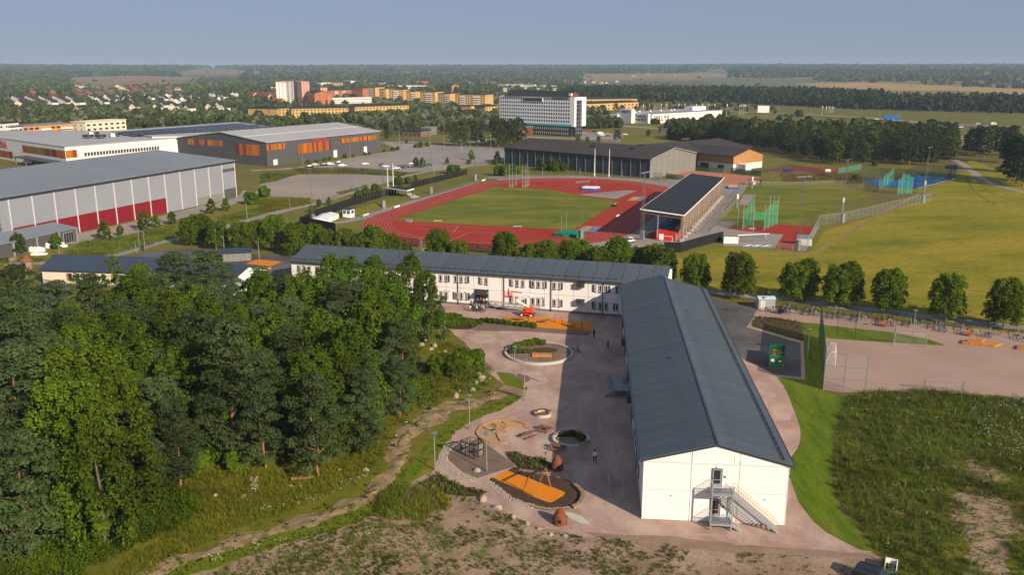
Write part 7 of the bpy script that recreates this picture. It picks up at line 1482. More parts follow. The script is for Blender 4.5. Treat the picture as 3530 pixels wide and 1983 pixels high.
# ------------------------------------------------------------------ vehicles
def car_meshes(m, kind='car'):
    b = MB(); W2 = .88
    if kind == 'van': pr = [(-2.5,.35),(-2.5,1.0),(-2.45,2.05),(-2.3,2.2),(1.2,2.2),(1.6,2.0),(2.1,1.25),(2.55,1.05),(2.6,.35)]
    else: pr = [(-2.15,.32),(-2.2,.75),(-2.1,.98),(-1.65,1.02),(-.2+.95,1.0),(1.0,.96),(1.95,.82),(2.15,.62),(2.15,.32)]
    n = len(pr); b.add([(x, -W2, z) for x, z in pr] + [(x, W2, z) for x, z in pr], [tuple(range(n))[::-1] if False else tuple(range(n-1, -1, -1)), tuple(range(n, 2*n))] + [(i, (i+1) % n, n+(i+1) % n, n+i) for i in range(n)])
    g_ = MB(); r_ = MB()
    if kind == 'van': g_.box(-.2,-W2-.012,1.3,1.3,W2+.012,1.95); r_.box(-2.3,-.8,2.205,1.1,.8,2.22)
    else:
        g_.add([(-1.95,-.82,1.0),(1.0,-.82,.98),(1.0,.82,.98),(-1.95,.82,1.0),(-1.45,-.66,1.44),(.15,-.66,1.46),(.15,.66,1.46),(-1.45,.66,1.44)], [(0,1,5,4),(1,2,6,5),(2,3,7,6),(3,0,4,7)])
        r_.box(-1.5,-.68,1.42,.2,.68,1.50)
    w = [MB().tube((x, s*.9-.1, .31), (x, s*.9+.1, .31), .31, .31, 12).mesh('car_wheel', M['rubber']) for x in (-1.3, 1.35) for s in (-1, 1)]
    l_ = MB().box(2.1,-.8,.6,2.17,-.45,.75).box(2.1,.45,.6,2.17,.8,.75).mesh('headlights', M['wpaint'])
    return [('body', b.mesh('car_body', m)), ('windows', g_.mesh('car_windows', M['glass'])), ('roof', r_.mesh('car_roof', m))] + [('wheel', x) for x in w] + [('headlights', l_)]
CM = {k: car_meshes(paint('car_' + k, c_, .3, .0, .03, 1, .5)) for k, c_ in (('white', (.75,.75,.76)), ('black', (.012,.013,.016)), ('grey', (.12,.13,.15)), ('silver', (.42,.44,.46)), ('red', (.42,.02,.02)), ('blue', (.03,.08,.25)))}
CM['van'] = car_meshes(M['wpaint'], 'van')
def car(c, x, y, k, label, rz, group=None, cat='car', fn=g):
    p = fn(c, x, y); o = thing('parked_van' if k == 'van' else 'parked_car', label, cat, (p[0], p[1], .03 if fn is g else hz(*p)+.6), rz, group)
    for nm, me in CM[k]: link(nm, me, o)
    return o
PA = .5
for x, y, k, lb in ((480,1082,'black','dark car half hidden at the left end of the parked cars'),(535,1062,'silver','light silver car at the left end of the parked cars'),(622,1062,'black','black estate car beside a white one at the hall'),(680,1055,'white','white car touching the black estate car'),(768,1042,'grey','grey car in the rear of the left group'),(800,1070,'white','white car with yellow tag in the left group'),(1025,1053,'white','lone white car in the middle of the lot'),(1205,1062,'grey','grey car behind a white one near the lamp'),(1225,1078,'white','white car in front of the grey one near the lamp'),(1335,1096,'white','white car at the left of the right row'),(1372,1088,'black','black car second in the right row'),(1402,1084,'grey','grey car third in the right row'),(1430,1080,'black','dark car fourth in the right row'),(1458,1077,'silver','silver car fifth in the right row'),(1482,1058,'grey','grey car behind the right row, left of the small trees'),(1622,1068,'grey','dark grey car right of the small trees'),(1648,1064,'black','black car furthest right near the small trees')): car('B', x, y, k, lb, PA + rnd.uniform(-.1, .1), 'cars on the big car park')
for x, y, k, lb in ((890,750,'silver','silver car beside the hotel'),(945,730,'red','red car beside the hotel'),(1000,730,'black','dark car on the hotel parking'),(1058,755,'van','white van parked at the hotel'),(1080,768,'white','white car beside the white van'),(1132,775,'red','red car nearest the round tree at the hotel'),(1128,755,'silver','pale car behind the red one at the hotel'),(1305,760,'white','white car half behind a tree on the slope'),(1025,585,'black','black car by the supermarket corner'),(1095,605,'black','dark car waiting below the supermarket'),(1590,490,'blue','blue car behind the supermarket')): car('C', x, y, k, lb, rnd.uniform(-.3, .3), 'cars by the hotel and shop')
for x, y, k, lb in ((1960,632,'grey','grey car on the motorway'),(2135,632,'white','white and red car on the motorway'),(2185,630,'blue','small blue car on the motorway'),(2285,636,'van','white van on the motorway'),(1935,660,'silver','pale blue car at the motorway junction'),(1975,665,'white','white car at the motorway junction'),(2120,665,'red','red car at the motorway junction'),(190,545,'red','red and white lorry cab left on the main road'),(1170,588,'white','white car left of the blue trailer')): car('D', x, y, k, lb, -.15, 'traffic on the motorway')
p = g('D', 85, 535); o = thing('truck_trailer', 'big white trailer standing beside the motorway', 'trailer', (p[0], p[1], .6), -.2); MB().box(-6.5, -1.3, 1.2, 6.5, 1.3, 4.2 if False else 9).build('box', M['wpaint'], o)
for x in (-5, -3.5, 5): MB().tube((x, -1.3, .5), (x, 1.3, .5), .5, .5, 10).build('wheel', M['rubber'], o)
p = g('D', 1305, 595); o = thing('truck_trailer', 'blue trailer on the motorway behind the wood', 'trailer', (p[0], p[1], .6), -.15); MB().box(-8, -1.3, 1.0, 8, 1.3, 4.2).build('box', M['blue'], o)
for x in (-6, -4.5, 6): MB().tube((x, -1.3, .5), (x, 1.3, .5), .5, .5, 10).build('wheel', M['rubber'], o)
# black car with roof rails at the lower picture edge, and a white crate behind it
p = g('M', 905, 1428, 1.2); rc = -.62
nc = thing('black_car', 'black estate car with roof rails at the lower picture edge', 'car', p, rc); W2 = .92; bp = M['black']
bpm_ = paint('gloss_black', (.010,.011,.014), .18, 0, .03, 2, .6); b = MB()
pr = [(-2.3,.3),(-2.36,.8),(-2.25,1.02),(2.25-1.3,1.0),(1.7,.92),(2.25,.72),(2.3,.3)]; n = len(pr)
b.add([(x, -W2, z) for x, z in pr] + [(x, W2, z) for x, z in pr], [tuple(range(n-1, -1, -1)), tuple(range(n, 2*n))] + [(i, (i+1) % n, n+(i+1) % n, n+i) for i in range(n)]); b.build('body', bpm_, nc)
MB().add([(-2.2,-.86,1.0),(1.1,-.86,.98),(1.1,.86,.98),(-2.2,.86,1.0),(-1.95,-.70,1.46),(.25,-.70,1.48),(.25,.70,1.48),(-1.95,.70,1.46)], [(0,1,5,4),(1,2,6,5),(2,3,7,6),(3,0,4,7)]).build('windows', M['glass'], nc)
MB().slab((-1.98,-.72,1.5),(.28,-.72,1.52),(.28,.72,1.52),(-1.98,.72,1.5), .07).build('roof', bpm_, nc)
for s in (-.62, .62): MB().tube((-1.7, s, 1.57), (.0, s, 1.58), .022, .022, 6).build('roof_rail', M['dark'], nc)
for x in (-1.4, 1.4):
    for s in (-1, 1): wq = MB().tube((x, s*.85-.12, .33), (x, s*.85+.1, .33), .33, .33, 16).build('wheel', M['rubber'], nc); MB().tube((x, s*.95-.02, .33), (x, s*.95+.02, .33), .2, .2, 12).build('rim', M['galv'], wq)
p = g('M', 1005, 1415); o = thing('white_crate', 'white open-fronted crate standing right of the black car', 'crate', p, -.5)
for x0, y0, z0, x1, y1, z1 in ((-.6,.5,.02,.6,.58,1.15),(-.6,-.5,.02,-.53,.5,1.15),(.53,-.5,.02,.6,.5,1.15),(-.53,-.5,.02,.53,.5,.09),(-.53,-.5,1.08,-.1,.5,1.15)): MB().box(x0, y0, z0, x1, y1, z1).build('panel', M['wpaint'], o)
# boom lift
p = g('I', 1197, 690); bl = thing('boom_lift', 'red and white boom lift raised in front of the far wing', 'boom lift', p, ARZ); 
for x in (-1.05, 1.05):
    for y in (-.75, .75): wq = MB().tube((x, y-.16, .46), (x, y+.16, .46), .46, .46, 16).build('wheel', M['rubber'], bl); MB().tube((x, y-.18, .46), (x, y+.18, .46), .23, .23, 12).build('rim', M['wpaint'], wq)
MB().box(-1.4, -.6, .5, 1.4, .6, .85).build('chassis', M['red'], bl); MB().cbox((.0, 0, 1.0), (.9, .9, .25)).build('turntable', M['dark'], bl)
MB().add([(-1.1,-.75,1.1),(1.3,-.75,1.1),(1.3,.75,1.1),(-1.1,.75,1.1),(-.9,-.7,1.9),(1.2,-.7,2.15),(1.2,.7,2.15),(-.9,.7,1.9)], [(3,2,1,0),(4,5,6,7),(0,1,5,4),(1,2,6,5),(2,3,7,6),(3,0,4,7)]).build('engine_cover', M['ored'], bl); MB().box(-.7, -.77, 1.35, -.2, -.751, 1.7).build('hatch', M['dark'], bl)
J = [(.35,0,2.1),(-2.3,0,3.35),(.75,0,4.6),(-1.2,0,5.15),(-3.6,0,5.35)]
for a, b, w_, m, nm in ((J[0],J[1],.28,M['wpaint'],'lower_arm'),(J[1],J[2],.3,M['wpaint'],'upper_arm'),(J[2],J[3],.28,M['wpaint'],'boom'),(J[3],J[4],.2,M['red'],'jib')): MB().beam(a, b, w_, w_).build(nm, m, bl)
MB().beam((J[1][0]-.1,.0,3.75), (J[2][0],0,4.95), .12, .14).build('tie_arm', M['wpaint'], bl)
for q_ in J[1:3]: MB().tube((q_[0], -.28, q_[2]), (q_[0], .28, q_[2]), .3, .3, 10).build('joint', M['wpaint'], bl)
bq = (-4.3, 0, 4.0); MB().box(bq[0]-.95, -.45, bq[2], bq[0]+.95, .45, bq[2]+.1).build('basket_floor', M['red'], bl); rl = MB()
for x in (-.95, 0, .95):
    for y in (-.45, .45): rl.tube((bq[0]+x, y, bq[2]), (bq[0]+x, y, bq[2]+1.15), .04, .04, 5)
for z in (.55, 1.15):
    for y in (-.45, .45): rl.tube((bq[0]-.95, y, bq[2]+z), (bq[0]+.95, y, bq[2]+z), .04, .04, 5)
    for x in (-.95, .95): rl.tube((bq[0]+x, -.45, bq[2]+z), (bq[0]+x, .45, bq[2]+z), .04, .04, 5)
rl.build('basket_rail', M['red'], bl); MB().beam((bq[0]+.55,0,bq[2]+.1), J[4], .14, .14).build('basket_mount', M['ored'], bl)
# ------------------------------------------------------------------ people: one skinned body per pose, dressed by material
def body_mesh(pose):
    sitting = pose == 'sit'; walk = .16 if pose == 'walk' else .0
    if sitting: V = [(0,0,.52),(0,.02,.78),(0,.02,1.02),(0,.0,1.12),(0,-.03,1.30),(.1,0,.50),(.11,-.42,.50),(.11,-.42,.08),(-.1,0,.50),(-.11,-.42,.50),(-.11,-.42,.08),(.2,.02,1.0),(.25,-.05,.74),(.2,-.28,.62),(-.2,.02,1.0),(-.25,-.05,.74),(-.2,-.28,.62),(.11,-.54,.05),(-.11,-.54,.05)]
    else: V = [(0,0,.95),(0,.01,1.2),(0,.01,1.42),(0,0,1.52),(0,-.02,1.68),(.1,0,.9),(.11,-.04-walk,.5),(.11,.02-walk*1.2,.09),(-.1,0,.9),(-.11,-.02+walk*.6,.5),(-.11,.05+walk*1.6,.09),(.2,.01,1.40),(.26,.03+walk*.5,1.12),(.25,-.07+walk*.3,.88),(-.2,.01,1.40),(-.26,.03-walk*.5,1.12),(-.25,-.07-walk*.8,.9),(.11,-.12-walk,.05),(-.11,-.1+walk*1.2,.05)]
    E = [(0,1),(1,2),(2,3),(3,4),(0,5),(5,6),(6,7),(0,8),(8,9),(9,10),(2,11),(11,12),(12,13),(2,14),(14,15),(15,16),(7,17),(10,18)]
    Rr = [.15,.15,.16,.06,.11,.10,.075,.05,.10,.075,.05,.065,.045,.035,.065,.045,.035,.04,.04]
    me = bpy.data.meshes.new('person_base'); me.from_pydata(V, E, []); o = bpy.data.objects.new('person_base', me); COL.objects.link(o)
    o.modifiers.new('skin', 'SKIN'); sv = me.skin_vertices[0].data
    for i, r in enumerate(Rr): sv[i].radius = (r, r*.8 if i in (0, 1, 2) else r)
    sv[0].use_root = True; o.modifiers.new('sub', 'SUBSURF').levels = 1
    dg = bpy.context.evaluated_depsgraph_get(); m2 = bpy.data.meshes.new_from_object(o.evaluated_get(dg)); bpy.data.objects.remove(o)
    return m2
SK = paint('skin', (.5,.3,.22)); HRD = paint('dark_hair', (.02,.014,.01)); HRB = paint('fair_hair', (.35,.22,.1))
BM = {k: body_mesh(k) for k in ('stand', 'walk', 'sit')}
CL = {n: paint('cloth_' + n, c_, .85) for n, c_ in (('white', (.75,.75,.75)), ('black', (.014,.014,.016)), ('navy', (.02,.03,.08)), ('red', (.4,.03,.05)), ('blue', (.12,.25,.5)), ('green', (.08,.25,.08)), ('grey', (.2,.2,.21)), ('yellow', (.6,.5,.04)), ('orange', (.6,.15,.03)), ('pink', (.6,.25,.3)), ('denim', (.06,.09,.16)))}
PM = {}
def dressed(pose, top, bot, hair):
    k = (pose, top, bot, hair)
    if k not in PM:
        me = BM[pose].copy(); me.materials.clear()
        for m in (CL[top], CL[bot], SK, M['black']): me.materials.append(m)
        hip, neck, sh = (.56, 1.1, .1) if pose == 'sit' else (.98, 1.5, .1)
        for p in me.polygons:
            z = p.center[2]; x = abs(p.center[0]); p.use_smooth = True
            p.material_index = 2 if z > neck else (0 if z > hip or (x > .21 and z > hip-.02) else (3 if z < sh else (2 if x > .21 and pose != 'sit' else 1)))
        PM[k] = me
    return PM[k]
def person(x, y, z, rz, pose, top, bot, hair, label, group=None, s=1.0):
    o = thing('person', label, 'person', (x, y, z), rz, group); o.scale = (s, s, s); link('body', dressed(pose, top, bot, hair), o)
    hz_ = 1.32 if pose == 'sit' else 1.70; yb = -.03 if pose == 'sit' else -.02
    MB().lathe([(.01,.135),(.08,.115),(.118,.05),(.122,-.02),(.10,-.09)], 10, (0, yb+.025, hz_)).build('hair', HRD if hair == 'd' else HRB, o)
    MB().cbox((0, yb-.115, hz_-.03), (.03,.03,.045)).build('nose', SK, o)
    for s_ in (-.04, .04): MB().cbox((s_, yb-.105, hz_), (.025,.02,.018)).build('eye', M['black'], o)
    return o
p = g('I', 1853, 902); person(p[0], p[1], .03, -2.6, 'stand', 'black', 'black', 'd', 'person in black clothes standing right of the orange strip in shade')
p = g('I', 1990, 1018); person(p[0], p[1], .03, .3, 'walk', 'grey', 'black', 'd', 'person in dark dress walking in the shade, holding something pale')
p = g('I', 1640, 1038); person(p[0], p[1], .03, 1.8, 'sit', 'blue', 'navy', 'd', 'seated person in pale blue shirt at the planter rim')
p = g('I', 1690, 1048); person(p[0], p[1], .0, 1.2, 'sit', 'red', 'black', 'd', 'seated person in dark red top beside the planter')
o = thing('stool', 'low dark stool under the person in dark red', 'stool', (p[0], p[1], .02)); MB().lathe([(.01,.44),(.2,.44),(.2,.38),(.05,.36),(.05,.04),(.18,.0)], 10).build('seat', M['black'], o)
p = g('J', 1862, 712); person(p[0], p[1], .03, .1+pi, 'walk', 'white', 'black', 'd', 'person in white shirt and black shorts walking alone in the shade', None, 1.12)
p = g('L', 375, 318); person(p[0], p[1], .05, 2.2, 'walk', 'white', 'black', 'd', 'person in white shirt on the path behind the electric shed'); p = g('L', 348, 312); person(p[0], p[1], .05, 2.2, 'walk', 'grey', 'navy', 'd', 'person in grey walking beside the white-shirted one on the path')
p = g('E', 1432, 745); person(p[0], p[1], .03, .5, 'walk', 'navy', 'denim', 'd', 'person in dark clothes pushing the black pram on the cycle path')
p = g('E', 1405, 752); o = thing('pram', 'black pram pushed along the cycle path', 'pram', (p[0], p[1], .03), .5); MB().lathe([(.01,.5),(.3,.55),(.42,.9),(.4,1.2),(.25,1.25)], 10).build('body', M['black'], o); MB().beam((.3,0,.9), (.8,0,1.1), .04, .04).build('handle', M['dark'], o)
for x in (-.35, .35):
    for s in (-.28, .28): MB().tube((x, s-.03, .2), (x, s+.03, .2), .2, .2, 10).build('wheel', M['rubber'], o)
p = g('B', 1790, 1090); person(p[0], p[1], .06, .4, 'walk', 'red', 'denim', 'd', 'far person cycling clothes in red beside the car park path')
q = random.Random(12); cw = ['white','black','white','navy','pink','black','grey','green','white','black','blue','red','yellow','white']; hd = 'ddbdddbddbdddd'
wd = ['ramp', 'door']
adj = ['at the left front of', 'second from left at the front of', 'in the front middle of', 'fourth along the front of', 'at the right front of', 'left in the second row of', 'left of centre in', 'in the middle of', 'right of centre in', 'right in the second row of', 'leftmost on the steps behind', 'second on steps behind', 'third on steps behind', 'rightmost on steps behind']
for k in range(14):
    lx = .6 + (k % 5)*.78 + q.uniform(-.15, .15); row = k//5; ly = -5.0 + row*1.25 + q.uniform(-.25, .25); x, y = w2(FWG, s0 + lx, ly); zz = .03 if row < 2 else .83
    if row == 2: x, y = w2(FWG, s0+1.0+(k-10)*.75, -1.3)
    person(x, y, zz, ARZ + q.uniform(-.8, .8), q.choice(['stand', 'walk']), cw[k], q.choice(['black', 'denim', 'navy', 'grey']), hd[k], 'person in %s top, %s the group at the entrance' % (cw[k], adj[k]), 'people gathered at the entrance', q.uniform(.86, 1.0))
x, y = w2(bl, bq[0]+.1, 0); person(x, y, 4.1, ARZ, 'stand', 'orange', 'navy', 'd', 'worker in orange standing in the boom lift basket')
# plastic-wrapped pallets by the hall annex, wooden shelter, small school extras
q = random.Random(4)
for k, (x, y, w_, h_) in enumerate(((330,775,3.2,1.6),(400,770,2.6,1.4),(455,735,2.2,1.8),(420,800,2.6,.6),(350,805,2.2,.7),(610,715,1.6,1.2),(640,725,1.2,.8))):
    p = g('E', x, y); o = thing('wrapped_pallet', ['largest white wrapped stack in front of the annex','white wrapped stack second from left by the annex','tall white wrapped stack behind the others','low loose white sheet in front of the stacks','low white wrapped pack nearest the camera','white wrapped pack right of the birch','small white pack beside the green one'][k], 'wrapped goods', p, q.uniform(-.4, .4)); MB().box(-w_/2, -.6, .02, w_/2, .6, .16).build('pallet', M['deck'], o); mb = MB(); n = 6
    for i in range(n): a = -w_/2+w_*i/n; mb.add([(a,-.6,.165),(a+w_/n,-.6,.165),(a+w_/n,.6,.165),(a,.6,.165),(a+.05,-.55,h_*q.uniform(.8,1.1)),(a+w_/n,-.5,h_*q.uniform(.8,1.1)),(a+w_/n,.5,h_*q.uniform(.8,1.1)),(a+.05,.55,h_*q.uniform(.8,1.1))], [(4,5,6,7),(0,1,5,4),(1,2,6,5),(2,3,7,6),(3,0,4,7)])
    mb.build('wrapping', M['wpaint'], o)
p = g('E', 270, 935); o = thing('wood_tower', 'small round wooden lookout hut at the left road', 'hut', p, 0); MB().lathe([(1.3,.0),(1.3,2.2),(1.2,2.2)], 12).build('wall', M['deck'], o); MB().lathe([(1.7,2.2),(1.1,2.9),(.9,2.9),(.85,3.6),(.01,3.9)], 12).build('roof', M['tablew'], o); MB().cbox((0,-1.31,1), (.7,.08,1.6)).build('opening', M['black'], o)
p = g('E', 135, 870); o = thing('wood_crate', 'brown wooden crate at the left verge', 'crate', p, .2)
for k in range(4): MB().box(-.9, -.7, .1+k*.3, .9, .7, .36+k*.3).build('board', M['deck'], o)
fence_mesh('mesh_fence', 'dark mesh fence along the low cream school', G('E', [(430,1088),(640,1118),(830,1128)]), 1.3, NETD, 2.4, M['dark'])
fence_mesh('mesh_fence', 'dark mesh fence beside the pale school path at left', G('E', [(235,1145),(490,1140),(500,1200)]), 1.3, NETD, 2.4, M['dark'])
p = g('E', 838, 1122); place_bike(p[0], p[1], .4, 'leaning outside the low cream school', 'loose bicycles', 3)
# ------------------------------------------------------------------ trees and plants
def blocked(x, y, pad=0):
    return any(inside((x, y), f) for f in FOOT)
# single file of maples along the foot path (right) and behind the far wing
RG = 'round maples along the path'
for i, (x, yb, yt, w_, lb) in enumerate([(-262,262,-52,1.0,'round maple at the corner of the school, first of the path row'),(107,322,-58,1.02,'round maple with a visible trunk left of the electric shed'),(575,352,20,.95,'round maple directly behind the first bicycles'),(690,335,-12,.8,'taller darker maple behind the one at the first bicycles'),(955,398,45,.95,'round maple behind the second and third bicycle rack'),(1050,388,20,.85,'darker maple crown behind the third bicycle rack'),(1393,452,80,.98,'lopsided maple above the fifth bicycle rack'),(1897,518,125,.98,'maple with slim pale trunk right of the lamp post'),(2392,578,165,1.0,'rightmost maple of the path row near the picture edge')]):
    p = g('L', x, yb); tree('maple', p[0], p[1], max(6, hgt('L', x, yb, yt)), lb, RG, w_, i)
RB = 'maples between the far wing and the running track'
for i, (c, x, y, h, w_) in enumerate([('F',120,560,10,1.1),('F',340,640,9,1.15),('F',520,640,9,1.0),('F',640,700,8,1.1),('F',820,690,8.5,1.05),('F',970,735,7.5,1),('F',1110,668,9.5,1.1),('F',1290,738,7.5,.9),('F',1745,700,9.5,1.05),('F',1955,806,7,1.05),('F',2405,722,10,1.1),('F',1440,820,5,.7),('F',2290,890,4,.8),
      ('G',368,832,7.5,.95),('G',540,803,8.5,1),('G',760,800,8.5,1.1),('G',870,798,8.5,1),('G',1060,868,8,1.15),('G',1180,880,7,1),('G',1240,782,10,1.05),('G',1450,868,7.5,1),('G',1600,850,9,1.05),('G',1690,880,9,1),('G',1690,960,6.5,1)]):
    p = g(c, x, y, h); tree('maple', p[0], p[1], h, ['first','second','third','fourth','fifth','sixth','seventh','eighth','ninth','tenth','eleventh','twelfth','thirteenth','fourteenth','fifteenth','sixteenth','seventeenth','eighteenth','nineteenth','twentieth','twenty-first','twenty-second','twenty-third','last'][i] + ' maple from the left in the row behind the far wing roof', RB, w_, i)
for i, (x, yb, yt) in enumerate([(1880,700,440),(2010,690,420),(2150,740,470),(2390,755,480),(2520,740,470),(1960,640,400)]):
    p = g('E', x, yb); tree('maple', p[0], p[1], hgt('E', x, yb, yt), ['largest dark maple at the cycle path bend','dark maple behind the largest at the bend','third dark maple along the cycle path','maple behind the street lamp on the cycle path','maple furthest right along the cycle path','dark maple at the rear of the bend'][i], 'dark maples along the cycle path', 1.15, i)
# small birches and bushes west and north
SM = [('E',190,800,590,'small birch in front of the annex wall'),('E',560,740,590,'thin birch before the wrapped pallets'),('E',1035,650,465,'bushy birch in front of the red panels'),('E',1190,610,510,'small yellowish birch right of the bushy one'),('E',1430,560,370,'pale thin birch before the last red panel'),('E',1545,530,400,'slim birch at the end of the red panels'),('E',1700,500,375,'birch in front of the grey panels'),('E',2090,390,250,'birch beside the green bins'),('E',2230,365,240,'birch near the dark corner door'),
 ('F',570,470,400,'young tree at the bend of the gravel path'),('F',670,450,378,'second young tree at the bend of the gravel path'),('F',1525,235,150,'young tree above the far black fence'),('B',1530,1080,985,'left of two young trees on the car park'),('B',1592,1080,985,'right of two young trees on the car park'),('B',1836,1050,985,'small young tree beyond the car park row'),('B',2075,1010,910,'young tree near the far end of the car park'),('B',1436,842,815,'tiny round tree on the station road'),
 ('C',40,1020,920,'young tree before the left end of the tennis hall'),('C',160,1030,950,'second young tree before the tennis hall'),('C',255,1045,950,'third young tree before the tennis hall'),('C',460,1110,985,'tree with pale leaves on the bank below the tennis hall'),('C',570,1110,975,'taller tree on the bank below the tennis hall'),('C',645,1110,1000,'dark tree on the bank below the tennis hall'),('C',757,1100,1000,'last tree on the bank below the tennis hall')]
for i, (c, x, yb, yt, lb) in enumerate(SM): p = g(c, x, yb); tree('small', p[0], p[1], max(3, hgt(c, x, yb, yt)), lb, 'young trees around the halls and car park', 1.25, i)
BU = [('F',960,378,95),('F',1035,350,95),('F',1135,330,110),('F',1360,250,100),('F',1450,240,80),('F',1880,140,110),('F',1930,128,90),('F',510,520,80),('E',2480,300,150),('B',830,985,50),('B',910,978,40),('B',1027,960,40),('B',1070,952,30),('B',680,1005,40),('B',630,1015,45),('B',550,1028,40),('B',470,1038,45),('B',1300,918,45),('B',1350,905,45),('B',1215,925,30),('B',2050,1045,50),('B',2310,1050,70),('C',120,1165,130),('C',215,1150,110),('C',60,1160,120),('C',500,1110,90),('C',610,1118,100),('C',700,1115,90),('B',1520,885,40),('B',1570,880,60),('B',1640,870,50),('B',30,1370,130),('F',90,180,60),('D',960,1160,60),('D',1150,1030,60)]
for i, (c, x, y, w_) in enumerate(BU):
    p = g(c, x, y); R_ = w_*CR[c][2]*p[1]/FPX; tree('shrub', p[0], p[1], max(1.5, R_*.75), 'round green bush on the verges around car park and halls', 'bushes around the car park', 1.0, i, 'bush')
# the grove on the left
AG, PG = 'leafy trees of the grove', 'pines of the grove'
key = [('pine',30,668,16,1.0,'tall pine at the left edge beside the small road'),('pine',-25,715,16,1.0,'pine cut by the left picture edge'),('pine',395,946,13.4,1.0,'pine with bare brown trunk standing at the front of the grove'),('pine',560,800,20.5,.95,'large full blue-green pine at the front of the grove'),('pine',785,935,14.5,.85,'pine with an orange trunk and side branches'),('pine',640,905,12,.8,'pine left behind the orange-trunked one'),('pine',905,930,12.5,.95,'wide pine right of the orange-trunked one'),('pine',1010,800,13,.95,'pine at the right front corner of the grove'),('pine',1000,905,9.5,.85,'low pine at the right end above the boulders'),('pine',430,636,14,1.3,'dark round-topped pine at the back top of the grove'),('pine',520,634,14,1.3,'second dark round-topped pine at the back of the grove'),('pine',720,690,15,.9,'pine left of the pale aspens'),('pine',60,790,17,1.1,'broad pine in the left mass'),('pine',120,850,17,1.1,'second broad pine in the left mass'),('pine',10,880,18,1.1,'third broad pine at the left edge'),('pine',165,775,13,1.0,'pine below the small asphalt yard'),('pine',25,1090,15,1.1,'low pine with bare lower limbs at the left edge'),('pine',840,760,14,.9,'pine behind the aspen row'),
 ('aspen',350,672,14,1.2,'aspen at the back left of the grove'),('aspen',300,800,18,1.05,'bright aspen in the centre left'),('aspen',420,740,17,1.05,'aspen filling the grove centre'),('aspen',520,760,17,1.0,'aspen right of the grove centre'),('aspen',240,870,17.5,.95,'aspen in front of the centre left'),('aspen',145,962,18.5,.85,'left of three pointed front aspens'),('aspen',215,985,18.5,.8,'middle of three pointed front aspens'),('aspen',280,948,18.5,.85,'right of three pointed front aspens'),('aspen',645,690,14,1.2,'aspen in front of the white gable'),('aspen',595,770,13,1.0,'aspen beside the white gable'),('aspen',835,648,15.5,1.02,'tall aspen left of the pale group before the far wing'),('aspen',880,655,15,1.02,'second tall aspen before the far wing'),('aspen',940,650,15,0.96,'tall thin-leaved aspen before the far wing'),('aspen',985,690,13.5,1.08,'aspen in the pale group before the far wing'),('aspen',1030,645,15.5,0.96,'tallest right aspen before the far wing'),('aspen',1075,690,13.5,0.96,'rightmost aspen beside the far wing windows'),('aspen',760,690,15,.9,'aspen between pine and pale group'),('aspen',690,780,14,1.0,'aspen behind the orange-trunked pine'),
 ('birch',280,645,12.5,1.0,'slender birch against the navy roof'),('birch',188,690,11,.9,'thin birch before the low cream school wall'),('birch',210,700,10,1.0,'second thin birch before the low cream school')]
used = []
for k, (sp_, x, y, h, w_, lb) in enumerate(key):
    p = g('U', x, y, h); used.append(p); tree(sp_, p[0], p[1], h, lb, PG if sp_ == 'pine' else AG, w_, k)
GP = G('U', [(-330,1500),(-60,1400),(80,1370),(330,1330),(470,1215),(640,1196),(840,1165),(930,1090),(1005,985),(1000,900),(985,850),(950,826),(880,830),(640,870),(560,860),(430,840),(330,880),(220,905),(60,905),(-250,905)])
q = random.Random(21)
for x, y in scatter(GP, 2400, 4.4, 8):
    if any((x-a)**2+(y-b)**2 < 3.4**2 for a, b in used): continue
    u = (x + 62)/60; sp_ = 'pine' if (q.random() < (.62 if x < -46 or y < 103 else .3)) else 'aspen'; h = q.choice([q.uniform(9, 12), q.uniform(12, 15.5), q.uniform(13, 17)]); h = min(h, CH - y*.236)
    d_edge = 1
    yy = (y-88)/9; zone = ['front', 'second', 'third', 'fourth', 'fifth', 'sixth', 'seventh', 'rear'][int(max(0, min(7, yy)))] + ' tier, ' + ['far left', 'left', 'left of centre', 'centre', 'right of centre', 'right', 'far right'][int(max(0, min(6, (x/y+.62)/.08)))]
    tree(sp_, x, y, h, ('pine inside the grove, ' if sp_ == 'pine' else 'leafy aspen inside the grove, ') + zone + ' part', PG if sp_ == 'pine' else AG, q.uniform(.85, 1.25))
# dead trees
def dead(c, x, yb, h, label, seed, cat='tree'):
    p = g(c, x, yb); q = random.Random(seed); o = thing('dead_tree', label, cat, p); mb = trunk_mb(seed, h, h*.02, .95, 12, .15, .3, .05); mb.build('trunk', M['deadw'], o); t = MB()
    for k in range(46):
        z = q.uniform(.25, 1)*h; a = q.uniform(0, 6.28); r0 = q.uniform(.05, .3)*h; L_ = q.uniform(.08, .2)*h; s = (cos(a)*r0*.6, sin(a)*r0*.6, z); t.tube(s, (s[0]+cos(a)*L_, s[1]+sin(a)*L_, z+q.uniform(-.3, .6)*L_), .03, .008, 4, False)
    t.build('twigs', M['deadw'], o)
dead('U', 5, 1215, 11, 'bare grey dead tree at the left picture edge', 3); dead('N', 2010, 800, 2.2, 'grey dead brushwood lying in the dry grass', 5, 'brushwood'); dead('F', 1600, 925, 5, 'leafless small tree before the slatted fence', 8)
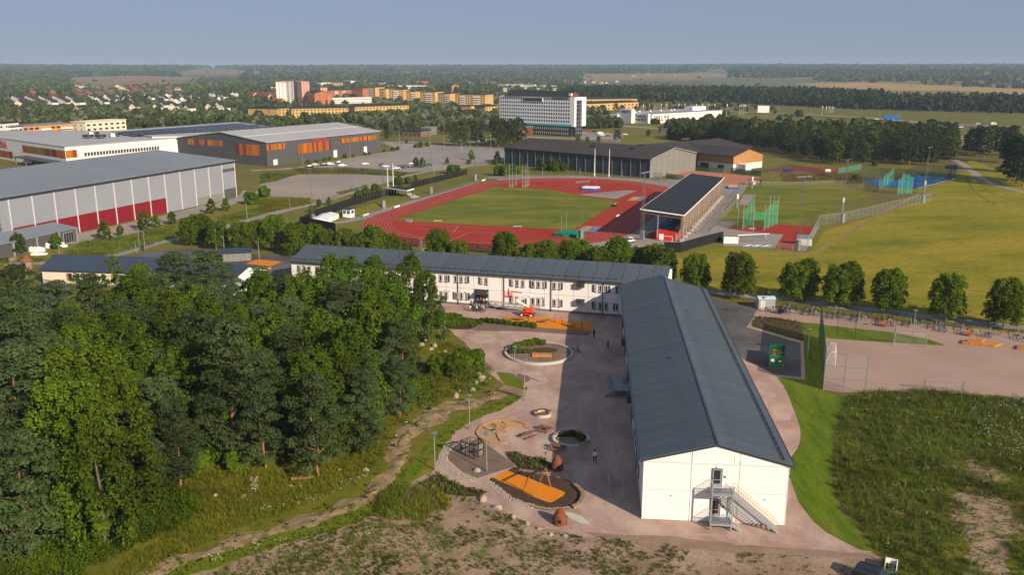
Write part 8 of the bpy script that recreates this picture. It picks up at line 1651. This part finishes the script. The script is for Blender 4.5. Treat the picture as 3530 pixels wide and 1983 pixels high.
# undergrowth in front of the grove
qn = random.Random(55)
UG = G('U', [(-260,1330),(-60,1180),(60,1190),(150,1240),(330,1200),(430,1200),(470,1260),(520,1290),(420,1345),(250,1420),(160,1500),(-260,1520)])
L_ = [(x, y, 0, q.uniform(.7, 1.3)) for x, y in scatter(UG, 900, .75, 31)]
leafclump('undergrowth', L_, M['shrub'], (.6, 1.25), 130, 3, .15, .5, 1.4)
tufts('tall_weeds', [(x, y) for x, y in scatter(UG, 3600, .28, 5)], M['shrub'], (.5, 1.2), 14, 6, .55, .06)
EDGE = G('U', [(430,1205),(560,1180),(700,1195),(860,1165),(960,1090),(1050,1000),(1095,900),(1110,860),(1180,880),(1215,945),(1150,985),(1060,1030),(990,1080),(960,1160),(880,1230),(700,1300),(560,1345),(430,1420),(330,1480),(250,1470),(420,1350),(520,1290)])
tufts('dry_tall_grass', [(x, y) for x, y in scatter(EDGE, 16000, .22, 7)], M['hay'], (.3, .8), 12, 9, .6, .045)
leafclump('green_weeds', [(x, y, .05, qn.uniform(.5, 1.3)) for x, y in scatter(EDGE, 3000, .6, 17) if sin(x*.9)+sin(y*.7+x*.3) > .1], M['willowb'], (.35, .75), 50, 10, .12, .4, 1.3)
SL = G('U', [(1040,925),(1110,908),(1150,895),(1210,912),(1260,960),(1180,990),(1100,1010),(1040,1040),(1010,1000)])
leafclump('slope_bushes', [(x, y, 0, q.uniform(.7, 1.4)) for x, y in scatter(SL, 130, 1.5, 41)], M['willowb'], (.7, 1.3), 90, 12, .19, .5, 1.2)
for i, (x, y, h) in enumerate([(1165,925,3.0),(1195,918,2.6),(1140,945,3),(1105,940,3.2),(1050,1000,3),(600,1180,2.6),(640,1150,3),(480,1190,3.4),(560,1140,4),(330,1190,3.5)]): p = g('U', x, y); tree('shrub', p[0], p[1], h, ['leafy bush above the boulder heap', 'leafy bush right of the slope top', 'leafy bush left above the footbridge stones', 'leafy bush behind the boulder heap', 'leafy bush below the right grove corner', 'leafy bush right of the brown pine trunk', 'second bush right of the brown pine trunk', 'bush left of the brown pine trunk', 'bush below the large blue-green pine', 'bush among the front aspens'][i], 'bushes at the grove edge', 1.1, i, 'bush')
# ditch grass, bank weeds, flowers
tufts('ditch_grass_blades', [(x, y) for x, y in scatter(strip(DITCH, 2.2), 9000, .13, 3)], M['shrub'], (.15, .38), 7, 4, .5, .13)
bz = strip(BANK, 4.6)
tufts('bank_weeds', [(x, y, .25) for x, y in scatter(bz, 5000, .28, 9) if sin(x*1.3)+sin(y*1.1+x*.4)+q.uniform(-1, 1) > .35], M['weed'], (.12, .4), 12, 14, .6, .16)
def flowers(name, pts, hh, n, seed):
    qq = random.Random(seed); P = []
    for x, y in pts:
        for _ in range(n): P.append((x+qq.gauss(0, .35), y+qq.gauss(0, .35), hh*qq.uniform(.6, 1.2)))
    leafclump(name, P, M['flower'], (.06, .11), 4, seed, .17, .8, .4)
flowers('white_wildflowers', G('O', [(450,950),(500,935),(620,925),(740,900),(830,880),(900,860),(1040,790),(1110,760),(1190,720),(1240,690),(1280,690),(1500,1010),(1270,1140),(1220,1160),(1330,1095),(400,1250),(430,1220),(120,1330),(60,1340),(600,1200),(1720,330),(1790,310),(1660,320),(1790,790)]), .5, 9, 4)
# big willow-herb bush beside the ditch
WB = G('O', [(1310,930),(1420,800),(1560,740),(1760,790),(1900,830),(1930,930),(1840,990),(1640,1050),(1440,1030)])
tufts('willow_thicket', [(x, y) for x, y in scatter(rough(WB, .8, 5), 900, .3, 11)], M['hay'], (.5, 1.2), 16, 5, .5, .03)
leafclump('willow_thicket', [(x, y, .2, qn.uniform(.6, 1.5)) for x, y in scatter(rough(WB, .8, 2), 260, .75, 15)], leafmat('thicket_leaves', (.075,.10,.020), (.155,.18,.045), .35, .3), (.3, .75), 170, 25, .09, .26, 2.1)
# weeds on bare soil in front
DZ = G('U', [(420,1470),(900,1300),(1010,1240),(1090,1215),(1250,1290),(1400,1345),(1600,1365),(2000,1405),(2190,1400),(2230,1440),(2250,1520),(420,1600)])
qn = random.Random(55); cl = [(qn.uniform(-26, 26), qn.uniform(60, 104), qn.uniform(.8, 2.6)) for _ in range(330)]
pts = [(x, y) for x, y in scatter(DZ, 16000, .18, 13) if any((x-a)**2+(y-b)**2 < r*r*qn.uniform(.3, 1.1) for a, b, r in cl) or qn.random() < .06]
tufts('soil_weeds', pts, M['weed'], (.12, .40), 13, 15, .9, .12)
leafclump('soil_weeds', [(x, y, 0, qn.uniform(.5, 1.4)) for x, y in scatter(DZ, 9000, .3, 43) if any((x-a)**2+(y-b)**2 < (r*.8)**2 for a, b, r in cl) and qn.random() < .5], M['weed'], (.16, .36), 34, 44, .085, .5, .8)
NB2 = G('O', [(300,1300),(700,1160),(1100,1040),(1330,1000),(1500,1060),(1900,1050),(2000,1200),(1500,1447),(200,1500)])
tufts('soil_weeds', [(x, y) for x, y in scatter(NB2, 9000, .2, 19) if qn.random() < .5], M['weed'], (.10, .32), 12, 16, .9, .12)
for poly, n, sd in ((G('J', [(975,600),(1060,595),(1200,640),(1380,680),(1450,740),(1400,790),(1280,790),(1100,740)]), 260, 1), (G('J', [(110,920),(230,850),(330,810),(420,880),(600,950),(790,990),(720,1040),(560,1040),(300,1000)]), 300, 2)): tufts('bed_plants', [(x, y) for x, y in scatter(poly, n, .25, sd)], M['weed'], (.2, .6), 10, 30+sd, .6, .15)
pb = G('L', [(250,490),(440,495),(655,540),(665,690),(400,605),(235,555)])
leafclump('bed_plants', [(x, y, .1) for x, y in scatter(pb, 160, .8, 3)], M['weed'], (.25, .5), 34, 8, .17, .5)
leafclump('bed_plants', [(x, y, .1) for x, y in G('L', [(250,495),(300,492),(345,495),(390,500),(435,505),(480,515),(550,520),(610,528),(240,520),(240,545),(300,570),(330,578),(395,600),(425,608),(490,632),(520,632),(545,660)])], M['shrub'], (.35, .6), 50, 9, .17, .5)
# the weed field on the right
WFD = G('M', [(690,60),(800,10),(1150,-5),(1500,20),(1800,55),(2250,80),(2250,1500),(960,1500),(900,1280),(840,1170),(760,1040),(650,950),(580,800),(560,600),(580,330),(640,140)])
bare = [G('M', [(1590,560),(1680,520),(1760,600),(1950,680),(1850,760),(1640,730)]), G('M', [(1470,850),(1590,800),(1760,800),(1900,880),(2040,1000),(2000,1200),(1900,1500),(1640,1500),(1540,1080)])]
pts, thin = [], []
for x, y in scatter(WFD, 60000, .30, 23):
    wx, wy = x+1.6*sin(y*.9)+qn.gauss(0, 1.3), y+1.4*sin(x*1.1)+qn.gauss(0, 1.0); b_ = any(inside((wx, wy), b) for b in bare)
    (thin if b_ else pts).append((x, y))
thin = [p for p in thin if qn.random() < .35]
qa = [p for p in pts if qn.random() < .62]
tufts('weed_field', qa, M['weed'], (.2, .65), 12, 33, .7, .05)
tufts('weed_field', [p for p in pts if qn.random() < .14], M['willowb'], (.5, 1.1), 14, 34, .45, .06)
leafclump('weed_field', [(x, y, .1, qn.uniform(.7, 1.5)) for x, y in pts if qn.random() < .42], M['weed'], (.25, .6), 60, 35, .085, .5, 1.1)
leafclump('weed_field', [(x, y, .1, qn.uniform(.8, 1.6)) for x, y in pts if qn.random() < .035], M['willowb'], (.5, .9), 110, 38, .10, .4, 1.3)
tufts('soil_weeds', thin, M['weed'], (.15, .4), 9, 36, .8, .16)
ground('weed_soil', rough(WFD, .5, 6), M['verge'], .014)
for b in bare: ground('bare_soil', rough(b, .7, 5), M['weedy'], .02)
fl = [(x, y) for x, y in pts if (inside((x, y), G('M', [(1640,80),(2250,90),(2250,800),(1900,600),(1640,380)])) and qn.random() < .075) or qn.random() < .003]
flowers('white_wildflowers', fl, .95, 4, 8); flowers('white_wildflowers', G('M', [(800,90),(830,75),(820,180),(1060,90),(1150,100),(840,570),(1280,650),(1370,800),(1270,830),(1040,780),(1040,990)]), .95, 8, 9)
# rough meadow edges: taller grass
RMv = G('U', [(1790,735),(1950,742),(2200,765),(2576,800),(2700,830),(2700,800),(2400,780),(2100,745),(1900,725)])
tufts('verge_grass_blades', [(x, y) for x, y in scatter(RMv, 3500, .5, 77)], M['hay'], (.2, .5), 7, 78, .5, .14)
for c, pts, n, m in (('B', [(320,1090),(900,1085),(1450,1130),(1400,1165),(900,1145),(370,1140)], 900, 'weed'), ('B', [(0,1150),(370,1130),(150,1220),(0,1240)], 420, 'weed'), ('F', [(-40,390),(480,385),(490,440),(0,540)], 700, 'hay'), ('E', [(640,790),(800,680),(1000,645),(1300,600),(1700,505),(1750,600),(1560,680),(1130,790),(800,840)], 1500, 'weed'), ('E', [(2130,430),(2576,330),(2620,390),(2200,510)], 700, 'weed'), ('D', [(250,1110),(700,1110),(760,1160),(300,1190)], 420, 'tanw'), ('D', [(770,1110),(1020,1100),(1020,1200),(780,1200)], 300, 'tanw'), ('E', [(0,810),(200,850),(420,830),(420,870),(0,880)], 240, 'weed'), ('C', [(100,1050),(780,1120),(900,1150),(300,1170),(0,1160)], 260, 'hay'), ('F', [(740,330),(1050,260),(980,290),(800,345)], 160, 'weed')):
    P = G(c, pts); mm = M.setdefault('tanw', leafmat('dry_scrub_leaves', (.10,.07,.03), (.17,.12,.05), .3, .1)) if m == 'tanw' else M[m]
    leafclump('rough_scrub', [(x, y, 0, qn.uniform(.5, 1.5)) for x, y in scatter(P, n*6, .9, 7+n)[:n]], mm, (.4, .9), 34, n, .22, .5, .9)
# ------------------------------------------------------------------ wider landscape: woods and town trees
def reg(c, pts): return GT(c, pts)
CEN = [(sum(p[0] for p in f)/len(f), sum(p[1] for p in f)/len(f)) for f in FOOT]; CEN = [(atan2(a, b), hypot(a, b)) for a, b in CEN if hypot(a, b) > 1250]
def infront(x, y): th, r = atan2(x, y), hypot(x, y); return any(abs(th-a) < .014 and r-30 < d < r+420 for a, d in CEN)
def clear(x, y, ks=(1, 1.13, 1.3, 1.5, 1.75, 2.05)): return not any(inside((x*k, y*k), f) for f in FIELDS for k in ks)
W1 = [g('U', x, y) for x, y in [(1690,352),(1900,372),(2085,414),(2250,410),(2398,402),(2400,352),(2200,347),(1700,342)]]
P_ = scatter(W1, 12000, 7.4, 61); P_ = [p for p in P_ if not blocked(*p)]; P_.sort(key=lambda p: p[1]); rest = []
for i, (x, y) in enumerate(P_):
    if i < 175: tree('farpine' if qn.random() < .75 else 'leafy', x, y, (qn.uniform(6, 9) if x/y < .235 else qn.uniform(11, 16)), 'dark tree in the wood behind the courts, ' + ['far left', 'left', 'left of centre', 'centre', 'right of centre', 'right', 'far right'][int(max(0, min(6, (x/y-.02)/.08)))] + (' front' if i < 60 else ' second rank' if i < 120 else ' third rank'), 'front trees of the wood behind the courts', qn.uniform(.9, 1.2))
    else: rest.append((x, y, 0, qn.uniform(5.5, 8.5) if x/y < .235 else qn.uniform(10, 15), qn.uniform(7, 11)))
forest('wood_behind_courts', rest, M['wood_far'], 3, 130, .45)
for c, lb, gp, lst in (('D', 'dark pine in the right-hand clump beside the path', 'pines beside the far path', [(2050,920,670),(2120,930,650),(2200,940,660),(2260,900,640),(2330,930,650),(2400,900,660),(2140,880,640),(2450,930,640),(2020,900,720),(1560,930,680),(1650,1000,720),(1760,1000,730),(1830,1000,760),(1600,1020,770),(1700,1025,800),(1480,1020,700),(2380,1000,700)]), ('D', 'big dark pine at the right picture edge', 'pines at the right edge', [(2430,1180,720),(2500,1200,740),(2560,1230,760),(2600,1180,730),(2460,1090,760),(2540,1100,740)])):
    for i, (x, yb, yt) in enumerate(lst): p = g(c, x, yb); lb_ = lb + ', ' + ['nearest the path', 'second from the path', 'third from the path', 'middle', 'right of the middle', 'rear', 'front', 'far right', 'far left', 'behind the padel masts', 'left of the gravel patch', 'at the gravel patch', 'just left of the path', 'behind the courts', 'between courts and path', 'rear left', 'rear right'][i]; tree('farpine', p[0], p[1], min(24, max(8, hgt(c, x, yb, yt))), lb_, gp, 1.15, i)
for i, (c, x, yb, yt, sp_, lb) in enumerate([('C',50,875,600,'leafy','leftmost big dark tree left of the hotel entrance'),('C',145,870,605,'leafy','middle big dark tree left of the hotel entrance'),('C',235,860,595,'leafy','right big dark tree beside the hotel entrance'),('B',1960,865,620,'leafy','big tree behind the lamp posts of the car park'),('B',2125,850,620,'leafy','big round tree left of the hotel group'),('B',2010,800,640,'silver','greyish tree behind the car park road'),('C',840,835,752,'leafy','low willow-like tree before the hotel car park'),('C',930,835,775,'leafy','small willow-like tree right of the first'),('C',1040,832,772,'leafy','round light tree behind the tennis hall roof'),('C',1222,815,705,'leafy','dark round tree on the slope by the hotel parking'),('C',1530,775,708,'leafy','dark tree near the road tunnel'),('C',1645,735,700,'leafy','small tree on the slope under the supermarket'),('B',1285,770,640,'silver','silver willow behind the dark arena, left'),('B',1375,750,565,'silver','tall silver willow behind the depot'),('B',1240,800,690,'spruce','dark conifer right beside the dark arena'),('C',1740,470,460,'leafy','small tree behind the supermarket'),('C',2000,440,300,'leafy','tall light tree before the spruce wood'),('C',1210,520,445,'leafy','round tree left of the supermarket'),('C',1080,515,470,'silver','silver tree left of the supermarket'),('C',1380,490,440,'silver','silver tree behind the supermarket tower')]):
    p = g(c, x, yb); tree(sp_, p[0], p[1], min(26, max(4, hgt(c, x, yb, yt))), lb, 'town trees near the hotel', 1.1, i)
# belt of trees between car park, town and villas
TB = [([(-80,760),(300,660),(900,640),(1000,650),(1280,760),(1900,760),(2350,700),(2350,560),(2050,560),(1900,480),(1460,500),(900,590),(300,610),(-80,640)], 'B', 8.5, 'silver', .25), ([(-60,820),(700,720),(1250,690),(2300,650),(2576,660),(2576,560),(2000,560),(1200,540),(400,500),(-60,500)], 'A', 9.0, 'silver', .22), ([(870,560),(1130,560),(1000,480),(880,480)], 'C', 9, 'silver', .3), ([(880,700),(1250,690),(1230,650),(1000,640),(880,660)], 'C', 6, 'leafy', 0), ([(1700,705),(1760,662),(2260,655),(2576,665),(2620,720),(2576,790),(1900,735)], 'C', 6, 'leafy', 0)]
cands = []
for pts, c, r, alt, fr_ in TB:
    for p in scatter(reg(c, pts), 9000, r, 91):
        if not blocked(*p): cands.append((p, alt, fr_))
cands.sort(key=lambda a: a[0][1]); near_n = 190; far1, far2 = [], []
for i, (p, alt, fr_) in enumerate(cands):
    if i < near_n: sp_ = alt if qn.random() < fr_ else ('leafy' if qn.random() < .85 else 'spruce'); tree(sp_, p[0], p[1], (qn.uniform(5, 8.5) if p[0] < -60 else qn.uniform(6, 10)) if p[0] < 30 else qn.uniform(3.5, 6), {'leafy': 'broad green tree in the belt between car park and town', 'silver': 'greyish willow in the belt between car park and town', 'spruce': 'dark conifer in the belt between car park and town'}[sp_], 'trees of the town belt', qn.uniform(.8, 1.1))
    else: (far2 if qn.random() < fr_ else far1).append((*p, 0, qn.uniform(4, 7.5), qn.uniform(6, 9)))
T2 = scatter([(-1100,800),(-420,690),(-250,760),(150,800),(330,900),(330,1500),(-1400,1750)], 24000, 15, 95)
for p in T2:
    if blocked(*p): continue
    near_v = any(hypot(p[0]-f[0][0]-5, p[1]-f[0][1]) < 26 for f in FOOT)
    if qn.random() < (.33 if near_v else .42 if p[0] < -250 else .3): far1.append((*p, 0, qn.uniform(3, 5.5) if near_v else (qn.uniform(5, 9) if p[0] < -250 else qn.uniform(3.5, 7)), qn.uniform(5, 10)))
T3 = scatter([(-1500,1450),(400,1500),(450,2300),(-1900,2300)], 14000, 24, 96); far1 += [(*p, 0, qn.uniform(6, 11), qn.uniform(11, 17)) for p in T3 if not blocked(*p) and clear(*p) and (not infront(*p) or qn.random() < .12) and (p[0] < -260 or qn.random() < .3)]
forest('town_trees', far1, M['wood_far'], 4, 46, .15); forest('grey_willows', far2, M['willow'], 5, 60, 0)
# spruce belt behind the supermarket
SB = [gt(c, x, y) for c, x, y in [('C',640,420),('C',1200,440),('C',1900,430),('C',2400,440),('D',0,440),('D',760,480),('D',1200,500),('D',2000,520),('D',2800,540)]] + [(1400,1180),(1000,1230),(760,1300),(660,1600),(500,1900),(140,2050)]
forest('spruce_belt', [(x, y, 0, qn.uniform(13, 18), qn.uniform(8, 12)) for x, y in scatter(SB, 30000, 10.5, 97) if not blocked(x, y) and (clear(x, y) or y < 1350 or (x < y*.42 and y < 2000))], M['spruce'], 6, 34, .75, .42)
# distant woods up to the horizon
D1, D2 = [], []
for _ in range(34000):
    r = 1900*(9300/1900)**qn.random(); a = qn.uniform(-.62, .62); x, y = r*sin(a), r*cos(a)
    low = not clear(x, y)
    if (not clear(x, y, (1, 1.12, 1.25)) and qn.random() < .985) or (low and qn.random() < .4) or (r < 2700 and (blocked(x, y) or (infront(x, y) and qn.random() < .72))): continue
    v = sin(x*.0021+y*.0013)+sin(x*.0009-y*.0017+2)+sin(y*.0034+1+x*.0005)
    if r < 6500 and v < -.15 and qn.random() < .9: continue
    w_ = max(13, r*.007)*qn.uniform(.7, 1.3); (D1 if r < 4200 else D2).append((x, y, hz(x, y)-2, (qn.uniform(4.5, 7) if r < 3000 else qn.uniform(6, 9)) if low else qn.uniform(9, 13) if r < 3000 else qn.uniform(14, 20), w_*(.6 if low else 1)))
forest('distant_wood', D1, M['wood_far'], 7, 22, .35, .40); forest('horizon_wood', D2, M['spruce'], 8, 14, .2, .42)
# ------------------------------------------------------------------ the air
hm = bpy.data.materials.new('haze_air'); hm.use_nodes = True; nt = hm.node_tree; nt.nodes.remove(nt.nodes['Principled BSDF'])
pv = nt.nodes.new('ShaderNodeVolumePrincipled'); pv.inputs['Color'].default_value = (.60, .77, 1, 1); pv.inputs['Density'].default_value = 0.000085; pv.inputs['Anisotropy'].default_value = .0
nt.links.new(pv.outputs[0], nt.nodes['Material Output'].inputs['Volume'])
tag(MB().box(-12000, -400, -2, 12000, 11500, 104).build('haze', hm), kind='stuff')
print('TREES', TREES, 'objs', len(bpy.data.objects), 'tris~', sum(len(m.polygons) for m in bpy.data.meshes)*2)
